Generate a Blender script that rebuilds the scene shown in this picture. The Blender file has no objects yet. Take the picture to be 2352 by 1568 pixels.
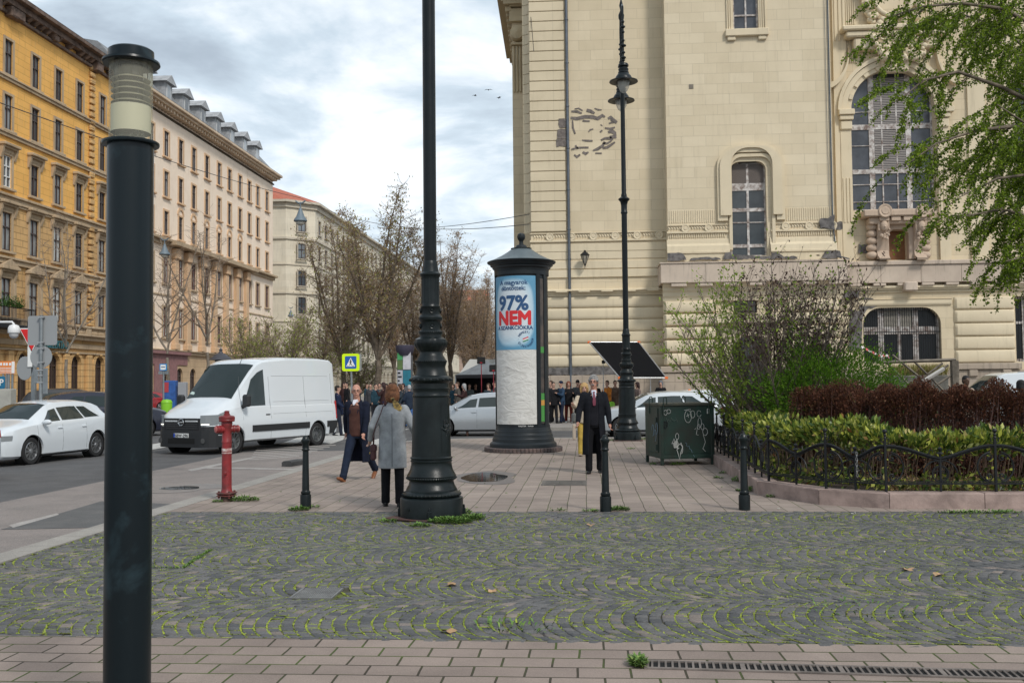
import bpy,bmesh,math,random
import numpy as np
from mathutils import Vector,Matrix,Euler
random.seed(7);RNG=np.random.default_rng(7)
C=bpy.context.scene.collection
SC=bpy.context.scene
rad=math.radians
# ----------------------------------------------------------
FPX=2287.0;CAMH=1.68
_yaw=rad(4.23);_pit=math.atan(98/2287);_rol=.0099
_F0=Vector((-math.sin(_yaw),math.cos(_yaw),0));_R0=Vector((math.cos(_yaw),math.sin(_yaw),0));_Z=Vector((0,0,1))
_F=_F0*math.cos(_pit)+_Z*math.sin(_pit);_U0=-_F0*math.sin(_pit)+_Z*math.cos(_pit)
_R=_R0*math.cos(_rol)-_U0*math.sin(_rol);_U=_U0*math.cos(_rol)+_R0*math.sin(_rol)
CAM=Vector((0,0,CAMH))
cd=bpy.data.cameras.new('camera');cam=bpy.data.objects.new('camera',cd);C.objects.link(cam)
m=Matrix(((_R.x,_U.x,-_F.x,0),(_R.y,_U.y,-_F.y,0),(_R.z,_U.z,-_F.z,CAMH),(0,0,0,1)))
cam.matrix_world=m
cd.sensor_width=36;cd.lens=36*FPX/2352;cd.clip_start=.1;cd.clip_end=3000
SC.camera=cam
SC.view_settings.view_transform='Standard';SC.view_settings.look='None'
SC.view_settings.exposure=0.38;SC.view_settings.gamma=1.0
def ray(px,py):return _F+_R*((px-1176)/FPX)-_U*((py-784)/FPX)
def G(px,py,z=0.0):
 r=ray(px,py);return CAM+r*((z-CAMH)/r.z)
def atY(px,py,Y):
 r=ray(px,py);return CAM+r*(Y/r.y)
def atX(px,py,X):
 r=ray(px,py);return CAM+r*(X/r.x)
# ----------------------------------------------------------
W=bpy.data.worlds.new('World');SC.world=W;W.use_nodes=True
nt=W.node_tree;nt.nodes.clear()
def N(nt,t,**k):
 n=nt.nodes.new(t)
 for a,b in k.items():setattr(n,a,b)
 return n
SUN_EL,SUN_AZ=rad(44),rad(142)
sky=N(nt,'ShaderNodeTexSky',sky_type='NISHITA',sun_disc=False)
sky.sun_elevation=SUN_EL;sky.sun_rotation=SUN_AZ;sky.air_density=1.0;sky.dust_density=1.0
tc=N(nt,'ShaderNodeTexCoord');sep=N(nt,'ShaderNodeSeparateXYZ');nt.links.new(tc.outputs['Generated'],sep.inputs[0])
def mth(nt,op,a,b=None,c=None,clamp=False):
 n=N(nt,'ShaderNodeMath',operation=op);n.use_clamp=clamp
 for i,v in enumerate((a,b,c)):
  if v is None:continue
  if isinstance(v,(int,float)):n.inputs[i].default_value=v
  else:nt.links.new(v,n.inputs[i])
 return n.outputs[0]
zz=mth(nt,'MAXIMUM',sep.outputs[2],0.0);zd=mth(nt,'ADD',zz,0.16)
cx=mth(nt,'DIVIDE',sep.outputs[0],zd);cy=mth(nt,'DIVIDE',sep.outputs[1],zd)
cmb=N(nt,'ShaderNodeCombineXYZ');nt.links.new(cx,cmb.inputs[0]);nt.links.new(cy,cmb.inputs[1])
def noise(nt,vec,scale,detail=6,rough=.55,dist=0.0,off=None):
 n=N(nt,'ShaderNodeTexNoise');n.inputs['Scale'].default_value=scale;n.inputs['Detail'].default_value=detail
 n.inputs['Roughness'].default_value=rough;n.inputs['Distortion'].default_value=dist
 if off is not None:
  mp=N(nt,'ShaderNodeMapping');mp.inputs['Location'].default_value=off;nt.links.new(vec,mp.inputs[0]);vec=mp.outputs[0]
 if vec is not None:nt.links.new(vec,n.inputs['Vector'])
 return n.outputs['Fac']
def ramp(nt,fac,stops,interp='LINEAR'):
 r=N(nt,'ShaderNodeValToRGB');r.color_ramp.interpolation=interp
 el=r.color_ramp.elements
 while len(el)<len(stops):el.new(0.5)
 for e,(p,c)in zip(el,stops):
  e.position=p;e.color=(*c,1)if len(c)==3 else c
 nt.links.new(fac,r.inputs[0]);return r.outputs[0]
n1=noise(nt,cmb.outputs[0],1.35,10,.56,.5,(4.7,2.6,0));n2=noise(nt,cmb.outputs[0],.5,5,.5,.3,(6.3,4.4,2))
n3=noise(nt,cmb.outputs[0],3.2,6,.55,.2,(1.1,7.4,5))
nn=mth(nt,'ADD',mth(nt,'MULTIPLY',n1,.55),mth(nt,'MULTIPLY',n2,.3));nn=mth(nt,'ADD',nn,mth(nt,'MULTIPLY',n3,.15))
cl=ramp(nt,nn,[(.38,(.23,.275,.32)),(.455,(.36,.42,.48)),(.51,(.53,.62,.69)),(.56,(.86,.90,.93))])
hz=mth(nt,'SUBTRACT',1.0,mth(nt,'MULTIPLY',zz,2.6),clamp=True)
mixh=N(nt,'ShaderNodeMix',data_type='RGBA');nt.links.new(mth(nt,'MULTIPLY',hz,.45),mixh.inputs[0])
nt.links.new(cl,mixh.inputs[6]);mixh.inputs[7].default_value=(.74,.80,.85,1)
bg1=N(nt,'ShaderNodeBackground');nt.links.new(sky.outputs[0],bg1.inputs[0]);bg1.inputs[1].default_value=.12
bg2=N(nt,'ShaderNodeBackground');nt.links.new(mixh.outputs[2],bg2.inputs[0]);bg2.inputs[1].default_value=1.0
ms=N(nt,'ShaderNodeMixShader');ms.inputs[0].default_value=.88
nt.links.new(bg1.outputs[0],ms.inputs[1]);nt.links.new(bg2.outputs[0],ms.inputs[2])
wo=N(nt,'ShaderNodeOutputWorld');nt.links.new(ms.outputs[0],wo.inputs[0])
sd=bpy.data.lights.new('sun','SUN');sd.energy=1.8;sd.angle=rad(10);sd.color=(1,.96,.9)
so=bpy.data.objects.new('sun',sd);C.objects.link(so)
sv=Vector((math.sin(SUN_AZ)*math.cos(SUN_EL),math.cos(SUN_AZ)*math.cos(SUN_EL),math.sin(SUN_EL)))
so.rotation_euler=sv.to_track_quat('Z','Y').to_euler()
# ----------------------------------------------------------
def srgb(r,g,b):
 f=lambda c:(c/255/12.92)if c/255<=.04045 else((c/255+.055)/1.055)**2.4
 return(f(r),f(g),f(b))
MATS={}
def mat(name,col,rough=.6,metal=0.0,var=0.0,vscale=3.0,col2=None,bump=0.0,bscale=40.0,spec=.5,coat=0.0,trans=0.0,alpha=1.0,emit=None,grime=0.0,ior=1.45):
 if name in MATS:return MATS[name]
 m=bpy.data.materials.new(name);m.use_nodes=True;nt=m.node_tree;b=nt.nodes['Principled BSDF']
 b.inputs['Base Color'].default_value=(*col,1);b.inputs['Roughness'].default_value=rough;b.inputs['Metallic'].default_value=metal
 b.inputs['Specular IOR Level'].default_value=spec;b.inputs['Coat Weight'].default_value=coat;b.inputs['IOR'].default_value=ior
 b.inputs['Transmission Weight'].default_value=trans;b.inputs['Alpha'].default_value=alpha
 tcn=N(nt,'ShaderNodeTexCoord');vec=tcn.outputs['Object']
 if var>0 or col2:
  c2=col2 or tuple(max(0,c*(1-var))for c in col);c1=col if col2 else tuple(min(1,c*(1+var*.6))for c in col)
  f=noise(nt,vec,vscale,7,.62,.3)
  cr=ramp(nt,f,[(.35,c2),(.62,c1)]);nt.links.new(cr,b.inputs['Base Color'])
  f2=noise(nt,vec,vscale*2.3,4,.6)
  nt.links.new(mth(nt,'ADD',mth(nt,'MULTIPLY',f2,.25),max(0.03,rough-.12)),b.inputs['Roughness'])
 if bump>0:
  bn=N(nt,'ShaderNodeBump');bn.inputs['Strength'].default_value=bump;bn.inputs['Distance'].default_value=.01
  nt.links.new(noise(nt,vec,bscale,5,.65),bn.inputs['Height']);nt.links.new(bn.outputs[0],b.inputs['Normal'])
 if emit:b.inputs['Emission Color'].default_value=(*emit[0],1);b.inputs['Emission Strength'].default_value=emit[1]
 MATS[name]=m;return m
class MB:
 def __init__(s):s.v=[];s.f=[];s.c=[]
 def cut(s):s.c.append((len(s.v),len(s.f)))
 def add(s,vs,fs,M=None):
  o=len(s.v)
  s.v+=[tuple(M@Vector(p))for p in vs]if M is not None else[tuple(p)for p in vs]
  s.f+=[tuple(i+o for i in f)for f in fs];return s
 def box(s,x0,x1,y0,y1,z0,z1,M=None):
  return s.add([(x0,y0,z0),(x1,y0,z0),(x1,y1,z0),(x0,y1,z0),(x0,y0,z1),(x1,y0,z1),(x1,y1,z1),(x0,y1,z1)],[(0,3,2,1),(4,5,6,7),(0,1,5,4),(1,2,6,5),(2,3,7,6),(3,0,4,7)],M)
 def cbox(s,x0,x1,y0,y1,z0,z1,c=.01,M=None):
  0
  vs=[];idx={}
  X=(x0,x1);Y=(y0,y1);Zc=(z0,z1)
  for i in(0,1):
   for j in(0,1):
    for k in(0,1):
     sx,sy,sz=(1-2*i)*c,(1-2*j)*c,(1-2*k)*c
     for a,p in enumerate(((X[i],Y[j]+sy,Zc[k]+sz),(X[i]+sx,Y[j],Zc[k]+sz),(X[i]+sx,Y[j]+sy,Zc[k]))):
      idx[(i,j,k,a)]=len(vs);vs.append(p)
  fs=[]
  q=lambda*t:fs.append(tuple(idx[a]for a in t))
  for i in(0,1):
   l=[(i,0,0,0),(i,1,0,0),(i,1,1,0),(i,0,1,0)];q(*(l if i else l[::-1]))
   l=[(0,i,0,1),(1,i,0,1),(1,i,1,1),(0,i,1,1)];q(*(l[::-1]if i else l))
   l=[(0,0,i,2),(1,0,i,2),(1,1,i,2),(0,1,i,2)];q(*(l if i else l[::-1]))
  for i in(0,1):
   for j in(0,1):
    l=[(i,j,0,0),(i,j,0,1),(i,j,1,1),(i,j,1,0)];q(*(l if i==j else l[::-1]))
    l=[(i,0,j,0),(i,0,j,2),(i,1,j,2),(i,1,j,0)];q(*(l if i!=j else l[::-1]))
    l=[(0,i,j,1),(0,i,j,2),(1,i,j,2),(1,i,j,1)];q(*(l if i==j else l[::-1]))
    for k in(0,1):
     l=[(i,j,k,0),(i,j,k,1),(i,j,k,2)];q(*(l if(i+j+k)%2 else l[::-1]))
  return s.add(vs,fs,M)
 def tube(s,pts,r,n=8,cap=True,M=None):
  0
  pts=[Vector(p)for p in pts];k=len(pts);rr=r if isinstance(r,(list,tuple))else[r]*k
  vs=[];fs=[];prev=None
  for i,p in enumerate(pts):
   t=(pts[min(i+1,k-1)]-pts[max(i-1,0)])
   t=t.normalized()if t.length>1e-9 else Vector((0,0,1))
   if prev is None:
    a=Vector((1,0,0))if abs(t.x)<.9 else Vector((0,1,0));u=t.cross(a).normalized()
   else:
    u=(prev-t*prev.dot(t));u=u.normalized()if u.length>1e-6 else t.orthogonal().normalized()
   prev=u;w=t.cross(u)
   for j in range(n):
    an=2*math.pi*j/n;vs.append(p+(u*math.cos(an)+w*math.sin(an))*rr[i])
  for i in range(k-1):
   for j in range(n):
    a=i*n+j;b=i*n+(j+1)%n;fs.append((a,b,b+n,a+n))
  if cap:fs.append(tuple(range(n))[::-1]);fs.append(tuple(range((k-1)*n,k*n)))
  return s.add(vs,fs,M)
 def lathe(s,prof,c=(0,0,0),n=32,M=None,cap=True,flute=None):
  0
  vs=[];fs=[];k=len(prof)
  for r,z in prof:
   for j in range(n):
    an=2*math.pi*j/n;rr=r*(flute(j,z)if flute else 1);vs.append((c[0]+rr*math.cos(an),c[1]+rr*math.sin(an),c[2]+z))
  for i in range(k-1):
   for j in range(n):
    a=i*n+j;b=i*n+(j+1)%n;fs.append((a,b,b+n,a+n))
  if cap:fs.append(tuple(range(n))[::-1]);fs.append(tuple(range((k-1)*n,k*n)))
  return s.add(vs,fs,M)
 def ell(s,c,r,n=10,m=7,M=None):
  if isinstance(r,(int,float)):r=(r,r,r)
  vs=[(c[0],c[1],c[2]-r[2])];fs=[]
  for i in range(1,m):
   ph=-math.pi/2+math.pi*i/m
   for j in range(n):
    an=2*math.pi*j/n;vs.append((c[0]+r[0]*math.cos(ph)*math.cos(an),c[1]+r[1]*math.cos(ph)*math.sin(an),c[2]+r[2]*math.sin(ph)))
  vs.append((c[0],c[1],c[2]+r[2]));L=len(vs)-1
  for j in range(n):
   fs.append((0,1+(j+1)%n,1+j));fs.append((L,1+(m-2)*n+j,1+(m-2)*n+(j+1)%n))
   for i in range(m-2):
    a=1+i*n+j;b=1+i*n+(j+1)%n;fs.append((a,b,b+n,a+n))
  return s.add(vs,fs,M)
 def prism(s,poly,z0,z1,M=None):
  0
  n=len(poly);vs=[(p[0],p[1],z0)for p in poly]+[(p[0],p[1],z1)for p in poly]
  fs=[tuple(range(n))[::-1],tuple(range(n,2*n))]+[(i,(i+1)%n,n+(i+1)%n,n+i)for i in range(n)]
  return s.add(vs,fs,M)
 def xprism(s,poly,x0,x1,M=None):
  0
  n=len(poly);vs=[(x0,p[0],p[1])for p in poly]+[(x1,p[0],p[1])for p in poly]
  fs=[tuple(range(n))[::-1],tuple(range(n,2*n))]+[(i,(i+1)%n,n+(i+1)%n,n+i)for i in range(n)]
  return s.add(vs,fs,M)
 def yprism(s,poly,y0,y1,M=None):
  0
  n=len(poly);vs=[(p[0],y0,p[1])for p in poly]+[(p[0],y1,p[1])for p in poly]
  fs=[tuple(range(n)),tuple(range(n,2*n))[::-1]]+[((i+1)%n,i,n+i,n+(i+1)%n)for i in range(n)]
  return s.add(vs,fs,M)
 def loft(s,rings,cap=True,M=None):
  0
  n=len(rings[0]);vs=[p for r in rings for p in r];fs=[]
  for i in range(len(rings)-1):
   for j in range(n):
    a=i*n+j;b=i*n+(j+1)%n;fs.append((a,b,b+n,a+n))
  if cap:fs.append(tuple(range(n))[::-1]);fs.append(tuple(range((len(rings)-1)*n,len(rings)*n)))
  return s.add(vs,fs,M)
 def build(s,name,material=None,parent=None,smooth=True,angle=35,fix=True):
  if s.c:
   C_=[(0,0)]+[c for c in s.c if c[1]<len(s.f)]+[(len(s.v),len(s.f))];o=None
   for(v0,f0),(v1,f1)in zip(C_[:-1],C_[1:]):
    if f1>f0:q=MB();q.v=s.v[v0:v1];q.f=[tuple(i-v0 for i in f)for f in s.f[f0:f1]];o=q.build(name,material,parent,smooth,angle,fix)
   return o
  me=bpy.data.meshes.new(name);me.from_pydata(s.v,[],s.f)
  if fix and len(s.f)<60000:
   bm=bmesh.new();bm.from_mesh(me);bmesh.ops.recalc_face_normals(bm,faces=bm.faces);bm.to_mesh(me);bm.free()
  if material:
   for mm in(material if isinstance(material,(list,tuple))else[material]):me.materials.append(mm)
  if smooth and len(me.polygons):me.shade_smooth();me.set_sharp_from_angle(angle=rad(angle))
  o=bpy.data.objects.new(name,me);C.objects.link(o)
  if parent:o.parent=parent
  return o
def rawmesh(name,V,Fq,material,parent=None,smooth=False):
 0
 me=bpy.data.meshes.new(name);V=np.asarray(V,dtype=np.float32);Fq=np.asarray(Fq,dtype=np.int32);k=Fq.shape[1]
 me.vertices.add(len(V));me.vertices.foreach_set('co',V.ravel())
 me.loops.add(Fq.size);me.loops.foreach_set('vertex_index',Fq.ravel())
 me.polygons.add(len(Fq));me.polygons.foreach_set('loop_start',np.arange(0,Fq.size,k,dtype=np.int32))
 if smooth:me.polygons.foreach_set('use_smooth',np.ones(len(Fq),dtype=bool))
 me.update(calc_edges=True);me.validate()
 for mm in(material if isinstance(material,(list,tuple))else[material]):me.materials.append(mm)
 o=bpy.data.objects.new(name,me);C.objects.link(o)
 if parent:o.parent=parent
 return o
def tag(o,label=None,cat=None,group=None,kind=None):
 if label:o['label']=label
 if cat:o['category']=cat
 if group:o['group']=group
 if kind:o['kind']=kind
 return o
def thing(name,label,cat,loc=(0,0,0),rz=0.0,group=None):
 o=bpy.data.objects.new(name,None);C.objects.link(o);o.location=loc;o.rotation_euler=(0,0,rz);o.empty_display_size=.2
 return tag(o,label,cat,group)
def struct(o):o['kind']='structure';return o
def kids(o):return[c for c in bpy.data.objects if c.parent==o]
def dup(root,loc=None,rz=None,label=None,group=None,sc=None):
 tree={}
 for c in bpy.data.objects:
  if c.parent:tree.setdefault(c.parent.name,[]).append(c)
 def cp(o,par):
  c=o.copy();C.objects.link(c);c.parent=par
  for ch in tree.get(o.name,[]):cp(ch,c)
  return c
 r=cp(root,None)
 if loc is not None:r.location=loc
 if rz is not None:r.rotation_euler=(0,0,rz)
 if sc:r.scale=(sc,sc,sc)
 if label:r['label']=label
 if group:r['group']=group
 return r
def T(x=0,y=0,z=0):return Matrix.Translation((x,y,z))
def RZ(a):return Matrix.Rotation(a,4,'Z')
def RX(a):return Matrix.Rotation(a,4,'X')
def RY(a):return Matrix.Rotation(a,4,'Y')
def text(s,size,material,name,parent=None,M=None,depth=.002,bold=.0,align='CENTER',bend=None,sx=1.0):
 0
 cu=bpy.data.curves.new(name,'FONT');cu.body=s;cu.size=size;cu.align_x=align;cu.extrude=depth/2;cu.resolution_u=3
 o=bpy.data.objects.new(name,cu);C.objects.link(o)
 dg=bpy.context.evaluated_depsgraph_get();me=bpy.data.meshes.new_from_object(o.evaluated_get(dg))
 bpy.data.objects.remove(o);bpy.data.curves.remove(cu)
 if bend:
  bm=bmesh.new();bm.from_mesh(me)
  xs=[v.co.x for v in bm.verts]
  if xs:
   x=math.floor(min(xs)/.05)*.05
   while x<max(xs):
    bmesh.ops.bisect_plane(bm,geom=bm.verts[:]+bm.edges[:]+bm.faces[:],plane_co=(x,0,0),plane_no=(1,0,0));x+=.05
  bm.to_mesh(me);bm.free()
 if bold:
  bm=bmesh.new();base=me.copy();e=bold*size
  for i,(dx,dy)in enumerate(((0,0),(e,0),(-e,0),(0,e),(0,-e),(e*.7,e*.7),(-e*.7,-e*.7),(e*.7,-e*.7),(-e*.7,e*.7))):
   k0=len(bm.verts);bm.from_mesh(base);bm.verts.ensure_lookup_table()
   for v in bm.verts[k0:]:v.co+=Vector((dx,dy,.0004*i))
  bm.to_mesh(me);bm.free();bpy.data.meshes.remove(base)
 R90=RX(rad(90))
 for v in me.vertices:
  p=Vector((v.co.x*sx,v.co.y,v.co.z));p=R90@p
  if M is not None:p=M@p
  if bend:
   r,cx_,cy_=bend;a=p.x/r;p=Vector((cx_+(r-p.y)*math.sin(a),cy_-(r-p.y)*math.cos(a),p.z))
  v.co=p
 me.materials.clear();me.materials.append(material)
 o=bpy.data.objects.new(name,me);C.objects.link(o)
 if parent:o.parent=parent
 return o
# ==========================================================
def ground_mat(name,c1,c2,scale=2.0,speck=0.35,rough=.85,c3=None,bump=.25,patch=None):
 m=bpy.data.materials.new(name);m.use_nodes=True;nt=m.node_tree;b=nt.nodes['Principled BSDF']
 v=N(nt,'ShaderNodeTexCoord').outputs['Object']
 base=ramp(nt,noise(nt,v,scale,8,.6,.4),[(.3,c2),(.68,c1)])
 fine=ramp(nt,noise(nt,v,90,4,.75),[(.36,(1-speck,)*3),(.64,(1+speck*.35,)*3)])
 mx=N(nt,'ShaderNodeMix',data_type='RGBA',blend_type='MULTIPLY');mx.inputs[0].default_value=1
 nt.links.new(base,mx.inputs[6]);nt.links.new(fine,mx.inputs[7]);out=mx.outputs[2]
 if c3:
  mk=ramp(nt,noise(nt,v,.45,5,.6,.8,(9,3,0)),[(.52,(0,)*3),(.58,(1,)*3)])
  m2=N(nt,'ShaderNodeMix',data_type='RGBA');nt.links.new(mk,m2.inputs[0]);nt.links.new(out,m2.inputs[6]);m2.inputs[7].default_value=(*c3,1);out=m2.outputs[2]
 nt.links.new(out,b.inputs['Base Color']);b.inputs['Roughness'].default_value=rough;b.inputs['Specular IOR Level'].default_value=.35
 bn=N(nt,'ShaderNodeBump');bn.inputs['Strength'].default_value=bump;bn.inputs['Distance'].default_value=.01
 nt.links.new(noise(nt,v,70,4,.7),bn.inputs['Height']);nt.links.new(bn.outputs[0],b.inputs['Normal'])
 return m
def paver_mat(name,bw,rh,rot,c1,c2,cm,moss=.5,off=(0,0,0),mort=.006):
 m=bpy.data.materials.new(name);m.use_nodes=True;nt=m.node_tree;b=nt.nodes['Principled BSDF']
 tcn=N(nt,'ShaderNodeTexCoord');mp=N(nt,'ShaderNodeMapping');mp.inputs['Rotation'].default_value=(0,0,rot);mp.inputs['Location'].default_value=off
 nt.links.new(tcn.outputs['Object'],mp.inputs[0])
 wv=N(nt,'ShaderNodeVectorMath',operation='SCALE');wn=N(nt,'ShaderNodeTexNoise');wn.inputs['Scale'].default_value=1.3;nt.links.new(mp.outputs[0],wn.inputs['Vector'])
 nt.links.new(wn.outputs['Color'],wv.inputs[0]);wv.inputs['Scale'].default_value=.035
 wa=N(nt,'ShaderNodeVectorMath',operation='ADD');nt.links.new(mp.outputs[0],wa.inputs[0]);nt.links.new(wv.outputs[0],wa.inputs[1])
 br=N(nt,'ShaderNodeTexBrick');nt.links.new(wa.outputs[0],br.inputs['Vector'])
 br.inputs['Color1'].default_value=(*c1,1);br.inputs['Color2'].default_value=(*c2,1);br.inputs['Mortar'].default_value=(*cm,1)
 br.inputs['Scale'].default_value=1;br.inputs['Mortar Size'].default_value=mort;br.inputs['Mortar Smooth'].default_value=.3
 br.inputs['Brick Width'].default_value=bw;br.inputs['Row Height'].default_value=rh;br.inputs['Bias'].default_value=0
 mm=N(nt,'ShaderNodeMix',data_type='RGBA')
 mk=ramp(nt,noise(nt,tcn.outputs['Object'],1.1,6,.6,.5,(4,2,0)),[(.44,(0,)*3),(.6,(moss,)*3)])
 nt.links.new(mth(nt,'MULTIPLY',mk,br.outputs['Fac']),mm.inputs[0]);nt.links.new(br.outputs['Color'],mm.inputs[6]);mm.inputs[7].default_value=(.08,.12,.02,1)
 st=ramp(nt,noise(nt,tcn.outputs['Object'],.8,9,.65,.5),[(.3,(.72,)*3),(.7,(1.1,)*3)])
 fi=ramp(nt,noise(nt,tcn.outputs['Object'],110,3,.7),[(.3,(.8,)*3),(.7,(1.12,)*3)])
 x1=N(nt,'ShaderNodeMix',data_type='RGBA',blend_type='MULTIPLY');x1.inputs[0].default_value=1;nt.links.new(mm.outputs[2],x1.inputs[6]);nt.links.new(st,x1.inputs[7])
 x2=N(nt,'ShaderNodeMix',data_type='RGBA',blend_type='MULTIPLY');x2.inputs[0].default_value=1;nt.links.new(x1.outputs[2],x2.inputs[6]);nt.links.new(fi,x2.inputs[7])
 nt.links.new(x2.outputs[2],b.inputs['Base Color']);b.inputs['Roughness'].default_value=.8;b.inputs['Specular IOR Level'].default_value=.3
 bn=N(nt,'ShaderNodeBump');bn.inputs['Strength'].default_value=.8;bn.inputs['Distance'].default_value=.006
 hh=mth(nt,'ADD',mth(nt,'MULTIPLY',br.outputs['Fac'],-1.0),mth(nt,'MULTIPLY',noise(nt,tcn.outputs['Object'],60,4,.7),.35))
 nt.links.new(hh,bn.inputs['Height']);nt.links.new(bn.outputs[0],b.inputs['Normal'])
 return m
def sheet(name,poly,z,material):
 mb=MB();mb.add([(p[0],p[1],z)for p in poly],[tuple(range(len(poly)))]);o=mb.build(name,material,smooth=False);struct(o)
 if o.data.polygons[0].normal.z<0:o.data.flip_normals()
 return o
def slab(name,poly,z0,z1,material):
 mb=MB();mb.prism(poly,z0,z1);return struct(mb.build(name,material,smooth=False))
ASPH=ground_mat('asphalt',(.125,.122,.122),(.085,.083,.084),1.2,.45)
PARK=ground_mat('worn_asphalt',(.29,.25,.228),(.215,.19,.175),1.4,.45)
PATCH=ground_mat('asphalt_patch',(.15,.145,.14),(.10,.10,.10),2.2,.5)
sheet('ground',[(-900,-300),(900,-300),(900,1500),(-900,1500)],-.13,ASPH)
YB=31.15
RK=3.2
kerb=[(-6.0,-8)]+[(-6.0,YB-RK)]+[(-6.0+RK-RK*math.cos(t),YB-RK+RK*math.sin(t))for t in np.linspace(.15,1.5,9)]+[(-6.0+RK,YB),(40,YB)]
def offs(pl,d):
 out=[]
 for i,p in enumerate(pl):
  a=Vector(pl[max(i-1,0)]);b=Vector(pl[min(i+1,len(pl)-1)]);t=(b-a).normalized();n=Vector((t.y,-t.x));out.append((p[0]+n.x*d,p[1]+n.y*d))
 return out
inner=offs(kerb,.32)
KERB=ground_mat('kerb_stone',(.36,.335,.30),(.27,.25,.225),3,.3,.8)
PAVE=paver_mat('plaza_pavers',.42,.26,rad(90),(.345,.28,.238),(.285,.23,.198),(.085,.07,.05),.8)
PAVE2=paver_mat('near_pavers',.31,.2,0,(.33,.262,.222),(.26,.205,.175),(.055,.045,.03),.9,(0.05,.0,0),.008)
PAVE3=ground_mat('far_pavement',(.33,.30,.275),(.26,.24,.22),1.5,.3)
slab('plaza_paving',[(p[0],p[1])for p in([inner[0]]+inner[1:]+[(40,-8)])][::-1],-.16,-.06,PAVE)
CY0,CY1=6.45,13.2
def kx(y):return-5.68
fld=[(kx(0),CY1)]+[p for p in inner[1:]]+[(40,CY1)]
slab('plaza_paving',fld[::-1],-.06,0,PAVE)
slab('near_paving',[(-5.68,-8),(40,-8),(40,CY0),(-5.68,CY0+.16)],-.06,0.002,PAVE2)
SOIL=ground_mat('joint_soil',(.085,.085,.04),(.05,.045,.03),12,.4,.95,(.15,.19,.03))
slab('cobble_bed',[(-5.68,CY0+.16),(40,CY0),(40,CY1),(-5.68,CY1)],-.06,-.010,SOIL)
kb=MB()
for i in range(len(kerb)-1):
 a0,a1,b0,b1=kerb[i],kerb[i+1],inner[i],inner[i+1]
 L=(Vector(a1)-Vector(a0)).length;k=max(1,int(round(L/1.0)));g=.004/max(L,.1)
 for j in range(k):
  s0,s1=j/k+g,(j+1)/k-g
  l=lambda p,q,s:(p[0]*(1-s)+q[0]*s,p[1]*(1-s)+q[1]*s)
  kb.prism([l(a0,a1,s0),l(b0,b1,s0),l(b0,b1,s1),l(a0,a1,s1)][::-1]if False else[l(a0,a1,s0),l(b0,b1,s0),l(b0,b1,s1),l(a0,a1,s1)],-.2,.006)
struct(kb.build('plaza_kerb',KERB,smooth=False))
sheet('parking_strip',[(-6.0,-8),(-6.0,27.6),(-9.5,27.0),(-9.1,-8)],-.126,PARK)
sheet('asphalt_patch',[G(0,1215,-.12).xy,G(130,1180,-.12).xy,G(232,1150,-.12).xy,G(420,1157,-.12).xy,G(290,1205,-.12).xy,G(240,1210,-.12).xy],-.122,PATCH)
PAINT=ground_mat('road_paint',(.62,.61,.58),(.40,.39,.37),6,.45,.7)
def quad_px(name,pts,z=-.119,m=PAINT):return sheet(name,[G(x,y,z).xy for x,y in pts],z,m)
mb=MB()
for pts in[[(800,1026),(880,1004),(935,1007),(862,1032)],[(700,1012),(795,990),(840,992),(760,1019)],[(640,1020),(690,1002),(712,1003),(672,1022)],[(600,1012),(640,1000),(660,1001),(625,1013)],[(345,1020),(400,1012),(430,1018),(350,1032)],[(870,990),(900,983),(940,985),(905,993)]]:
 mb.add([tuple(G(x,y,-.120))for x,y in pts],[tuple(range(4))])
struct(mb.build('zebra_crossing',PAINT,smooth=False))
WORN=ground_mat('worn_paint',(.46,.43,.40),(.33,.30,.28),5,.5,.8)
mb=MB()
for k in range(7):
 y=1021+k*4.2;mb.add([tuple(G(x,yy,-.121))for x,yy in[(590-k*3,y+8),(770-k*14,y),(772-k*14,y+1.6),(590-k*3,y+9.6)]],[(0,1,2,3)])
mb.add([tuple(G(x,yy,-.121))for x,yy in[(430,1078),(585,1048),(590,1050),(440,1082)]],[(0,1,2,3)])
mb.add([tuple(G(x,yy,-.121))for x,yy in[(470,1072),(700,1076),(700,1079),(465,1075)]],[(0,1,2,3)])
mb.add([tuple(G(x,yy,-.121))for x,yy in[(20,1205),(130,1178),(136,1181),(30,1211)]],[(0,1,2,3)])
struct(mb.build('worn_road_lines',WORN,smooth=False))
slab('far_pavement',[(-1.8,38.7),(60,38.7),(60,51),(-6,51),(-6,46),(-5.2,42),(-3.4,39.4)],-.13,0.0,PAVE3)
slab('far_kerb',[(-1.8,38.45),(60,38.45),(60,38.7),(-1.8,38.7)],-.13,.008,KERB)
slab('west_pavement',[(-35.2,-20),(-27,-20),(-27,400),(-35.2,400)],-.13,0,PAVE3)
slab('west_kerb',[(-27,-20),(-26.75,-20),(-26.75,400),(-27,400)],-.13,.008,KERB)
slab('traffic_island',[(-19,27),(-16.8,27),(-16.4,33),(-19.4,33)],-.13,0,PAVE3)
slab('promenade',[(-14,44.5),(-4.4,43.5),(-4,300),(-16,300)],-.13,0,PAVE3)
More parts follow.
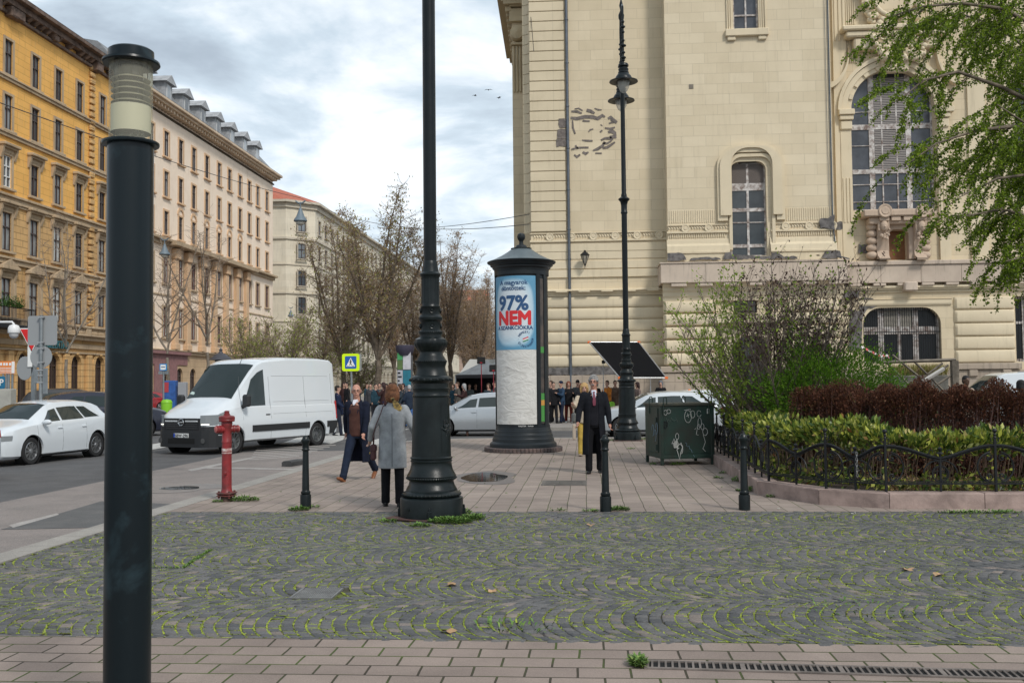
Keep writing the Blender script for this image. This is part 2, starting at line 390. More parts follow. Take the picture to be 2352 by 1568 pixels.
# ---- cobbles in segmental arcs: every stone modelled
COB=bpy.data.materials.new('basalt_cobble');COB.use_nodes=True
nt=COB.node_tree;b=nt.nodes['Principled BSDF'];v=N(nt,'ShaderNodeTexCoord').outputs['Object']
ri=N(nt,'ShaderNodeNewGeometry').outputs['Random Per Island']
c0=ramp(nt,ri,[(0,(.062,.064,.068)),(.5,(.108,.106,.105)),(.85,(.125,.121,.12)),(.95,(.16,.135,.118)),(1,(.23,.19,.165))])
c1=ramp(nt,noise(nt,v,55,4,.7),[(.3,(.7,)*3),(.7,(1.2,)*3)])
mx=N(nt,'ShaderNodeMix',data_type='RGBA',blend_type='MULTIPLY');mx.inputs[0].default_value=1;nt.links.new(c0,mx.inputs[6]);nt.links.new(c1,mx.inputs[7])
nt.links.new(mx.outputs[2],b.inputs['Base Color']);b.inputs['Roughness'].default_value=.62;b.inputs['Specular IOR Level'].default_value=.4
bn=N(nt,'ShaderNodeBump');bn.inputs['Strength'].default_value=.5;bn.inputs['Distance'].default_value=.01
nt.links.new(noise(nt,v,45,4,.65),bn.inputs['Height']);nt.links.new(bn.outputs[0],b.inputs['Normal'])
cob_quads=[];joint_pts=[]
NB=5;BW=(CY1-CY0-.22)/NB;RR=BW/math.sqrt(2)*1.02
pitch=.094;xmin,xmax=-7.2,11.5
def inside(x,y):
 return x>kx(y)+.04 and y>CY0+.11+(.012*(5-x))and y<CY1-.1
holes_px=[(-1.98,12.64,.52)]
gc=[G(672,1371,0),G(775,1373,0),G(788,1353,0),G(700,1350,0)]
gx0,gx1=min(p.x for p in gc)-.02,max(p.x for p in gc)+.02;gy0,gy1=min(p.y for p in gc)-.03,max(p.y for p in gc)+.03
for bnd in range(NB):
 yc=CY0+.11+BW*(bnd+.5);sgn=-1
 nk=int((xmax-xmin)/pitch)
 for k in range(nk):
  xk=xmin+k*pitch;L=RR*math.pi/2;ns=14+(k%2)
  th=np.linspace(-math.pi/4,math.pi/4,ns+1)+(RNG.normal(0,.008,ns+1));
  for i in range(ns):
   a0,a1=th[i],th[i+1]
   P=lambda a,xx:(xx+RR*(math.cos(math.pi/4)-math.cos(a))*1.0,yc+RR*math.sin(a))
   q=[P(a0,xk),P(a0,xk+pitch),P(a1,xk+pitch),P(a1,xk)]
   cxy=(sum(p[0]for p in q)/4,sum(p[1]for p in q)/4)
   if not inside(*cxy):continue
   if(cxy[0]+1.98)**2<.2 and abs(cxy[1]-12.64)<.44:continue
   if gx0<cxy[0]<gx1 and gy0<cxy[1]<gy1:continue
   cob_quads.append((q,cxy))
   if cxy[1]<13.2:joint_pts.append((q[0][0]*.5+q[3][0]*.5,q[0][1]*.5+q[3][1]*.5,math.atan2(q[3][1]-q[0][1],q[3][0]-q[0][0]),0));joint_pts.append((q[0][0]*.5+q[1][0]*.5,q[0][1],math.atan2(q[1][1]-q[0][1],q[1][0]-q[0][0]),1))
for(ya,yb,sl)in((CY0+.02,CY0+.11,.0155),(CY1-.095,CY1-.005,0)):
 x=-5.64
 while x<xmax:
  w=random.uniform(.09,.15);dy=(5-x)*.0125 if sl else 0
  q=[(x,ya+dy),(x+w,ya+dy),(x+w,yb+dy),(x,yb+dy)];cxy=(x+w/2,(ya+yb)/2+dy)
  if x>-5.66 and not((cxy[0]+1.98)**2<.2 and abs(cxy[1]-12.64)<.44):cob_quads.append((q,cxy))
  x+=w+.002
Vc=[];Fc=[]
for q,c in cob_quads:
 s=random.uniform(.88,.965);o=len(Vc);z=random.gauss(0,.0022);tx,ty=random.gauss(0,.028),random.gauss(0,.028)
 pts=[((p[0]-c[0])*s+random.gauss(0,.0035),(p[1]-c[1])*s+random.gauss(0,.0035))for p in q]
 def lay(k,zz):return[(c[0]+p[0]*k,c[1]+p[1]*k,zz+z+p[0]*tx+p[1]*ty)for p in pts]
 Vc+=lay(1.0,-.05)+lay(1.0,-.009)+lay(.94,-.002)+lay(.78,.001)
 for l in range(3):
  for j in range(4):a=o+l*4+j;bq=o+l*4+(j+1)%4;Fc.append((a,bq,bq+4,a+4))
 Fc.append((o+12,o+13,o+14,o+15))
struct(rawmesh('cobbles',Vc,Fc,COB,smooth=True))
MOSS=bpy.data.materials.new('joint_moss');MOSS.use_nodes=True;nt=MOSS.node_tree;b=nt.nodes['Principled BSDF'];v=N(nt,'ShaderNodeTexCoord').outputs['Object']
ri=N(nt,'ShaderNodeNewGeometry').outputs['Random Per Island']
nt.links.new(ramp(nt,ri,[(0,(.10,.125,.015)),(.5,(.22,.27,.025)),(.8,(.33,.39,.04)),(1,(.10,.08,.03))]),b.inputs['Base Color']);b.inputs['Roughness'].default_value=.9
def vnoise(x,y,s,seed=0):
 r=np.random.default_rng(seed);g=r.random((64,64));x=x*s;y=y*s
 xi=np.floor(x).astype(int);yi=np.floor(y).astype(int);fx=x-xi;fy=y-yi;fx=fx*fx*(3-2*fx);fy=fy*fy*(3-2*fy)
 q=lambda a,b:g[a%64,b%64]
 return(q(xi,yi)*(1-fx)*(1-fy)+q(xi+1,yi)*fx*(1-fy)+q(xi,yi+1)*(1-fx)*fy+q(xi+1,yi+1)*fx*fy)
jp=np.array(joint_pts);dens=.62*vnoise(jp[:,0],jp[:,1],.55,3)+.38*vnoise(jp[:,0],jp[:,1],2.2,4);dens=.5+(dens-.5)*1.7
dens=dens*(.45+.55*np.clip((jp[:,0]+5.5)/5.5,0,1))+.07
keep=RNG.random(len(jp))<np.clip(dens*2.9-.12,0,1)*np.where(jp[:,3]<.5,1.7,.75);jp=jp[keep]
Vm=[];Fm=[]
for x,y,a,kk in jp:
 hl=.062 if kk<.5 else .04;o=len(Vm);ca,sa=math.cos(a),math.sin(a);w0,w1,w2=(random.uniform(.004,.010)for _ in range(3));zt_=random.uniform(-.005,-.001);L_=hl*random.uniform(.8,1.05)
 Vm+=[(x-ca*L_+sa*w0,y-sa*L_-ca*w0,zt_),(x+sa*w1,y-ca*w1,zt_),(x+ca*L_+sa*w2,y+sa*L_-ca*w2,zt_),(x+ca*L_-sa*w2,y+sa*L_+ca*w2,zt_),(x-sa*w1,y+ca*w1,zt_),(x-ca*L_-sa*w0,y-sa*L_+ca*w0,zt_)];Fm+=[(o,o+1,o+4,o+5),(o+1,o+2,o+3,o+4)]
 for t in range(10 if kk<.5 else 5):
  u=random.uniform(-hl,hl);w=random.gauss(0,.0085);px=x+math.cos(a)*u-math.sin(a)*w;py=y+math.sin(a)*u+math.cos(a)*w
  r=random.uniform(.004,.011);an=random.uniform(0,6.28);h=random.uniform(.002,.011);o=len(Vm)
  d=(math.cos(an)*r,math.sin(an)*r)
  Vm+=[(px-d[0],py-d[1],-.012),(px+d[1]*.6,py-d[0]*.6,-.006+h*.5),(px+d[0],py+d[1],-.004+h),(px-d[1]*.6,py+d[0]*.6,-.006+h*.5)]
  Fm.append((o,o+1,o+2,o+3))
tag(rawmesh('moss',Vm,Fm,MOSS),'yellow green moss growing in the cobble joints','moss',kind='stuff')
WEED=bpy.data.materials.new('weed_leaf');WEED.use_nodes=True;nt=WEED.node_tree;b=nt.nodes['Principled BSDF']
ri=N(nt,'ShaderNodeNewGeometry').outputs['Random Per Island']
nt.links.new(ramp(nt,ri,[(0,(.05,.11,.015)),(.6,(.10,.20,.03)),(1,(.20,.28,.06))]),b.inputs['Base Color']);b.inputs['Roughness'].default_value=.7
Vw=[];Fw_=[]
def leaf(V,Fl,p,d,up,L,w):
 o=len(V);sd_=Vector((-d.y,d.x,0));sd_=sd_.normalized()if sd_.length>.01 else Vector((1,0,0))
 mid=p+d*L*.5+up*L*.35;tip=p+d*L+up*L*.25
 V+=[tuple(p),tuple(mid+sd_*w),tuple(tip),tuple(mid-sd_*w)];Fl.append((o,o+1,o+2,o+3))
def tuft(cx_,cy_,rx,ry,n,h=.05,L=.05,z=0.0):
 for _ in range(n):
  a=random.uniform(0,6.28);r=math.sqrt(random.random());p=Vector((cx_+rx*r*math.cos(a),cy_+ry*r*math.sin(a),z+random.random()*h*(1-r*.7)))
  d=Vector((math.cos(a+random.gauss(0,.8)),math.sin(a+random.gauss(0,.8)),random.uniform(-.1,.6))).normalized()
  leaf(Vw,Fw_,p,d,Vector((0,0,1)),L*random.uniform(.5,1.2),L*.16)
for(x,y,rx,ry,n,h)in[(560,1150,.22,.12,420,.07),(500,1153,.07,.05,50,.02),(686,1172,.13,.09,240,.05),(720,1166,.09,.05,50,.02),(1035,1200,.26,.13,900,.07),(1085,1192,.16,.12,420,.06),(1068,1180,.07,.12,160,.07),(965,1209,.12,.06,120,.03),(890,1198,.10,.05,80,.02),(1415,1172,.17,.08,340,.05),(1355,1175,.1,.05,60,.02),(1280,1173,.1,.04,40,.02),(1472,1010,.32,.15,320,.08),(1400,1012,.15,.1,80,.04),(1450,1031,.1,.2,50,.02),(1500,1067,.06,.06,60,.04),(1556,1068,.14,.07,120,.06),(1690,1105,.06,.12,140,.09),(1728,1128,.10,.09,220,.09),(1700,1128,.06,.05,80,.03),(1660,1087,.05,.06,40,.03),(1650,1098,.08,.05,50,.02),(1770,1142,.06,.03,50,.03),(1466,1527,.035,.06,300,.04),(2180,1165,.09,.03,140,.07),(2215,1166,.10,.03,150,.06),(2250,1178,.5,.07,330,.02),(1660,1372,.12,.05,0,.03),(1995,1400,.5,.3,60,.002),(1180,1442,.3,.2,60,.002)]:
 p=G(x,y)
 if n:tuft(p.x,p.y,rx,ry,n,h)
for k in range(140):
 x=random.choice([-5.4+.26*i for i in range(52)])+random.gauss(0,.01);y=random.uniform(13.4,29);tuft(x,y,.01,.06,random.randint(3,9),.01,.025)
for k in range(500):
 t=random.random();a,c=(G(420,1305),G(485,1262))if t<.8 else(G(320,1303),G(420,1305));s=random.random();p=a.lerp(c,s)
 leaf(Vw,Fw_,Vector((p.x+random.gauss(0,.012),p.y+random.gauss(0,.012),0)),Vector((random.gauss(0,1),random.gauss(0,1),.8)).normalized(),Vector((0,0,1)),.02,.004)
tag(rawmesh('weeds',Vw,Fw_,WEED),'small green weeds and grass tufts on the paving','weeds',kind='stuff')
WATER=mat('puddle_water',(.03,.027,.023),.04,spec=.9,ior=1.5,bump=.05,bscale=5)
WETS=ground_mat('wet_paving',(.19,.16,.14),(.14,.12,.11),3,.3,.55)
def blob(cx_,cy_,rx,ry,seed,n=40,amp=.18):
 r=random.Random(seed);ph=[r.uniform(0,6.28)for _ in range(5)]
 return[(cx_+rx*math.cos(a)*(1+amp*sum(math.sin(a*(k+2)+ph[k])/(k+1.3)for k in range(5))),cy_+ry*math.sin(a)*(1+amp*sum(math.sin(a*(k+2)+ph[k])/(k+1.3)for k in range(5))))for a in np.linspace(0,6.2832,n,endpoint=False)]
p=G(1112,1096);sheet('wet_ring',blob(p.x+.05,p.y,.60,1.2,5),.0045,WETS);sheet('puddle',blob(p.x,p.y-.0,.40,.9,9,amp=.12),.009,WATER)
p=G(414,1120,-.12);sheet('wet_ring',blob(p.x,p.y,.75,.75,2),-.122,ground_mat('wet_asphalt',(.24,.21,.195),(.18,.165,.155),3,.3,.4));sheet('puddle',blob(p.x,p.y,.33,.32,3,amp=.1),-.117,WATER)
LIT=mat('paper_litter',(.65,.62,.55),.8);LEAFB=mat('dead_leaf',(.38,.24,.13),.8,var=.3)
for i,(x,y,kind)in enumerate([(1357,1207,'dead_leaf'),(1036,1345,'dead_leaf'),(1130,1358,'dead_leaf'),(1028,1452,'dead_leaf'),(2155,1322,'dead_leaf'),(2085,1310,'dead_leaf'),(1965,1178,'cigarette_butt'),(2030,1268,'cigarette_butt'),(1960,1180,'cigarette_butt'),(1790,1168,'cigarette_butt')]):
 p=G(x,y);mb=MB();a=random.uniform(0,6)
 if kind=='dead_leaf':
  pts=[(math.cos(t)*.05*(1+.35*math.cos(5*t)),math.sin(t)*.038*(1+.35*math.cos(5*t)),.012+.012*math.sin(2*t))for t in np.linspace(0,6.283,20,endpoint=False)]
  mb.add([(0,0,.008)]+pts,[(0,1+j,1+(j+1)%20)for j in range(20)],T(p.x,p.y,.003)@RZ(a));o=mb.build(kind,LEAFB)
  tag(o,['brown dead leaf just behind the cobble row by the middle bollard','brown dead leaf in the middle of the cobbles','small dead leaf right of the middle leaf','small reddish dead leaf at the front edge of the cobbles','dry leaf on the right side of the cobbles','dry leaf left of another on the right cobbles'][i],'leaf','dead leaves on the cobbles')
 else:
  mb.tube([(p.x,p.y,.006),(p.x+.03*math.cos(a),p.y+.03*math.sin(a),.006)],.005,6);o=mb.build(kind,LIT)
  tag(o,'small white cigarette butt lying on the cobbles','cigarette butt','cigarette butts on the paving')
# ==========================================================
def wall_grid(mb,x0,x1,z0,z1,holes,y=0.0,depth=.3):
 0
 xs=sorted({x0,x1,*[h[0]for h in holes],*[h[1]for h in holes]});zs=sorted({z0,z1,*[h[2]for h in holes],*[h[3]for h in holes]})
 xs=[x for x in xs if x0-1e-6<=x<=x1+1e-6];zs=[z for z in zs if z0-1e-6<=z<=z1+1e-6]
 for i in range(len(xs)-1):
  for j in range(len(zs)-1):
   cx_,cz_=(xs[i]+xs[i+1])/2,(zs[j]+zs[j+1])/2
   if any(h[0]<cx_<h[1]and h[2]<cz_<h[3]for h in holes):continue
   mb.add([(xs[i],y,zs[j]),(xs[i+1],y,zs[j]),(xs[i+1],y,zs[j+1]),(xs[i],y,zs[j+1])],[(0,1,2,3)])
 for a,b_,c,d in[h[:4]for h in holes]:
  mb.add([(a,y,c),(b_,y,c),(b_,y,d),(a,y,d),(a,y+depth,c),(b_,y+depth,c),(b_,y+depth,d),(a,y+depth,d)],[(0,4,5,1),(1,5,6,2),(2,6,7,3),(3,7,4,0)])
def spandrel(mb,curve,ztop,y,depth):
 0
 for(xa,za),(xb,zb)in zip(curve[:-1],curve[1:]):
  mb.add([(xa,y,za),(xb,y,zb),(xb,y,ztop),(xa,y,ztop)],[(0,1,2,3)])
  mb.add([(xa,y,za),(xb,y,zb),(xb,y+depth,zb),(xa,y+depth,za)],[(0,3,2,1)])
def arch_curve(x0,x1,zs,r=None,rise=None,n=20):
 0
 c=[]
 if r is None:
  r=(x1-x0)/2;rise=rise or r;cx_=(x0+x1)/2
  return[(cx_-r*math.cos(t),zs+rise*math.sin(t))for t in np.linspace(0,math.pi,n+1)]
 for t in np.linspace(0,math.pi/2,n//2):c.append((x0+r-r*math.cos(t),zs+r*math.sin(t)))
 for t in np.linspace(math.pi/2,math.pi,n//2):c.append((x1-r-r*math.cos(t),zs+r*math.sin(t)))
 return c
def band(mb,inner_,outer_,y0,y1):
 0
 n=len(inner_)
 for i in range(n-1):
  a,b_,c,d=inner_[i],inner_[i+1],outer_[i+1],outer_[i]
  mb.add([(a[0],y0,a[1]),(b_[0],y0,b_[1]),(c[0],y0,c[1]),(d[0],y0,d[1]),(a[0],y1,a[1]),(b_[0],y1,b_[1]),(c[0],y1,c[1]),(d[0],y1,d[1])],[(0,1,2,3),(0,4,5,1),(2,6,7,3)]+([(0,3,7,4)]if i==0 else[])+([(1,5,6,2)]if i==n-2 else[]))
def glass_mat(name,dark=(.02,.025,.03),curtain=None,rough=.06):
 m=bpy.data.materials.new(name);m.use_nodes=True;nt=m.node_tree;b=nt.nodes['Principled BSDF']
 b.inputs['Roughness'].default_value=rough;b.inputs['Specular IOR Level'].default_value=.6
 v=N(nt,'ShaderNodeTexCoord').outputs['Object']
 if curtain:
  oi=N(nt,'ShaderNodeObjectInfo').outputs['Random'];nz=noise(nt,v,1.3,2)
  f=mth(nt,'ADD',mth(nt,'MULTIPLY',oi,.7),mth(nt,'MULTIPLY',nz,.4))
  nt.links.new(ramp(nt,f,[(.35,dark),(.55,tuple((a+c)/2 for a,c in zip(dark,curtain))),(.8,curtain)]),b.inputs['Base Color'])
 else:
  nt.links.new(ramp(nt,noise(nt,v,.9,5,.6),[(.35,dark),(.7,tuple(c*2.4+.012 for c in dark))]),b.inputs['Base Color'])
 bn=N(nt,'ShaderNodeBump');bn.inputs['Strength'].default_value=.04;bn.inputs['Distance'].default_value=.05
 nt.links.new(noise(nt,v,2.0,2),bn.inputs['Height']);nt.links.new(bn.outputs[0],b.inputs['Normal'])
 return m
def stucco(name,c1,c2,bw=1.18,rh=.5125,z0=0.0,lines=True,mort=.008,dark=.72,grime=(.36,.30,.21),gamt=.22,rough=.85,offx=0.0):
 0
 m=bpy.data.materials.new(name);m.use_nodes=True;nt=m.node_tree;b=nt.nodes['Principled BSDF']
 tcn=N(nt,'ShaderNodeTexCoord');sp=N(nt,'ShaderNodeSeparateXYZ');nt.links.new(tcn.outputs['Object'],sp.inputs[0])
 cb=N(nt,'ShaderNodeCombineXYZ');nt.links.new(mth(nt,'ADD',sp.outputs[0],mth(nt,'ADD',sp.outputs[1],offx)),cb.inputs[0]);nt.links.new(mth(nt,'SUBTRACT',sp.outputs[2],z0),cb.inputs[1])
 base=ramp(nt,noise(nt,tcn.outputs['Object'],.55,8,.6,.3),[(.3,c2),(.65,c1)]);out=base
 mp=N(nt,'ShaderNodeMapping');mp.inputs['Scale'].default_value=(3.0,3.0,.28);nt.links.new(tcn.outputs['Object'],mp.inputs[0])
 stk=ramp(nt,noise(nt,mp.outputs[0],1.6,7,.68),[(.54,(0,)*3),(.74,(gamt,)*3)])
 mg=N(nt,'ShaderNodeMix',data_type='RGBA');nt.links.new(stk,mg.inputs[0]);nt.links.new(out,mg.inputs[6]);mg.inputs[7].default_value=(*grime,1);out=mg.outputs[2]
 bn=N(nt,'ShaderNodeBump');bn.inputs['Strength'].default_value=.5;bn.inputs['Distance'].default_value=.012
 hgt=mth(nt,'MULTIPLY',noise(nt,tcn.outputs['Object'],14,6,.7),.4)
 if lines:
  br=N(nt,'ShaderNodeTexBrick');nt.links.new(cb.outputs[0],br.inputs['Vector']);br.inputs['Scale'].default_value=1;br.inputs['Mortar Size'].default_value=mort
  br.inputs['Brick Width'].default_value=bw;br.inputs['Row Height'].default_value=rh;br.inputs['Mortar Smooth'].default_value=.2
  br.inputs['Color1'].default_value=(1,1,1,1);br.inputs['Color2'].default_value=(.915,.905,.885,1);br.inputs['Mortar'].default_value=(dark,)*3+(1,)
  mu=N(nt,'ShaderNodeMix',data_type='RGBA',blend_type='MULTIPLY');mu.inputs[0].default_value=1;nt.links.new(out,mu.inputs[6]);nt.links.new(br.outputs['Color'],mu.inputs[7]);out=mu.outputs[2]
  hgt=mth(nt,'SUBTRACT',hgt,mth(nt,'MULTIPLY',br.outputs['Fac'],.6))
 nt.links.new(hgt,bn.inputs['Height']);nt.links.new(bn.outputs[0],b.inputs['Normal'])
 nt.links.new(out,b.inputs['Base Color']);b.inputs['Roughness'].default_value=rough;b.inputs['Specular IOR Level'].default_value=.2
 return m
def window(parent,x0,x1,z0,z1,y,fm,gm,vs=(.5,),hs=(.5,),t=.06,d=.06,ft=None,name='window',vt=None,ht=None):
 0
 ft=ft or t;mb=MB();yy=y
 mb.box(x0,x0+ft,yy-d,yy,z0,z1);mb.box(x1-ft,x1,yy-d,yy,z0,z1);mb.box(x0+ft,x1-ft,yy-d,yy,z0,z0+ft);mb.box(x0+ft,x1-ft,yy-d,yy,z1-ft,z1)
 for i,f in enumerate(vs):
  x=x0+(x1-x0)*f;w=(vt[i]if vt else t)/2;mb.box(x-w,x+w,yy-d-.012,yy,z0+ft,z1-ft)
 for i,f in enumerate(hs):
  z=z0+(z1-z0)*f;w=(ht[i]if ht else t)/2;mb.box(x0+ft,x1-ft,yy-d-.02,yy-.002,z-w,z+w)
 w=mb.build(name,fm,parent,smooth=False)
 g=MB();g.box(x0+.01,x1-.01,yy-.02,yy+.01,z0+.01,z1-.01);g.build('pane',gm,w,smooth=False)
 return w
# ==========================================================
Q=lambda px,py,Y:(lambda p:(p.x,p.z))(atY(px,py,Y))
YM,YT=50.0,48.9
CRE=stucco('cream_plaster',(.68,.575,.41),(.61,.515,.36),z0=Q(1260,533,YM)[1]-.006,offx=.3,dark=.72)
CRET=stucco('cream_plaster_tower',(.70,.60,.435),(.64,.545,.39),z0=Q(1700,310,YT)[1],offx=.55,dark=.74)
CREP=stucco('cream_plaster_plain',(.68,.58,.415),(.60,.51,.36),lines=False,gamt=.4)
CREB=stucco('cream_blocks',(.68,.58,.415),(.60,.51,.36),bw=1.9,rh=50,mort=.012,dark=.8,gamt=.3)
MARB=stucco('weathered_limestone',(.58,.48,.385),(.44,.36,.29),lines=False,grime=(.20,.17,.14),gamt=.8)
PLIN=stucco('plinth_stone',(.46,.38,.30),(.34,.285,.235),bw=1.6,rh=1.7,mort=.015,dark=.6,grime=(.16,.14,.12),gamt=.8)
DAM=mat('bare_mortar',(.135,.125,.12),.95,var=.5,vscale=5,bump=1.0,bscale=14)
FLAKY=mat('flaking_white_paint',(.60,.57,.54),.7,col2=(.17,.12,.10),vscale=4.5,bump=.4)
DGL=glass_mat('dark_glass',(.018,.022,.024));BLIND=mat('old_blind',(.20,.165,.145),.8)
GREYGL=glass_mat('grey_glass',(.03,.033,.04),rough=.25)
ZINC=mat('zinc_pipe',(.12,.135,.155),.45,.6,var=.2)
IRON=mat('black_iron',(.012,.013,.015),.5,.3,spec=.5)
B=thing('corner_building','large cream plaster building with scored blocks, rusticated corner and peeling windows','building',(0,0,0))
ZT=25.0
xc=Q(1216.8,300,YM)[0];xdp=Q(1301,300,YM)[0];xt0=Q(1530,300,YT)[0];xt1=Q(1911,300,YT)[0]
bw0=Q(1955,300,YM)[0];bw1=Q(2147,300,YM)[0];bz0=Q(2050,482,YM)[1];bzs=Q(2050,252,YM)[1];br_=(bw1-bw0)/2
gw0=Q(1983,760,YM)[0];gw1=Q(2162,760,YM)[0];gz0=Q(2070,833,YM)[1];gz1=Q(2070,706,YM)[1]
dw0=Q(2037,560,YM)[0];dw1=Q(2082,560,YM)[0];dz0=Q(2060,597,YM)[1];dz1=Q(2060,529,YM)[1]
nw0=Q(2333,760,YM)[0];nz0=Q(2340,830,YM)[1];nz1=Q(2340,680,YM)[1]
mb=MB()
holes=[(bw0,bw1,bz0,bzs+br_),(gw0,gw1,gz0,gz1),(dw0,dw1,dz0,dz1),(nw0,nw0+2.6,nz0,nz1),(nw0-.5,nw0+2.2,bz0,bzs+1.2)]
wall_grid(mb,xc,32,0,ZT,holes,YM,.45)
spandrel(mb,arch_curve(bw0,bw1,bzs),bzs+br_,YM,.45);gr=.85
spandrel(mb,arch_curve(gw0,gw1,gz1-gr,r=gr),gz1,YM-.001,.45)
mb.add([(xc,YM,0),(xc,YM+20,0),(xc,YM+20,ZT),(xc,YM,ZT)],[(0,3,2,1)]);mb.add([(xc,YM,ZT),(32,YM,ZT),(32,YM+20,ZT),(xc,YM+20,ZT)],[(0,1,2,3)])
mb.add([(32,YM,0),(32,YM+20,0),(32,YM+20,ZT),(32,YM,ZT)],[(0,1,2,3)])
mb.build('wall',CRE,B,smooth=False,fix=False)
tw0,tz1=Q(1677,372,YT);tw1,tz0=Q(1763,587,YT)
uw0=Q(1684,30,YT)[0];uw1=Q(1742,30,YT)[0];uz0=Q(1710,71,YT)[1]
do0,doz1=Q(1682,770,YT);do1=Q(1770,770,YT)[0];sw0,swz1=Q(1684,675,YT);sw1,swz0=Q(1740,718,YT)
mb=MB();rr=.42
wall_grid(mb,xt0,xt1,0,ZT,[(tw0,tw1,tz0,tz1),(uw0,uw1,uz0,uz0+3.0),(do0,do1,.55,doz1),(sw0,sw1,swz0,swz1)],YT,.5)
spandrel(mb,arch_curve(tw0,tw1,tz1-rr,r=rr),tz1,YT-.001,.5);spandrel(mb,arch_curve(do0,do1,doz1-.8,rise=.8),doz1,YT-.001,.5)
for xx in(xt0,xt1):mb.add([(xx,YT,0),(xx,YM,0),(xx,YM,ZT),(xx,YT,ZT)],[(0,1,2,3)])
mb.build('tower_wall',CRET,B,smooth=False)
def courses(mb,x0,x1,z0,z1,pitch,y,d,gap=.03,c=.025):
 z=z0
 while z<z1-.05:mb.cbox(x0,x1,y-d,y+.05,z+gap/2,min(z+pitch,z1)-gap/2,c);z+=pitch
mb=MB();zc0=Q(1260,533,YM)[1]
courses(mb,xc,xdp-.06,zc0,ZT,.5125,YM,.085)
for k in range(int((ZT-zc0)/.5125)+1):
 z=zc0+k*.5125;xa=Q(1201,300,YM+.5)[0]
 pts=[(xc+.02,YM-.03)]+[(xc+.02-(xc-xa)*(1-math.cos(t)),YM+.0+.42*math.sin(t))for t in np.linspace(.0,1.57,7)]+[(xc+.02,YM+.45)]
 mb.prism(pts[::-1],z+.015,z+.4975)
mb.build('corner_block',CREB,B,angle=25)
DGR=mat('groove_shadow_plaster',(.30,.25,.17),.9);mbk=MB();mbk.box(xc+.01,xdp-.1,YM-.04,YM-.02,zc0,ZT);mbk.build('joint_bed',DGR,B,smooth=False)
def pillow(mb,x0,x1,z0,z1,n,y,d=.12,gap=.035,cap=True):
 ph=(z1-z0)/n;prof=[(0,0),(.55,.02),(.85,.10),(1,.28),(1,.72),(.85,.90),(.55,.98),(0,1)]
 for k in range(n):
  za=z0+k*ph+gap/2;h=ph-gap;rings=[]
  for(xx,s)in((x0,.0),(x0+.05,.6),(x0+.13,1),(x1-.13,1),(x1-.05,.6),(x1,0)):
   rings.append([(xx,y-d*f*s+.0,za+h*(.5+(g-.5)*(.9+.1*s)))for f,g in prof]+[(xx,y+.1,za+h*(1-.05*(1-s))),(xx,y+.1,za+h*.05*(1-s))])
  mb.loft(rings)
mb=MB();zr1=Q(1400,679,YM)[1];zr0=Q(1400,842,YM)[1]
pillow(mb,xc,xt0-.02,zr0,zr1,6,YM)
px0,px1=Q(2191,760,YM)[0],Q(2331,760,YM)[0];pz1=Q(2260,680,YM)[1];pz0=Q(2260,833,YM)[1]
mb.cut();pillow(mb,px0,px1,pz0,pz1,5,YM,.16)
mb.cut();pillow(mb,nw0+2.7,31.8,pz0,pz1,5,YM,.16);mb.cut();pillow(mb,xt1+.05,gw0-.55,pz0,pz1,5,YM,.1)
tl,tzb=Q(1531,840,YT);tzt=Q(1600,690,YT)[1]
mb.cut();pillow(mb,tl-.12,do0-.75,tzb,tzt,5,YT,.3);mb.cut();pillow(mb,do1+.75,xt1+.12,tzb,tzt,5,YT,.3)
mb.build('rusticated_course',CREP,B,angle=30)
def frieze(name,x0,x1,z0,z1,y,first,step,flute_up=0,flute_dn=0):
 mb=MB();h=z1-z0
 mb.box(x0,x1,y-.07,y+.02,z0,z0+h*.12);mb.box(x0,x1,y-.07,y+.02,z1-h*.10,z1);mb.box(x0,x1,y-.10,y+.02,z0-.06,z0)
 x=first
 while x<x1:
  if x>x0+.1:
   M=T(x,y-.03,(z0+z1)/2)@RX(rad(90));mb.lathe([(.0,.07),(.07,.075),(.08,.05),(.12,.05),(.16,.075),(.20,.07),(.205,0)][::-1],n=18,M=M,cap=False)
  xx=x+.26
  while xx<min(x+step-.24,x1-.05):
   mb.add([(xx,y-.015,z0+h*.2),(xx+.07,y-.06,z0+h*.5),(xx,y-.015,z1-h*.16),(xx+.05,y-.0,z1-h*.16),(xx+.14,y-.0,z0+h*.5),(xx+.05,y,z0+h*.2)],[(0,1,4,5),(1,2,3,4)]);xx+=.13
  x+=step
 if flute_up:
  xx=x0+.12
  while xx<x1-.1:mb.cbox(xx,xx+.055,y-.03,y+.01,z1+.10,z1+.10+flute_up,.01);xx+=.105
 if flute_dn:
  xx=x0+.12
  while xx<x1-.1:mb.cbox(xx,xx+.055,y-.05,y+.01,z0-.08-flute_dn,z0-.08,.01);xx+=.105
 return mb.build(name,CREP,B,angle=30)
fz0,fz1=Q(1400,551,YM)[1],Q(1400,533,YM)[1]
frieze('frieze',xc-.05,xt0,fz0,fz1,YM,Q(1263,540,YM)[0]-1.1,1.095)
tz_f0,tz_f1=Q(1600,533,YT)[1],Q(1600,516.5,YT)[1]
frieze('frieze',xt0-.04,Q(1672,520,YT)[0],tz_f0,tz_f1,YT,Q(1574,520,YT)[0]-1.12,1.12,.62,.2)
frieze('frieze',Q(1770,520,YT)[0],xt1+.04,tz_f0,tz_f1,YT,Q(1804,520,YT)[0],1.12,.62,.2)
mb=MB()
def moul(x0,x1,z,y,prof):mb.xprism([(y-a,z+b_)for a,b_ in prof]+[(y+.02,z+prof[-1][1]),(y+.02,z+prof[0][1])],x0,x1)
for pyy,pr in((557,.05),(575,.03),(597,.06),(617,.09)):
 z=Q(1400,pyy,YM)[1];mb.cbox(xc-.03,xt0,YM-pr,YM+.02,z-.42,z-.03,.012)
zc=Q(1400,668,YM)[1]
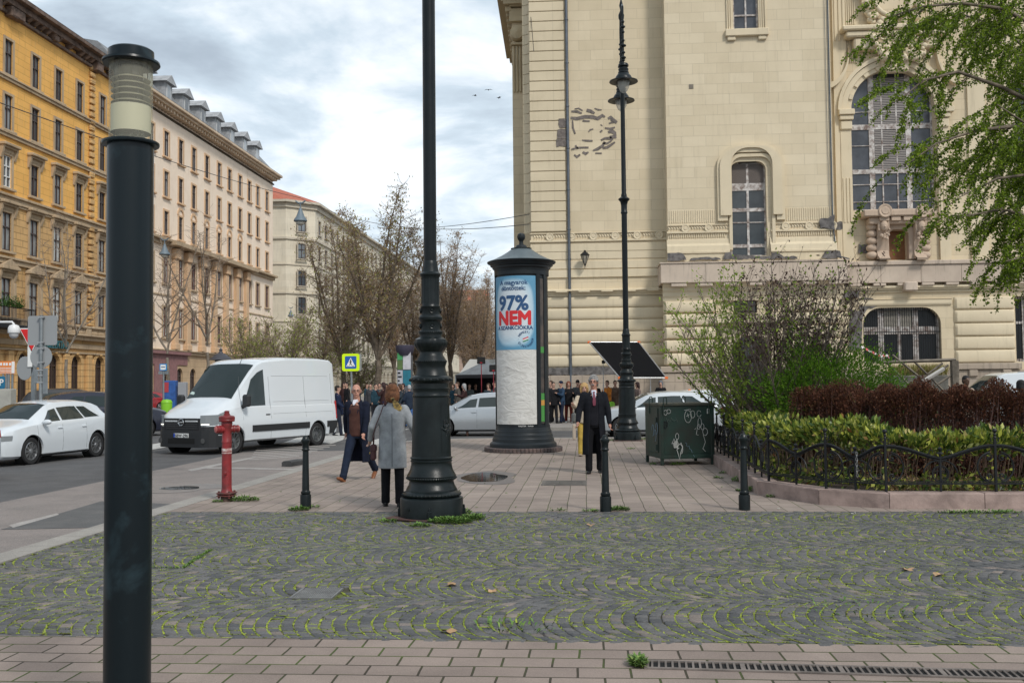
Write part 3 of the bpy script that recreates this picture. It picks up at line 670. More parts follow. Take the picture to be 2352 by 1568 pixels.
moul(xc-.08,xt0-.05,zc,YM,[(.0,-.24),(.10,-.24),(.10,-.16),(.16,-.12),(.2,-.02),(.2,.0),(.34,.0),(.34,.05),(.12,.12)])
x=xc+.1
while x<xt0-.6:mb.box(x,x+.57,YM-.40,YM-.05,zc-.06,zc+.012);x+=1.135
def tmo(x0,x1,prof,y=YT):
 pts=[(y-a,Q(1600,p,YT)[1])for p,a in prof];mb.xprism(pts+[(y+.05,pts[-1][1]),(y+.05,pts[0][1])],x0,x1)
for a,c in((xt0-.06,tw0-.12),(tw1+.12,xt1+.06)):
 tmo(a,c,[(602,.22),(584,.22),(583,.28),(579,.28),(578,.24),(566,.20),(560,.08),(551,.06),(550,.03)])
tmo(xt0-.3,xt1+.3,[(692,.16),(684,.18),(680,.24),(672,.26),(668,.34),(661,.36),(656,.5),(650,.56),(648,.56)])
ck=Q(2070,672,YM)[1]
for(a,c)in((xt1,31.9),):
 for k,(d,h)in enumerate(((.10,.0),(.2,.12),(.3,.22))):mb.xprism([(YM-d,ck+h),(YM-d,ck+h+.10),(YM+.02,ck+h+.10),(YM+.02,ck+h)],a,c)
mb.xprism([(YM-.06,gz1+.1),(YM-.1,gz1+.18),(YM-.1,gz1+.35),(YM-.14,gz1+.4),(YM+.02,gz1+.4),(YM+.02,gz1+.1)],gw0-.5,gw1+.5)
mb.build('cornice',CREP,B,smooth=False)
mb=MB();s0,sz1=Q(1517,603,YT-.75);s1=Q(1946,598,YT-.75)[0];sz0=Q(1700,647,YT-.75)[1]
mb.cbox(s0,s1,YT-.75,YM+.02,sz0,sz1-.06,.02);mb.box(s0-.04,s1+.04,YT-.80,YM+.01,sz1-.058,sz1)
x=s0+.5
while x<s1-.7:mb.cbox(x,x+.74,YT-.70,YT,sz0-.17,sz0+.01,.02);x+=1.24
b0=s1+.05;bz_1=Q(2060,599,YM-.4)[1];bz_0=Q(2060,649,YM-.4)[1]
x=b0
while x<31:mb.cbox(x,min(x+1.9,31.6),YM-.42,YM+.02,bz_0,bz_1-.22,.012);x+=1.91
mb.cbox(b0,31.7,YM-.5,YM+.02,bz_1-.21,bz_1,.03)
x=b0+.4
while x<31:mb.cbox(x,x+.6,YM-.40,YM,bz_0-.14,bz_0+.01,.015);x+=1.15
xb=Q(2084,660,YM)[0];mb.cbox(xb-.32,xb+.32,YM-.62,YM,bz_0-.42,bz_0+.02,.05)
mb.build('stone_ledge',MARB,B,smooth=False)
mb=MB();zp=Q(1400,861,YM)[1]
mb.cbox(xc-.12,xt0,YM-.2,YM+.02,0,zp,.02);ztp=Q(1600,842,YT)[1]
mb.cbox(xt0-.42,do0-.1,YT-.38,YT+.02,0,ztp-.3,.02);mb.cbox(do1+.1,xt1+.42,YT-.38,YT+.02,0,ztp-.3,.02);mb.cbox(xt0-.5,do0-.14,YT-.46,YT+.02,ztp-.28,ztp+.02,.03);mb.cbox(do1+.14,xt1+.5,YT-.46,YT+.02,ztp-.28,ztp+.02,.03)
mb.cbox(do0-.1,do1+.1,YT-.8,YT+.4,0,.5,.02)
zq=Q(2260,848,YM)[1];mb.cbox(xt1+.4,31.8,YM-.22,YM+.02,0,zq-.02,.02);mb.cbox(px0-.15,px1+.15,YM-.36,YM+.02,zq,zq+.3,.03)
for xx in(px0+.55,px1-.75):mb.cbox(xx,xx+.42,YM-.34,YM,zq-.34,zq-.01,.04)
mb.build('plinth',PLIN,B,smooth=False)
rp=random.Random(11)
def rough_patch(mb,pts,Y,d=.03):
 0
 out=[]
 for i,p in enumerate(pts):
  q=pts[(i+1)%len(pts)];n=max(2,int(math.hypot(q[0]-p[0],q[1]-p[1])/.12))
  for k in range(n):t=k/n;out.append((p[0]*(1-t)+q[0]*t+rp.uniform(-.035,.035),p[1]*(1-t)+q[1]*t+rp.uniform(-.035,.035)))
 mb.cut();mb.yprism(out,Y-d,Y+.01)
mb=MB();zx=zp+.02
rough_patch(mb,[(xc-.1,zx),(xt0-.05,zx),(xt0-.05,zx+.3),(4.6-1.5,zx+.36),(1.8,zx+.3),(.4,zx+.4),(-1.2,zx+.36),(xc-.1,zx+.42)],YM,.12)
R1=lambda x,y,Y=YT:Q(1493+x*.2197,287+y*.2197,Y)
for pts in[[(170,1430),(370,1420),(345,1350),(180,1345)],[(400,1425),(735,1418),(700,1395),(520,1390),(420,1400)],[(760,1415),(1250,1408),(1245,1375),(1150,1385),(950,1365),(850,1368),(845,1335),(770,1340)],[(1250,1408),(1530,1405),(1520,1385),(1380,1385),(1310,1340),(1260,1345)],[(1780,1405),(1985,1400),(1970,1325),(1810,1330)]]:
 rough_patch(mb,[R1(x,y)for x,y in pts][::-1],YT-.3,.05)
rough_patch(mb,[R1(x,y)for x,y in[(1770,1075),(1925,1100),(1918,940),(1850,980),(1765,990)]][::-1],YT-.1,.05)
rough_patch(mb,[R1(x,y,YM)for x,y in[(1925,1100),(2040,1100),(2040,1020),(1925,1015)]][::-1],YM-.1,.05)
R4=lambda x,y,Y=YM:Q(1895+x*.293,459+y*.293,Y)
rough_patch(mb,[R4(x,y)for x,y in[(265,905),(300,900),(320,870),(345,850),(410,835),(380,820),(385,785),(340,765),(262,765)]],YM-.01,.04)
rough_patch(mb,[R4(x,y)for x,y in[(180,1180),(280,1180),(290,880),(190,860)]][::-1],YM-.1,.05)
rough_patch(mb,[R4(x,y)for x,y in[(140,770),(250,770),(250,720),(140,720)]],YM-.05,.3);rough_patch(mb,[R4(x,y)for x,y in[(255,420),(345,420),(350,360),(262,350)]][::-1],YM-.02,.05)
mb.build('damaged_plaster',DAM,B,smooth=False)
mb=MB();Z6=lambda x,y:Q(1091+x*.3662,y*.3662,YM)
def stroke(pts,w):
 mb.cut();P_=[Z6(*p)for p in pts];L=[];Rr=[]
 for i,p in enumerate(P_):
  a=P_[max(i-1,0)];b_=P_[min(i+1,len(P_)-1)];t=Vector((b_[0]-a[0],b_[1]-a[1]));t=t.normalized()if t.length else Vector((1,0));ww=w*rp.uniform(.75,1.3)*.00801*.5*(.65 if i in(0,len(P_)-1)else 1)*2
  L.append((p[0]-t.y*ww,p[1]+t.x*ww));Rr.append((p[0]+t.y*ww,p[1]-t.x*ww))
 poly=L+Rr[::-1];o=len(mb.v);n=len(L);y=YM-.022
 for i in range(n-1):
  q=[L[i],L[i+1],Rr[i+1],Rr[i]];mb.add([(a,y,b_)for a,b_ in q]+[(a,YM+.01,b_)for a,b_ in q],[(0,1,2,3),(0,4,5,1),(2,6,7,3),(0,3,7,4),(1,5,6,2)])
for pts,w in[([(600,740),(640,745),(690,733),(740,735),(770,745),(800,725),(815,735)],9),([(605,700),(640,700),(670,712)],7),([(625,685),(650,680),(675,695)],5),([(700,692),(725,698),(750,712)],11),([(750,680),(775,690),(795,690)],5),([(675,758),(720,762)],8),([(835,745),(850,735),(862,752),(890,770)],12),([(840,775),(870,768)],8),([(612,755),(614,800),(628,840)],6),([(712,828),(722,815),(742,810)],6),([(788,782),(800,790)],5),([(785,830),(798,818)],7),([(815,803),(845,808),(878,800)],7),([(835,830),(858,822),(876,835),(880,858),(845,862)],12),([(790,880),(815,868),(850,868),(862,880)],8),([(672,880),(705,884),(738,884)],6),([(605,938),(640,928),(680,926),(712,926)],7),([(630,912),(645,935)],7),([(622,972),(640,985),(660,970)],8),([(675,955),(695,965),(712,955)],8),([(740,945),(770,935),(800,915),(815,890)],9),([(800,930),(830,925),(860,905),(878,892)],8),([(755,962),(795,962)],7),([(800,900),(830,900),(855,885)],6)]:
 stroke(pts,w)
for a in((527,750,573,802),(518,812,573,872),(513,878,573,922)):
 p,q=Z6(a[0],a[3]),Z6(a[2],a[1]);rough_patch(mb,[(p[0],p[1]),(q[0],p[1]),(q[0],q[1]),(p[0],q[1])],YM-.085,.03)
mb.build('crack_repair',mat('repair_mortar',(.17,.145,.13),.95,var=.35,vscale=8,bump=.5),B,smooth=False)
mb=MB();x=Q(1304,300,YM)[0]
mb.tube([(x,YM-.14,0.1),(x,YM-.14,ZT)],.075,12)
for pyy in(48,147,246,342,437,528,596,667,815):z=Q(1304,pyy,YM)[1];mb.lathe([(.095,-.03),(.1,0),(.095,.03)],(x,YM-.14,z),12)
mb.build('downpipe',ZINC,B)
mb=MB();x1_=xt1-.08;zb=Q(1915,560,YT)[1]
mb.tube([(x1_,YT-.06,ZT),(x1_,YT-.06,zb+.9),(x1_+.12,YT-.2,zb-.6),(x1_+.35,YT-.5,sz1+.12),(s1+.1,YT-.7,sz1+.02)],.03,6);mb.tube([(s1+.07,YM-.55,bz_0+.1),(s1+.07,YM-.55,bz_0-.7),(xt1+.2,YM-.2,bz_0-1.2),(xt1+.2,YM-.2,.3)],.06,8)
mb.tube([(xt1-.25,YT-.05,ZT),(xt1-.24,YT-.05,14.0),(xt1-.2,YT-.05,8.6)],.012,5)
mb.build('drain_pipe',ZINC,B)
mb=MB();o0,oz1=Q(1645,334,YT);o1=Q(1799,334,YT)[0];i0=Q(1668,350,YT)[0];i1=Q(1780,350,YT)[0];iz1=Q(1720,351,YT)[1];ozb=Q(1720,507,YT)[1]
def rc(x0,x1,z0,z1,r,n=16):return[(x0,z0)]+arch_curve(x0,x1,z1-r,r=r,n=n)+[(x1,z0)]
band(mb,rc(i0,i1,ozb,iz1,.62),rc(o0,o1,ozb,oz1,1.1),YT-.17,YT+.01)
band(mb,rc(i0+.07,i1-.07,tz0+.3,iz1-.07,.58),rc(i0+.22,i1-.22,tz0+.3,iz1-.22,.5),YT-.13,YT+.01)
band(mb,rc(i0+.18,i1-.18,ozb+.25,iz1+.2,.8),rc(o0+.12,o1-.12,ozb+.25,oz1-.12,1.0),YT-.27,YT-.04)
mb.cut();s_=Q(1665,70,YT);e_=Q(1765,92,YT);mb.cbox(s_[0],e_[0],YT-.2,YT+.02,e_[1]+.2,s_[1],.03);mb.cbox(s_[0]+.1,s_[0]+.5,YT-.13,YT,e_[1],e_[1]+.2,.03);mb.cbox(e_[0]-.5,e_[0]-.1,YT-.13,YT,e_[1],e_[1]+.2,.03)
mb.cut()
for k,dd in enumerate((.06,.16,.26)):mb.cbox(uw0-.08-dd,uw0-.02-dd,YT-.04-.02*k,YT+.01,s_[1]+.01,ZT-.2,.01);mb.cbox(uw1+.02+dd,uw1+.08+dd,YT-.04-.02*k,YT+.01,s_[1]+.01,ZT-.2,.01)
mb.cut();l0,lz1=Q(1640,722,YT-.3);l1,lz0=Q(1805,741,YT-.3);mb.cbox(l0,l1,YT-.42,YT,lz0,lz1,.04)
mb.build('window_surround',CREP,B,angle=30)
def fr(z):return(z-tz0)/(tz1-tz0)
zz_=lambda p:Q(1720,p,YT)[1]
w=window(B,tw0,tw1,tz0,tz1+.0,YT+.34,FLAKY,DGL,vs=(.5,),hs=[fr(zz_(p))for p in(427,480,509,563)],t=.1,ft=.07,vt=[.11],ht=[.36,.17,.05,.16]);tag(w,'tall narrow window with flaking white frame and brown blind in its top panes')
mb=MB();z=zz_(423)+.12
while z<tz1-.02:mb.box(tw0+.05,tw1-.05,YT+.28,YT+.315,z,z+.028);z+=.05
mb.build('blind',BLIND,w,smooth=False)
window(B,uw0,uw1,uz0,uz0+3.0,YT+.3,FLAKY,GREYGL,vs=(.52,),hs=(.28,),t=.08,ft=.08)
w=window(B,do0,do1,.5,doz1,YT+.4,mat('grey_door_paint',(.10,.10,.11),.5),DGL,vs=(.5,),hs=(.62,),t=.1,ft=.08,name='door')
mb=MB()
for k in range(13):x=do0+.1+k*(do1-do0-.2)/12;mb.tube([(x,YT+.3,.6),(x,YT+.3,doz1-.1)],.012,5)
mb.build('door_grille',IRON,w)
window(B,sw0,sw1,swz0,swz1,YT+.3,IRON,DGL,vs=(.5,),hs=())
fb=lambda p:(Q(2050,p,YM)[1]-bz0)/(bzs+br_-bz0);fx_=lambda p:(Q(p,300,YM)[0]-bw0)/(bw1-bw0)
w=window(B,bw0,bw1,bz0,bzs+br_,YM+.4,FLAKY,GREYGL,vs=[fx_(2006),fx_(2030),fx_(2064),fx_(2091)],hs=[fb(287),fb(390),fb(252),fb(420),fb(460),fb(330)],t=.1,ft=.1,vt=[.26,.06,.06,.26],ht=[.26,.22,.03,.04,.03,.03]);tag(w,'tall arched window with white posts and slatted grey blind')
mb=MB();z=Q(2050,384,YM)[1]
while z<bzs+br_-.35:mb.box(bw0+(bw1-bw0)*fx_(2013),bw0+(bw1-bw0)*fx_(2085),YM+.34,YM+.37,z,z+.05);z+=.085
mb.build('blind',mat('grey_slats',(.30,.27,.25),.7),w,smooth=False)
mb=MB();cx_=(bw0+bw1)/2
def arc(r,n=24,a0=0,a1=math.pi):return[(cx_-r*math.cos(t),bzs+r*math.sin(t))for t in np.linspace(a0,a1,n)]
band(mb,arc(br_),arc(br_+.22),YM-.12,YM+.02);band(mb,arc(br_+.22),arc(br_+.48),YM-.2,YM+.02);band(mb,arc(br_+.5),arc(br_+.68),YM-.28,YM+.02)
for k in range(2,19):
 t=math.pi*k/20;
 if k%2==0:band(mb,arc(br_+.02,3,t-.06,t+.06),arc(br_+.2,3,t-.06,t+.06),YM-.2,YM-.1)
for sx_,xx in((-1,bw0),(1,bw1)):
 a,c=(xx-.62,xx+.0)if sx_<0 else(xx,xx+.62)
 mb.cbox(a-.05,c+.12*(-sx_<0)+.1,YM-.42,YM,bzs-.28,bzs,.03);mb.cbox(a,c+.05,YM-.34,YM,bzs-.52,bzs-.3,.03);mb.cbox(a+.04,c,YM-.26,YM,bzs-1.0,bzs-.54,.05)
 mb.box(a+.06,c-.04,YM-.16,YM,bz_1,bzs-1.0)
 for k in range(3):mb.cbox(a+.12+k*.16,a+.2+k*.16,YM-.2,YM-.15,bz0+.6-1.2,bz0+1.6,.01)
ez=Q(2050,66,YM)[1];mb.cbox(cx_-2.5,cx_+2.9,YM-.75,YM,ez-.25,ez,.06);mb.cbox(cx_-2.3,cx_+2.7,YM-.62,YM,ez-.55,ez-.26,.06);mb.cbox(cx_-1.9,cx_+2.3,YM-.5,YM,ez-1.15,ez-.56,.08)
for sx_ in(-1,1):
 c_in=[(cx_+.2*0+sx_*(2.1+1.15*(1-math.cos(t))),ez-1.2-2.0*math.sin(t)*0.9)for t in np.linspace(0,1.4,12)];c_out=[(x-sx_*.0,z+.28)for x,z in c_in]
 band(mb,c_in,c_out,YM-.34,YM)
mb.cbox(cx_-.55,cx_+.75,YM-.48,YM,bzs+br_-.25,ez-1.0,.1)
for(pa,pb,zlo)in((1916,1946,97),(2222,2262,97),(2300,2330,97)):
 a,c=Q(pa,300,YM)[0],Q(pb,300,YM)[0];mb.box(a,c,YM-.13,YM,bz_1,ZT);zf=Q(1920,zlo,YM)[1]
 k=a+.08
 while k<c-.1:mb.cbox(k,k+.1,YM-.18,YM-.12,zf,ZT,.015);k+=.2
for(pa,pb,za,zb2)in((1931,1966,0,58),(1933,1966,92,145),(2125,2175,0,60)):
 a,c=Q(pa,30,YM)[0],Q(pb,30,YM)[0];z1_,z0_=Q(1950,za,YM)[1],Q(1950,zb2,YM)[1];k=a+.03
 while k<c-.05:mb.box(k,k+.05,YM-.05,YM+.0,z0_,z1_+(3 if za==0 else 0));k+=.1
mb.build('arch_moulding',CREP,B,angle=30)
mb=MB();ro=random.Random(5)
kz=Q(2060,110,YM)[1];kx_=Q(2060,110,YM)[0]
mb.ell((kx_,YM-.62,kz+.1),(.34,.2,.5),14,9);mb.ell((kx_,YM-.8,kz+.05),(.07,.1,.16));mb.ell((kx_-.14,YM-.78,kz+.2),.06);mb.ell((kx_+.14,YM-.78,kz+.2),.06);mb.ell((kx_,YM-.78,kz-.2),(.13,.07,.05))
for s in(-1,1):
 for k in range(11):
  t=k/10;mb.ell((kx_+s*(1.25-.75*t)+ro.gauss(0,.05),YM-.6-ro.random()*.1,kz+.35-1.15*math.sin(t*2.2)*.9+ro.gauss(0,.05)),ro.uniform(.09,.2),9,6)
 mb.tube([(kx_+s*(.85+.3*math.cos(a)*(1-a/14)),YM-.64,kz+.42+.3*math.sin(a)*(1-a/14))for a in np.linspace(0,9,26)],.06,6)
for k in range(46):mb.ell((kx_+ro.gauss(0,.55),YM-.5-ro.random()*.2,kz-.55+ro.gauss(0,.22)),ro.uniform(.06,.14),8,5)
tz_=Q(2040,45,YM)[1];mb.cut()
for k in range(70):
 a=ro.uniform(-.3,3.4);r=ro.uniform(1.5,2.0);mb.ell((kx_-.2-r*math.cos(a)*.85,YM-.25-ro.random()*.2,tz_+1.2-r*math.sin(a)*.95),ro.uniform(.08,.19),8,5)
mb.tube([(kx_-.2-1.25*math.cos(a)*.85,YM-.3,tz_+1.4-1.35*math.sin(a))for a in np.linspace(0,3.14,20)],.13,8)
mb.build('carved_relief',MARB if False else CREP,B,angle=60)
mb=MB();P4=lambda x,y:R4(x,y,YM-.5)
a,z1_=P4(352,88);c,z0_=P4(835,130);mb.cbox(a-.4,c+.1,YM-.95,YM+.3,z0_,z1_,.05);mb.cbox(a-.1,c-.1,YM-.7,YM+.3,z0_-.35,z0_-.01,.05)
for xx in(450,540,635,740):x,_=P4(xx,150);mb.cbox(x-.28+.06,x+.28-.06,YM-.86,YM-.2,z0_-.22,z0_-.005,.02)
for xx in(450,742):x,z=P4(xx,95);mb.lathe([(.0,.05),(.16,.06),(.2,.03),(.3,.06),(.34,0)][::-1],n=20,M=T(x,YM-.96,z-.02)@RX(rad(90)),cap=False)
for xx in(450,742):
 x=P4(xx,200)[0];zt_=P4(xx,155)[1];zb_=dz0
 prof=[(YM-.72,zt_),(YM-.75,zt_-.5),(YM-.5,zt_-.95),(YM-.42,zt_-1.5),(YM-.55,zt_-1.75),(YM-.8,zt_-2.0),(YM-.85,zb_),(YM,zb_),(YM,zt_)]
 mb.xprism(prof,x-.27,x+.27)
 mb.ell((x,YM-.78,zt_-.35),(.18,.16,.27),12,8);mb.ell((x,YM-.92,zt_-.4),.05);
 for q in range(14):mb.ell((x+ro.gauss(0,.16),YM-.74-ro.random()*.1,zt_-.5-ro.random()*.5),ro.uniform(.05,.1),7,5)
for xx in(375,795):
 for k in range(5):x,z=P4(xx,210+k*55);mb.ell((x,YM-.3,z),(.28,.25,.2),12,7)
a,_=P4(480,300);c,_=P4(690,300);band(mb,[(dw0,dz0),(dw0,dz1-.2),(dw0+.2,dz1),(dw1-.2,dz1),(dw1,dz1-.2),(dw1,dz0)],[(dw0-.2,dz0),(dw0-.2,dz1+.05),(dw0+.1,dz1+.25),(dw1-.1,dz1+.25),(dw1+.25,dz1+.05),(dw1+.25,dz0)],YM-.35,YM)
mb.build('portal',stucco('rosy_limestone',(.53,.41,.31),(.42,.32,.245),lines=False,grime=(.2,.16,.13),gamt=.5),B,angle=35)
mb=MB();mb.box(dw0,dw1,YM+.25,YM+.3,dz0,dz1);mb.build('shutter_board',mat('brown_board',(.20,.085,.03),.6,var=.2),B,smooth=False)
gfx=lambda p:(Q(p,760,YM)[0]-gw0)/(gw1-gw0);gfz=lambda p:(Q(2070,p,YM)[1]-gz0)/(gz1-gz0)
w=window(B,gw0,gw1,gz0,gz1,YM+.4,FLAKY,mat('black_room',(.012,.014,.016),.3),vs=[gfx(2028),gfx(2070),gfx(2108)],hs=[gfz(758)],t=.1,ft=.12,vt=[.26,.16,.26],ht=[.36]);tag(w,'wide barred ground-floor window with white flaking frame')
mb=MB()
for k in range(34):x=gw0+.05+k*(gw1-gw0-.1)/33;mb.tube([(x,YM+.12,gz0),(x,YM+.12,gz1)],.014,4)
for z in(gz0+.1,Q(2070,762,YM)[1],gz1-.1):mb.box(gw0,gw1,YM+.1,YM+.14,z-.02,z+.02)
mb.build('window_bars',IRON,w,smooth=False)
mb=MB();z=Q(2070,752,YM)[1]
while z<gz1-.05:mb.box(gw0+(gw1-gw0)*gfx(2035),gw0+(gw1-gw0)*gfx(2100),YM+.33,YM+.36,z,z+.04);z+=.06
mb.build('blind',mat('beige_slats',(.36,.33,.28),.7),w,smooth=False)
w=window(B,nw0,nw0+2.6,nz0,nz1,YM+.4,FLAKY,mat('black_room',(0,)*3),vs=[.2,.5,.8],hs=[.6],t=.12,ft=.14)
mb=MB()
for k in range(20):x=nw0+.05+k*.13;mb.tube([(x,YM+.12,nz0),(x,YM+.12,nz1)],.014,4)
mb.build('window_bars',IRON,w,smooth=False)
window(B,nw0-.5,nw0+2.2,bz0,bzs+1.2,YM+.4,FLAKY,GREYGL,vs=[.3,.7],hs=[.3,.6],t=.12,ft=.14)
a,z1_=Q(1587,194,YT);c,z0_=Q(1597,204,YT);mb=MB();mb.box(a-.1,a+.12,YT-.02,YT+.01,z0_,z1_)
for k in range(4):mb.box(a-.08+k*.05,a-.055+k*.05,YT-.03,YT-.015,z0_+.02,z1_-.02)
mb.build('vent',mat('vent_metal',(.22,.19,.15),.6),B,smooth=False)
mb=MB();YW=53.0;wx0=Q(1178,300,YW)[0];eave0=atY(1152,11,YW);eave1=atY(1170.4,144,62.5)
mb.box(wx0,xc+1,YW,62.4,0,eave0.z+2);mb.build('wing_wall',CRE,B,smooth=False)
mb=MB();e0x,e1x=eave0.x,eave1.x
def eprism(dx,z0,z1,y0=YW-.5,y1=62.9):
 xa=e0x+dx;xb_=e1x+dx;mb.add([(xa,y0,z0),(xb_,y1,z0),(xc+.4,y1,z0),(xc+.4,y0,z0),(xa,y0,z1),(xb_,y1,z1),(xc+.4,y1,z1),(xc+.4,y0,z1)],[(0,3,2,1),(4,5,6,7),(0,1,5,4),(1,2,6,5),(2,3,7,6),(3,0,4,7)])
eprism(0,eave0.z,eave0.z+.3);eprism(.12,eave0.z-.15,eave0.z-.002);eprism(-.22,eave0.z+.3,eave0.z+1.2,YW-.8)
yy=YW-.2
while yy<62.6:mb.cbox(e0x+(e1x-e0x)*(yy-YW)/9.5+.2,wx0-.02,yy,yy+.35,eave0.z-.45,eave0.z-.152,.03);yy+=.8
pr=[(57,.3,1.4),(30,.12,.25),(12,.2,.12)]
for pyy,d,h in((4,.3,.35),(22,.18,.5),(40,.26,.3)):z=Q(1190,pyy,YW)[1];mb.cbox(wx0-.12,xc,YW-d,YW,z-h,z,.02)
z=Q(1190,60,YW)[1];zb_=Q(1190,100,YW)[1]
mb.lathe([(.02,0),(.34,.05),(.42,.3),(.36,.7),(.02,.8)],n=20,M=T(wx0+.3,YW-.1,(z+zb_)/2)@RX(rad(90))@T(0,0,-.35))
mb.cbox(wx0-.05,xc,YW-.25,YW,zb_-.14,zb_-.02,.02)
zf1,zf0=Q(1190,107,YW)[1],Q(1190,213,YW)[1]
for k in range(4):mb.cbox(wx0+.05+k*.17,wx0+.15+k*.17,YW-.12,YW,zf0,zf1,.03)
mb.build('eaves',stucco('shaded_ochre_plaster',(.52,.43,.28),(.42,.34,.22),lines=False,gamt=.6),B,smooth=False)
lx,lz=Q(1343.5,597,YM);L=thing('wall_lantern','small black iron wall lantern on the cream wall beside the downpipe','lantern',(lx,YM-.45,lz))
mb=MB();mb.lathe([(.05,.2),(.22,.17),(.24,.2),(.12,.32),(.05,.36),(.06,.42),(.0,.44)],n=6,cap=False);mb.lathe([(.03,-.36),(.06,-.3),(.03,-.26)],n=6)
for k in range(6):a=math.pi/3*k;mb.tube([(.05*math.cos(a),.05*math.sin(a),-.27),(.21*math.cos(a),.21*math.sin(a),.18)],.014,5)
mb.tube([(0,.45,-.35),(0,.2,-.4),(0,0,-.33)],.02,6);mb.tube([(0,.45,.3),(0,0,.4)],.012,5);mb.build('lantern_frame',IRON,L)
mb=MB();mb.lathe([(.045,-.26),(.19,.17)],n=6);mb.build('lantern_glass',mat('lantern_glass',(.35,.33,.28),.2,alpha=.6),L)
# ==========================================================
def wcopy(proto,parent,loc,rz=0.0,names=None):
 o=proto[0].copy();C.objects.link(o);o.parent=parent;o.location=loc;o.rotation_euler=(0,0,rz)
 for ch in proto[1:]:
  c=ch.copy();C.objects.link(c);c.parent=o
 return o
def make_window(w,h,fm,gm,tm,hood=None,arch=False,vs=(.5,),hs=(.62,),sill=True,t=.07):
 0
 mb=MB();y=.10
 def fb_(x0,x1,z0,z1,d=.05):mb.box(x0,x1,y-d,y+.02,z0,z1)
 fb_(-w/2,-w/2+t,0,h);fb_(w/2-t,w/2,0,h);fb_(-w/2+t,w/2-t,0,t);fb_(-w/2+t,w/2-t,h-t,h)
 for v in vs:x=-w/2+w*v;fb_(x-t/2,x+t/2,t,h-t,.07)
 for v in hs:fb_(-w/2+t,w/2-t,h*v-t/2,h*v+t/2,.08)
 o=mb.build('window',fm,None,smooth=False);res=[o]
 mb=MB();mb.box(-w/2,w/2,y,y+.03,0,h);g=mb.build('pane',gm,o,smooth=False);res.append(g)
 if tm:
  mb=MB();k=.16
  if not arch:
   for s in(-1,1):mb.box(min(s*w/2,s*(w/2+k)),max(s*w/2,s*(w/2+k)),-.07,.0,-.05,h+k)
   mb.box(-w/2,w/2,-.07,0,h,h+k)
  if sill:mb.cbox(-w/2-.3,w/2+.3,-.2,0,-.2,-.05,.02)
  if hood:
   mb.cbox(-w/2-.42,w/2+.42,-.42,0,h+.5,h+.68,.03);mb.cbox(-w/2-.34,w/2+.34,-.28,0,h+.38,h+.5,.02);mb.box(-w/2-.2,w/2+.2,-.1,0,h+k,h+.38)
   for s in(-1,1):mb.xprism([(0,h+.38),(-.26,h+.38),(-.2,h+.1),(-.08,h-.25),(0,h-.25)],s*(w/2+.27)-.09,s*(w/2+.27)+.09)
  if hood=='ped':mb.yprism([(-w/2-.4,h+.69),(w/2+.4,h+.69),(0,h+1.15)],-.36,0)
  if hood in('lo','ped'):
   for s in(-1,1):mb.cbox(s*(w/2+.27)-.13,s*(w/2+.27)+.13,-.16,0,-.9,h-.25,.02)
   mb.cbox(-w/2-.2,w/2+.2,-.1,0,-.85,-.22,.03);mb.cbox(-w/2-.45,w/2+.45,-.24,0,-1.0,-.88,.02)
  s_=mb.build('surround',tm,o,smooth=False);res.append(s_)
 o.location=(0,0,-50)
 return res
def drop_proto(pr):
 for o in pr[::-1]:bpy.data.objects.remove(o)
def facade_band(mb,L,z0,z1,d,c=.02,x0=0):mb.cbox(x0,L,-d,.02,z0,z1,c)
def arches(mb,wall_holes,xs,w,z0,zs):
 for x in xs:wall_holes.append((x-w/2,x+w/2,z0,zs+w/2))
# --- yellow house
XL=-35.0
YEL=stucco('yellow_ochre_plaster',(.88,.49,.14),(.75,.41,.115),bw=1.5,rh=.42,mort=.02,dark=.70,grime=(.50,.34,.18),gamt=.7)
YELD=stucco('sooty_ochre_plaster',(.68,.43,.19),(.52,.33,.155),bw=1.5,rh=.42,mort=.03,dark=.55,grime=(.22,.15,.09),gamt=.8)
TRIM=stucco('brown_grey_trim',(.50,.38,.25),(.35,.26,.17),lines=False,grime=(.14,.11,.08),gamt=.8)
WBR=mat('brown_window_wood',(.055,.035,.03),.5);WWH=mat('white_window_wood',(.66,.66,.64),.5)
CURT=glass_mat('curtained_glass',(.08,.09,.10),(.50,.52,.51));GL2=glass_mat('mirror_glass',(.05,.06,.07),(.30,.33,.35))
Y0=46.0;L=72.8-Y0
H1=thing('tenement_house','yellow ochre tenement with hooded windows, balustrade and crumbling eaves behind the light post','building',(XL,Y0,0),rad(90))
cols=[c-Y0 for c in(49.2,52.0,54.8,57.7,60.7,63.5,66.3,69.6)]
rows=[(20.9,2.1,.86,None),(17.5,2.1,.86,None),(13.95,1.95,.9,'hood'),(10.1,2.3,1.0,'hood'),(6.1,2.3,1.05,'ped')]
hU=[(c-w/2,c+w/2,z,z+h)for z,h,w,_ in rows[:3]for c in cols];hL=[(c-w/2,c+w/2,z,z+h)for z,h,w,_ in rows[3:]for c in cols]
arx=[c-Y0 for c in(50.5,53.4,56.4,59.6,63.2,66.0,69.3)];aw=1.35
mb=MB();wall_grid(mb,0,L,13.2,25.0,hU,0,.12);mb.add([(L,0,13.2),(L,14,13.2),(L,14,25),(L,0,25)],[(0,1,2,3)]);mb.add([(0,0,13.2),(0,14,13.2),(0,14,25),(0,0,25)],[(0,3,2,1)]);mb.build('wall',YEL,H1,smooth=False,fix=False)
mb=MB();ah=[];arches(mb,ah,arx,aw,.3,3.3)
wall_grid(mb,0,L,4.6,13.2,hL,0,.12);wall_grid(mb,0,L,-.1,4.6,ah,0,.4)
for x in arx:spandrel(mb,arch_curve(x-aw/2,x+aw/2,3.3,n=12),3.3+aw/2,0,.4)
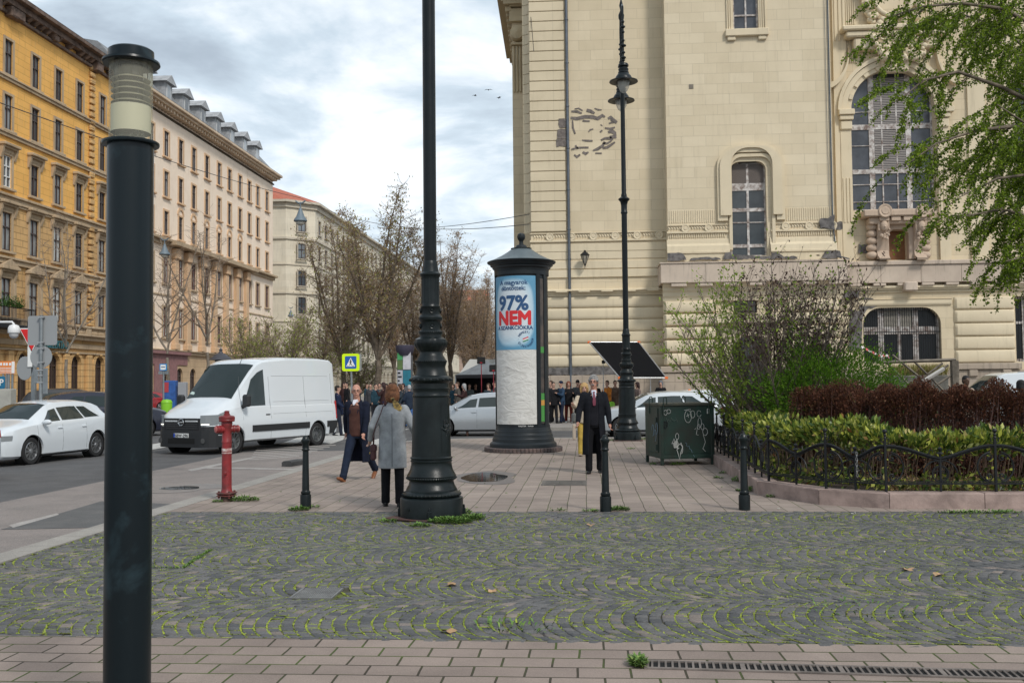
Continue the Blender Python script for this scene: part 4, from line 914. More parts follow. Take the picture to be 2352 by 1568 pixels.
mb.add([(L,0,0),(L,14,0),(L,14,13.2),(L,0,13.2)],[(0,1,2,3)]);mb.add([(0,0,0),(0,14,0),(0,14,13.2),(0,0,13.2)],[(0,3,2,1)]);mb.build('lower_wall',YELD,H1,smooth=False,fix=False)
mb=MB()
for z,h,d in((20.45,.18,.14),(20.63,.12,.22),(17.0,.2,.14),(17.2,.1,.22),(13.0,.35,.2),(13.35,.15,.34),(12.85,.15,.12),(9.25,.3,.18),(9.55,.14,.3),(5.0,.28,.35),(5.28,.15,.55),(4.4,.35,.12),(4.05,.12,.2)):
 facade_band(mb,L,z,z+h,d)
mb.build('string_course',TRIM,H1,smooth=False)
mb=MB();facade_band(mb,L+.3,25.0,25.35,.55);facade_band(mb,L+.3,25.35,25.6,.95);facade_band(mb,L,24.5,24.7,.2)
k=.3
while k<L:mb.xprism([(0,24.72),(-.3,24.75),(-.55,24.95),(-.5,25.0),(0,25.0)],k,k+.28)if random.random()<.9 else None;k+=.72
for k in range(16):x=random.uniform(1,L-1);mb.cbox(x,x+random.uniform(.4,1.5),-.4-random.random()*.3,0,24.6-random.random()*.3,24.98,.05)
mb.build('eaves',mat('rotten_eaves',(.16,.11,.085),.9,var=.5,vscale=2,bump=.8,bscale=6),H1,smooth=False)
mb=MB();mb.xprism([(-.95,25.61),(-.9,25.66),(6.5,29.2),(14,25.66),(14,25.61)],-.2,L+.2);mb.build('roof',mat('dark_roof',(.10,.10,.11),.6,var=.3),H1,smooth=False)
protos={}
for z,h,w,hd in rows:
 key=(h,w,hd);protos[key]=make_window(w,h,WBR,CURT if z<13 else GL2,TRIM,{None:None,'hood':'hood','ped':'ped'}[hd]if z>9.9 or z<9 else hd)
 for i,c in enumerate(cols):
  if z==13.95 and i==3:
   pw=make_window(w,h,WWH,CURT,TRIM,'hood',hs=(.33,.66));o=wcopy(pw,H1,(c,0,z));o['label']='white framed window';drop_proto(pw)
  else:wcopy(protos[key],H1,(c,0,z))
for p in protos.values():drop_proto(p)
ap=make_window(aw-.1,3.55,WBR,mat('shop_dark_glass',(.03,.028,.03),.15),None,arch=True,hs=(.82,),t=.09)
for x in arx:wcopy(ap,H1,(x,.1,.3))
drop_proto(ap)
mb=MB()
for x in arx:
 c=lambda r:[(x-r*math.cos(t),3.3+r*math.sin(t))for t in np.linspace(0,math.pi,12)]
 band(mb,c(aw/2),c(aw/2+.28),-.12,.01);mb.cbox(x-.14,x+.14,-.25,0,3.3+aw/2,4.1,.03)
 for s in(-1,1):mb.cbox(x+s*(aw/2+.14)-.14,x+s*(aw/2+.14)+.14,-.12,0,0,3.3,.02)
for i in range(len(arx)-1):
 x=(arx[i]+arx[i+1])/2;mb.cbox(x-.3,x+.3,-.26,0,0,4.0,.03)
mb.build('arch_trim',YELD,H1,smooth=False)
mb=MB();qx=67.9-Y0
z=5.6
while z<24.4:mb.cbox(qx-.32,qx+.32,-.2,0,z,z+.36,.05);z+=.48
z=.3;mb.cut()
while z<3.9:mb.cbox(L-.8,L+.0,-.2,0,z,z+.36,.05);z+=.48
mb.build('quoins',YELD,H1,smooth=False)
mb=MB();mb.cbox(0,L,-.5,-.2,6.0-.15,6.0,.02)
for a in[i*.9 for i in range(int(L/.9))]:
 if(int(a/.9))%3==2:mb.cbox(a,a+.7,-.46,-.22,5.43,5.85,.02)
 else:
  for q in range(4):mb.lathe([(.04,0),(.08,.1),(.05,.25),(.07,.42)],(a+.12+q*.2,-.34,5.43),6,cap=False)
mb.build('balustrade',TRIM,H1,smooth=False)
bx=57.2-Y0;mb=MB();mb.cbox(bx-3.2,bx+1.6,-1.3,-.2,5.25,5.5,.03)
x=bx-3.2
while x<bx+1.6:mb.tube([(x,-1.25,5.5),(x,-1.25,6.5)],.018,4);x+=.14
mb.tube([(bx-3.2,-1.25,6.5),(bx+1.6,-1.25,6.5)],.03,5);mb.tube([(bx+1.6,-1.25,6.5),(bx+1.6,-.5,6.5)],.03,5);mb.build('balcony',IRON,H1,smooth=False)
V=[];Fx=[]
for k in range(900):
 p=Vector((random.uniform(bx-2.2,bx+.3),-1.2+random.gauss(0,.12),6.5+abs(random.gauss(0,.28))));leaf(V,Fx,p,Vector((random.gauss(0,1),random.gauss(0,1),random.gauss(0,.6))).normalized(),Vector((0,0,1)),.14,.03)
GREEN=mat('plant_green',(.05,.13,.02),.7,var=.4,vscale=9);rawmesh('balcony_plants',V,Fx,GREEN,H1)
text('GYÓGYSZERTÁR',.72,mat('teal_letters',(.03,.13,.15),.5),'sign_lettering',H1,T(62.1-Y0,-.36,4.33),.08,.02,'CENTER',sx=.86)
# --- long cream house
CR2=stucco('pale_cream_plaster',(.88,.73,.58),(.79,.64,.50),lines=False,grime=(.50,.40,.31),gamt=.5)
OCH=stucco('ochre_trim',(.66,.45,.28),(.55,.37,.23),lines=False,grime=(.28,.2,.13),gamt=.5)
TAN=stucco('tan_plaster',(.56,.41,.26),(.46,.33,.21),bw=1.6,rh=.5,mort=.02,dark=.75,grime=(.2,.15,.1),gamt=.7)
Y1=73.2;L=109.3-Y1
H2=thing('tenement_house','long cream tenement with orange window trim and a row of grey dormers','building',(XL,Y1,0),rad(90))
cols=[c-Y1 for c in(74.9,77.8,80.7,83.7,86.6,89.7,92.8,95.6,98.6,101.4,104.1,107.2)]
rows=[(21.1,2.1,.95),(17.7,2.1,.9),(14.5,1.95,.85),(10.4,2.3,1.05),(5.9,2.5,1.05)]
mb=MB();wall_grid(mb,0,L,13.6,25.0,[(c-w/2,c+w/2,z,z+h)for z,h,w in rows[:3]for c in cols],0,.12)
wall_grid(mb,0,L,4.6,13.6,[(c-w/2,c+w/2,z,z+h)for z,h,w in rows[3:]for c in cols],0,.12)
for x,f in((L,(0,1,2,3)),(0,(0,3,2,1))):mb.add([(x,0,0),(x,14,0),(x,14,25),(x,0,25)],[f])
mb.build('wall',CR2,H2,smooth=False,fix=False)
mb=MB();arx2=[c+.0 for c in cols[::1]];ah=[];arches(mb,ah,arx2,1.3,.2,2.7);wall_grid(mb,0,L,-.1,4.6,ah,0,.4)
for x in arx2:spandrel(mb,arch_curve(x-.65,x+.65,2.7,n=12),3.35,0,.4)
mb.build('lower_wall',TAN,H2,smooth=False,fix=False)
mb=MB()
for z,h,d in((13.55,.3,.25),(13.85,.22,.6),(4.5,.25,.2),(4.75,.12,.35),(9.3,.15,.08)):facade_band(mb,L+.1,z,z+h,d)
mb.cbox(7.5,28.5,-.95,.0,13.6,14.0,.03);mb.build('string_course',TRIM,H2,smooth=False)
mb=MB()
for c in[84.9,88.2,91.3,94.3,97.2,100.1,82.3]:
 x=c-Y1;mb.cbox(x-.38,x+.38,-.34,0,5.2,12.6,.03);mb.cbox(x-.5,x+.5,-.5,0,12.6,13.5,.06);mb.cbox(x-.48,x+.48,-.45,0,4.9,5.4,.04)
mb.build('pilaster',OCH,H2,smooth=False)
mb=MB();
for k in range(6):facade_band(mb,L+.2,24.4+.0,24.55,.12)
facade_band(mb,L+.3,25.0,25.2,.8);facade_band(mb,L+.3,25.2,25.42,1.05);k=.2
while k<L:mb.cbox(k,k+.25,-.62,0,24.72,24.99,.02);k+=.62
mb.build('cornice',stucco('cornice_tan',(.66,.52,.38),(.50,.38,.27),lines=False,gamt=.5),H2,smooth=False)
mb=MB();mb.xprism([(-1.05,25.43),(-.4,25.6),(2.2,28.4),(8,29.6),(14,28.0),(14,25.43)],-.1,L+.3);mb.build('roof',mat('slate_roof',(.20,.205,.21),.6,var=.3,vscale=1.2),H2,smooth=False)
DG=mat('dormer_grey',(.33,.335,.34),.6,var=.3,vscale=2)
mb=MB();w_,h_=1.5,1.6
mb.box(-w_/2,w_/2,0,2.6,0,h_);mb.yprism([(-w_/2-.35,h_),(w_/2+.35,h_),(0,h_+.75)],-.3,3.0);d0=mb.build('dormer',DG,H2,smooth=False);d0.location=(77.9-Y1,.3,26.0)
mb=MB();mb.box(-.4,.4,-.03,.02,.25,1.5);dwn=mb.build('dormer_window',WWH,d0,smooth=False);mb=MB();mb.box(-.33,.33,-.045,-.02,.32,1.43);dgl=mb.build('dormer_pane',GL2,d0,smooth=False)
for c in(81.8,85.6,89.4,93.3,97.1,100.9,104.8):wcopy([d0,dwn,dgl],H2,(c-Y1,.3,26.0))
for i,(z,h,w)in enumerate(rows):
 p=make_window(w,h,mat('red_brown_wood',(.13,.05,.035),.5)if i>2 else WBR,GL2 if i<3 else CURT,OCH if i<3 else TRIM,None,hs=(.7,))
 for c in cols:wcopy(p,H2,(c,0,z))
 drop_proto(p)
mb=MB()
for k,c in enumerate(cols):
 if 3<=k<=8:
  f=lambda r:[(c-r*math.cos(t),16.6+r*math.sin(t))for t in np.linspace(0,math.pi,12)];mb.cut();band(mb,f(.45),f(.68),-.08,.01)
mb.build('blind_arch',OCH,H2,smooth=False)
ap=make_window(1.2,3.1,WBR,mat('shop_dark_glass',(0,)*3),None,arch=True,hs=(.8,),t=.09)
for x in arx2:wcopy(ap,H2,(x,.1,.2))
drop_proto(ap)
mb=MB();mb.box(0,85.2-Y1,-.08,-.0,3.6,4.45);mb.cbox(0,85.4-Y1,-.35,0,4.46,4.72,.02)
for a,c in((cols[i]+.68,cols[i+1]-.68)for i in range(3)):mb.box(a,c,-.08,0,0,3.6)
mb.build('shopfront',mat('dusty_pink_shopfront',(.26,.13,.125),.7,var=.2),H2,smooth=False)
# --- corner house with red roof
PA=stucco('pale_grey_cream_plaster',(.72,.65,.52),(.62,.56,.45),bw=2.4,rh=.8,mort=.02,dark=.88,grime=(.36,.32,.26),gamt=.5)
PAD=stucco('pale_rusticated',(.50,.44,.34),(.40,.35,.27),bw=1.4,rh=.5,mort=.05,dark=.6,grime=(.2,.18,.14),gamt=.6)
H3=thing('tenement_house','pale corner house with red tiled roof and a long plain front behind the bare trees','building',(XL,124.0,0),rad(90))
CH=3.0;L3=150.0
pth=[(-CH*0,0)]
colsA=[2.0+CH+3.25*i for i in range(20)];rowsA=[(21.6,1.8,1.1),(18.1,1.9,1.1),(14.6,1.9,1.1),(11.0,2.1,1.1),(7.0,2.2,1.1)]
far=[2.0+CH+3.25*i for i in range(20,44)]
mb=MB();wall_grid(mb,CH,L3,5.0,25.0,[(c-w/2,c+w/2,z,z+h)for z,h,w in rowsA for c in colsA+far],0,.12)
def wface(mb,a,b_,z0,z1):mb.add([(a[0],a[1],z0),(b_[0],b_[1],z0),(b_[0],b_[1],z1),(a[0],a[1],z1)],[(0,1,2,3)])
wface(mb,(0,CH),(CH,0),5,25);wface(mb,(0,20),(0,CH),5,25);mb.build('wall',PA,H3,smooth=False)
mb=MB();ah=[];arches(mb,ah,colsA+far,1.5,.4,3.2);wall_grid(mb,CH,L3,-.1,5,ah,0,.4)
for x in colsA+far:spandrel(mb,arch_curve(x-.75,x+.75,3.2,n=8),3.95,0,.4)
wface(mb,(0,CH),(CH,0),0,5);wface(mb,(0,20),(0,CH),0,5);mb.add([(CH,.8,0),(L3,.8,0),(L3,.8,4.9),(CH,.8,4.9)],[(0,1,2,3)]);mb.build('lower_wall',PAD,H3,smooth=False)
outl=lambda d:[(-d,20),(-d,CH-d*.41),(CH-d*.41,-d),(L3,-d),(L3,20)]
mb=MB()
for z0,z1,d in((24.6,25.2,.25),(25.2,25.5,.7),(20.5,20.75,.2),(17.2,17.35,.12),(13.5,13.7,.18),(9.9,10.0,.1),(5,5.4,.25)):mb.prism(outl(d),z0,z1)
mb.build('string_course',stucco('pale_trim',(.56,.50,.40),(.46,.41,.33),lines=False,gamt=.5),H3,smooth=False)
mb=MB();o_=outl(.7);rdg=[(7,20),(7,11),(9,8.5),(L3,8.5),(L3,20)]
mb.add([(x,y,25.5)for x,y in o_]+[(x,y,29.4)for x,y in rdg],[(0,1,6,5),(1,2,7,6),(2,3,8,7),(5,6,7,8,9)])
RT=bpy.data.materials.new('red_roof_tiles');RT.use_nodes=True;nt=RT.node_tree;b=nt.nodes['Principled BSDF'];v=N(nt,'ShaderNodeTexCoord').outputs['Object']
nt.links.new(ramp(nt,noise(nt,v,3,8,.7),[(.3,(.30,.075,.04)),(.7,(.50,.15,.085))]),b.inputs['Base Color']);b.inputs['Roughness'].default_value=.8
mb.build('roof',RT,H3,smooth=False)
for i,(z,h,w)in enumerate(rowsA):
 p=make_window(w,h,WBR,GL2,mat('pale_sill',(.4,.35,.28),.8),None,hs=(.6,))
 if i==0:keep_p=p
 for c in colsA[:19]:wcopy(p,H3,(c,0,z))
 for(x,y)in((0,CH+3.4),(0,CH+7.2),(0,CH+11)):
  if i<4:wcopy(p,H3,(x-.30,y,z),rad(-90))
 if i<4:wcopy(p,H3,(CH/2-.21,CH/2-.21,z),rad(-45))
 if p is not keep_p:drop_proto(p)
drop_proto(keep_p)
mb=MB()
for z,h,w in rowsA:
 for c in far:mb.box(c-w/2,c+w/2,.08,.12,z,z+h)
tag(mb.build('window',GL2,H3,smooth=False),kind='stuff')
mb=MB()
for c in colsA+far:mb.box(c-.7,c+.7,.3,.34,.4,3.9)
tag(mb.build('ground_floor_opening',mat('shop_dark_glass',(0,)*3),H3,smooth=False),kind='stuff')
for i,(x0,x1,y,h,c,lab)in enumerate([(-60,-30,300,27,(.45,.33,.26),'far tan house closing the avenue behind the bare trees'),(-30,-4,340,21,(.50,.40,.32),'far pinkish house at the end of the promenade')]):
 Hx=thing('distant_house',lab,'building',(x0,y,0));mb=MB();W_=x1-x0
 hs_=[(a,a+1.6,z,z+2.4)for a in np.arange(2,W_-3,3.6)for z in np.arange(3,h-3,4)]
 wall_grid(mb,0,W_,0,h,hs_,0,.3);mb.add([(W_,0,0),(W_,15,0),(W_,15,h),(W_,0,h)],[(0,1,2,3)]);mb.build('wall',mat('far_plaster_'+'ab'[i],c,.9,var=.15),Hx,smooth=False)
 mb=MB();mb.xprism([(-.5,h),(7,h+4),(15,h)],0,W_);mb.build('roof',RT,Hx,smooth=False)
 mb=MB();mb.box(.5,W_-.5,.32,.36,1,h-1);mb.build('window',DGL,Hx,smooth=False)
# ==========================================================
def tubes_np(segs,n=4):
 0
 S=np.array([[*a,*b_,r0,r1]for a,b_,r0,r1 in segs],dtype=np.float64);m=len(S)
 p0,p1,r0,r1=S[:,:3],S[:,3:6],S[:,6:7],S[:,7:8]
 d=p1-p0;d/=np.maximum(np.linalg.norm(d,axis=1,keepdims=True),1e-9)
 a=np.where(np.abs(d[:,:1])<.9,[[1.,0,0]],[[0,1.,0]]);u=np.cross(d,a);u/=np.linalg.norm(u,axis=1,keepdims=True);w=np.cross(d,u)
 V=np.zeros((m,2,n,3))
 for j in range(n):
  an=2*math.pi*j/n;o=u*math.cos(an)+w*math.sin(an);V[:,0,j]=p0+o*r0;V[:,1,j]=p1+o*r1
 base=np.arange(m)[:,None]*2*n;F=[]
 for j in range(n):k=(j+1)%n;F.append(np.concatenate([base+j,base+k,base+n+k,base+n+j],axis=1))
 return V.reshape(-1,3),np.concatenate(F)
def leaves_np(P,size,aspect=.5,rng=RNG,droop=0.0,dirs=None):
 0
 P=np.asarray(P);m=len(P);d=rng.normal(size=(m,3))if dirs is None else np.asarray(dirs)+rng.normal(size=(m,3))*.5;d[:,2]-=droop;d/=np.linalg.norm(d,axis=1,keepdims=True)
 e=rng.normal(size=(m,3));u=np.cross(d,e);u/=np.maximum(np.linalg.norm(u,axis=1,keepdims=True),1e-9)
 s=(size*rng.uniform(.6,1.3,m))[:,None]
 V=np.stack([P,P+d*s*.5+u*s*aspect*.5,P+d*s,P+d*s*.5-u*s*aspect*.5],axis=1).reshape(-1,3)
 F=np.arange(m*4).reshape(m,4);return V,F
def rand_col_mat(name,stops,rough=.7,trans=.25):
 m=bpy.data.materials.new(name);m.use_nodes=True;nt=m.node_tree;b=nt.nodes['Principled BSDF']
 ri=N(nt,'ShaderNodeNewGeometry').outputs['Random Per Island'];c=ramp(nt,ri,stops);nt.links.new(c,b.inputs['Base Color']);b.inputs['Roughness'].default_value=rough;b.inputs['Specular IOR Level'].default_value=.3
 tr=N(nt,'ShaderNodeBsdfTranslucent');nt.links.new(c,tr.inputs[0]);mx=N(nt,'ShaderNodeMixShader');mx.inputs[0].default_value=trans
 nt.links.new(b.outputs[0],mx.inputs[1]);nt.links.new(tr.outputs[0],mx.inputs[2]);nt.links.new(mx.outputs[0],nt.nodes['Material Output'].inputs[0]);return m
def grow(seed,H,r0,levels=5,spread=.6,up=.25,kids_=(2,4),trunk_h=.3,ratio=.68,side=.5,bend=.16,rr=.68,stems=1,start_dirs=None,minr=.006):
 0
 R_=random.Random(seed);trunk=[];twigs=[];ends=[]
 def br(p,d,L,r,lv):
  n=max(3,int(4-lv*.3));seg=L/n;pr=r
  for i in range(n):
   d=(d+Vector((R_.gauss(0,bend),R_.gauss(0,bend),R_.gauss(0,bend)+up*.12))).normalized();q=p+d*seg;r2=max(minr,pr*(1-.32/n*1.2))
   (trunk if lv<2 else twigs).append((tuple(p),tuple(q),pr,r2));p=q;pr=r2
   if lv>=levels-2:ends.append((tuple(p),tuple(d)))
   if lv<levels and i>=(1 if lv else n-2)and R_.random()<(side+.25 if lv>1 else side):
    a=d.orthogonal().normalized();a.rotate(Matrix.Rotation(R_.uniform(0,6.28),3,d));nd=(d+a*spread*R_.uniform(.8,1.5)+Vector((0,0,up*.5))).normalized();br(p,nd,L*ratio*R_.uniform(.7,1.0),max(minr,pr*.6),lv+1)
  if lv<levels:
   for _ in range(R_.randint(*kids_)):
    a=d.orthogonal().normalized();a.rotate(Matrix.Rotation(R_.uniform(0,6.28),3,d));nd=(d+a*spread*R_.uniform(.5,1.2)+Vector((0,0,up))).normalized();br(p,nd,L*ratio*R_.uniform(.75,1.1),max(minr,pr*rr),lv+1)
 for s in range(stems):
  d=Vector(start_dirs[s])if start_dirs else Vector((R_.gauss(0,.06),R_.gauss(0,.06),1));br(Vector((R_.gauss(0,.08)*(stems>1),R_.gauss(0,.08)*(stems>1),0)),d.normalized(),H*trunk_h,r0,0)
 return trunk,twigs,ends
BARK=mat('plane_bark',(.20,.16,.12),.9,col2=(.10,.08,.06),vscale=4,bump=.6,bscale=20);TWIG=mat('twig_bark',(.135,.095,.065),.9)
PALEB=mat('pale_bark',(.27,.235,.19),.9,col2=(.15,.125,.10),vscale=3,bump=.5)
def tree(name,label,cat,loc,sk,bark,twigm,leafm=None,lsize=.12,per=3,jit=.15,group=None,frac=1.0,rz=0,aspect=.5,lname='leaves',filt=None,droop=.2):
 t=thing(name,label,cat,loc,rz,group);trunk,twigs,ends=sk
 V,F=tubes_np(trunk,7);rawmesh('trunk',V,F,bark,t,smooth=True)
 V,F=tubes_np(twigs,4);cr=rawmesh('crown',V,F,twigm,t)
 if leafm and per:
  P=np.repeat(np.array([e[0]for e in ends]),per,axis=0);D=np.repeat(np.array([e[1]for e in ends]),per,axis=0)
  k=RNG.random(len(P))<frac;P,D=P[k],D[k];P=P+RNG.normal(size=P.shape)*jit
  if filt is not None:k=filt(P);P,D=P[k],D[k]
  V,F=leaves_np(P,lsize,aspect,droop=droop,dirs=D);rawmesh(lname,V,F,leafm,cr)
 return t
LB=rand_col_mat('withered_leaf',[(0,(.20,.12,.06)),(.6,(.30,.19,.09)),(1,(.38,.28,.12))])
LG=rand_col_mat('spring_leaf',[(0,(.16,.19,.03)),(.6,(.26,.31,.06)),(1,(.36,.38,.10))])
LMX=rand_col_mat('budding_leaf',[(0,(.24,.15,.08)),(.5,(.30,.23,.09)),(1,(.30,.32,.10))])
TW1=mat('brown_twig',(.27,.205,.155),.9);TW2=mat('hazy_brown_twig',(.36,.275,.21),.9);TW3=mat('hazed_grey_twig',(.40,.35,.30),.9)  # paler, greyer twigs carry distance haze in their colour, for the trees further back
def at_ground(px,d):r=ray(px,884);return(r.x*d,r.y*d,0)
def vase(seed,H,R,r0,fork=.22,limbs=8,sb=.36,tw=6,lean=0.0,tl=.8,dn=2):
 0
 R_=random.Random(seed);trunk=[];twigs=[];ends=[];f0=H*fork;p=Vector((0,0,0));pr=r0
 for i in range(5):
  q=Vector((R_.gauss(0,.05)+lean*f0*(i+1)/5,R_.gauss(0,.05),f0*(i+1)/5));trunk.append((tuple(p),tuple(q),pr,pr*.93));p=q;pr*=.93
 top=p
 def run(p,d,L,r,n,curve,store,wob=.06):
  pts=[p];seg=L/n
  for i in range(n):
   d=(d+Vector((R_.gauss(0,wob),R_.gauss(0,wob),curve))).normalized();q=pts[-1]+d*seg;ra,rb_=r*(1-i/n)**.8+.006,r*(1-(i+1)/n)**.8+.006;store.append((tuple(pts[-1]),tuple(q),ra,rb_));pts.append(q)
  return pts
 for k in range(limbs):
  a=2*math.pi*k/limbs+R_.uniform(-.4,.4);out=R_.uniform(.25,1.0)*R/(H*.75)if k else .03;st=top+Vector((0,0,R_.uniform(-.25,.9)*f0*.4));L=H*(1-fork)*R_.uniform(.72,1.02)*(1 if k else 1.05)
  main=run(st,Vector((math.cos(a)*out*1.6,math.sin(a)*out*1.6,1)).normalized(),L,r0*.48,14,.05,trunk)
  for i in range(2,15):
   for _ in range(dn):
    fr_=i/14;b0=main[i-1].lerp(main[i],R_.random());an=R_.uniform(0,6.28);d=Vector((math.cos(an),math.sin(an),R_.uniform(.15,.9))).normalized();Ls=L*sb*(1.05-fr_)*R_.uniform(.4,1)+.5
    br=run(b0,d,Ls,.035*(1.2-fr_),6,.06,twigs,.12)
    for j in range(1,7):
     for _ in range(max(1,tw//3)):
      an=R_.uniform(0,6.28);d2=Vector((math.cos(an),math.sin(an),R_.uniform(-.2,1.0))).normalized();e=run(br[j-1].lerp(br[j],R_.random()),d2,tl*R_.uniform(.4,1.2),.006,3,.02,twigs,.16)
      ends+=[(tuple(e[-1]),(0,0,-1)),(tuple(e[1]),(0,0,-1))]
 return trunk,twigs,ends
vA=vase(3,13.6,4.0,.26,.24,9);vB=vase(8,14,3.6,.26,.24,8,tw=6);vC=vase(21,12,4.2,.13,.30,4,sb=.42,tw=3,tl=.9,dn=1);vC2=vase(33,12.5,4.2,.14,.32,4,sb=.42,tw=3,tl=.9,dn=1);vD=vase(5,6.6,3.6,.11,.22,7,sb=.5,tw=4,tl=.8)
tree('plane_tree','tallest plane tree with brown leaf scraps behind the crossing sign','tree',at_ground(868,62),vA,BARK,TW1,LMX,.15,2,.10,group='plane trees',frac=.6)
a0_=tree('plane_tree','plane tree with fine pale twigs to the left of the tallest one','tree',at_ground(790,70),vase(14,12.5,3.2,.24,.25,8),BARK,TW1,LMX,.15,2,.10,group='plane trees',frac=.4)
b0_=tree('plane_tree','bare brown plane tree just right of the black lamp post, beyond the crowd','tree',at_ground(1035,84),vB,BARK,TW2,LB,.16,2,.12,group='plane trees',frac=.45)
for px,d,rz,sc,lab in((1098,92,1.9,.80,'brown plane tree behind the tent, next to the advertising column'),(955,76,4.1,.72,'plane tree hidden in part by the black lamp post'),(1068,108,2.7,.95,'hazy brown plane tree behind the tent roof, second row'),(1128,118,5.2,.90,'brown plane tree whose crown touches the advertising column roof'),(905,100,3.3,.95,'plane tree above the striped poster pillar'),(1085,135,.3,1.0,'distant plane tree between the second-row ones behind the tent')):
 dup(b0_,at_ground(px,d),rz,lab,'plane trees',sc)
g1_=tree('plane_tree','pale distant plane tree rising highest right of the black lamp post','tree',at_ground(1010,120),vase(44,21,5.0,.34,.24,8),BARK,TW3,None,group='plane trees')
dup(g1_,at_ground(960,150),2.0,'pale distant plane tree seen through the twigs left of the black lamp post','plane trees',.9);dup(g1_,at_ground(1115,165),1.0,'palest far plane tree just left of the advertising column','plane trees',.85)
tree('street_tree','leafless street tree with forked trunk in front of the pink shopfront','tree',at_ground(385,64),vC,PALEB,TW1,None,group='young street trees')
c0_=tree('street_tree','leafless street tree with pale trunk left of the white van roof','tree',at_ground(478,66),vC2,PALEB,TW1,None,group='young street trees')
dup(c0_,at_ground(150,52),2.0,'leafless street tree behind the grey sign backs','young street trees',.8)
g0_=tree('street_tree','low spreading tree with yellow green buds over the rear of the white van','tree',at_ground(655,62),vD,BARK,TW1,LG,.13,2,.12,group='budding street trees',frac=.75)
dup(g0_,at_ground(580,78),2.2,'yellow green budding tree over the middle of the white van','budding street trees',1.1);dup(g0_,at_ground(826,66),4.0,'small fresh green tree right behind the crossing sign','budding street trees',.72);dup(g0_,at_ground(735,84),5.0,'budding tree between the van and the crossing sign','budding street trees',1.15)
# ---- planter bed
PW=mat('pink_limestone',(.37,.275,.24),.8,col2=(.21,.155,.135),vscale=3.2,bump=.5,bscale=25)
PT=[(2.58,29.0),(2.58,20.35),(2.52,15.1),(3.15,13.95),(3.95,13.47),(16,13.3)]
def offp(pl,d):
 o=[]
 for i,p in enumerate(pl):
  a=Vector(pl[max(i-1,0)]);c=Vector(pl[min(i+1,len(pl)-1)]);t=(c-a).normalized();nrm=Vector((-t.y,t.x));o.append((p[0]+nrm.x*d,p[1]+nrm.y*d))
 return o
PI_=offp(PT,.30)
Pw=thing('planter_wall','low pinkish limestone kerb wall round the fenced flower bed','kerb wall',(2.6,15,0));mb=MB();Minv=T(-2.6,-15,0)
for i in range(len(PT)-1):
 a0,a1,c0,c1=PT[i],PT[i+1],PI_[i],PI_[i+1];Ls=(Vector(a1)-Vector(a0)).length;k=max(1,round(Ls/1.15));g=.004/Ls
 for j in range(k):
  l=lambda p,q,s:(p[0]*(1-s)+q[0]*s,p[1]*(1-s)+q[1]*s);s0,s1=j/k+g,(j+1)/k-g;poly=[l(a0,a1,s0),l(a0,a1,s1),l(c0,c1,s1),l(c0,c1,s0)];z=.205+random.uniform(-.003,.003)
  cc=(sum(p[0]for p in poly)/4,sum(p[1]for p in poly)/4);sh=[(cc[0]+(p[0]-cc[0])*.985,cc[1]+(p[1]-cc[1])*.96)for p in poly]
  mb.add([(p[0],p[1],0)for p in poly]+[(p[0],p[1],z-.012)for p in poly]+[(p[0],p[1],z)for p in sh],[(0,1,5,4),(1,2,6,5),(2,3,7,6),(3,0,4,7),(4,5,9,8),(5,6,10,9),(6,7,11,10),(7,4,8,11),(8,9,10,11)],Minv)
mb.build('stone_block',PW,Pw,smooth=False)
mb=MB();mb.prism([(p[0],p[1])for p in offp(PT,.29)]+[(16,29)],0.003,.15);struct(mb.build('flower_bed_soil',mat('bed_soil',(.055,.04,.03),.95,var=.5,vscale=5,bump=1,bscale=25),smooth=False))
P=np.column_stack([RNG.uniform(4.1,9,5000),RNG.uniform(13.95,16,5000),np.full(5000,.16)]);V,F=leaves_np(P,.05,.6);tag(rawmesh('leaf_litter',V,F,LB),'brown fallen leaves on the soil behind the fence','leaf litter',kind='stuff')
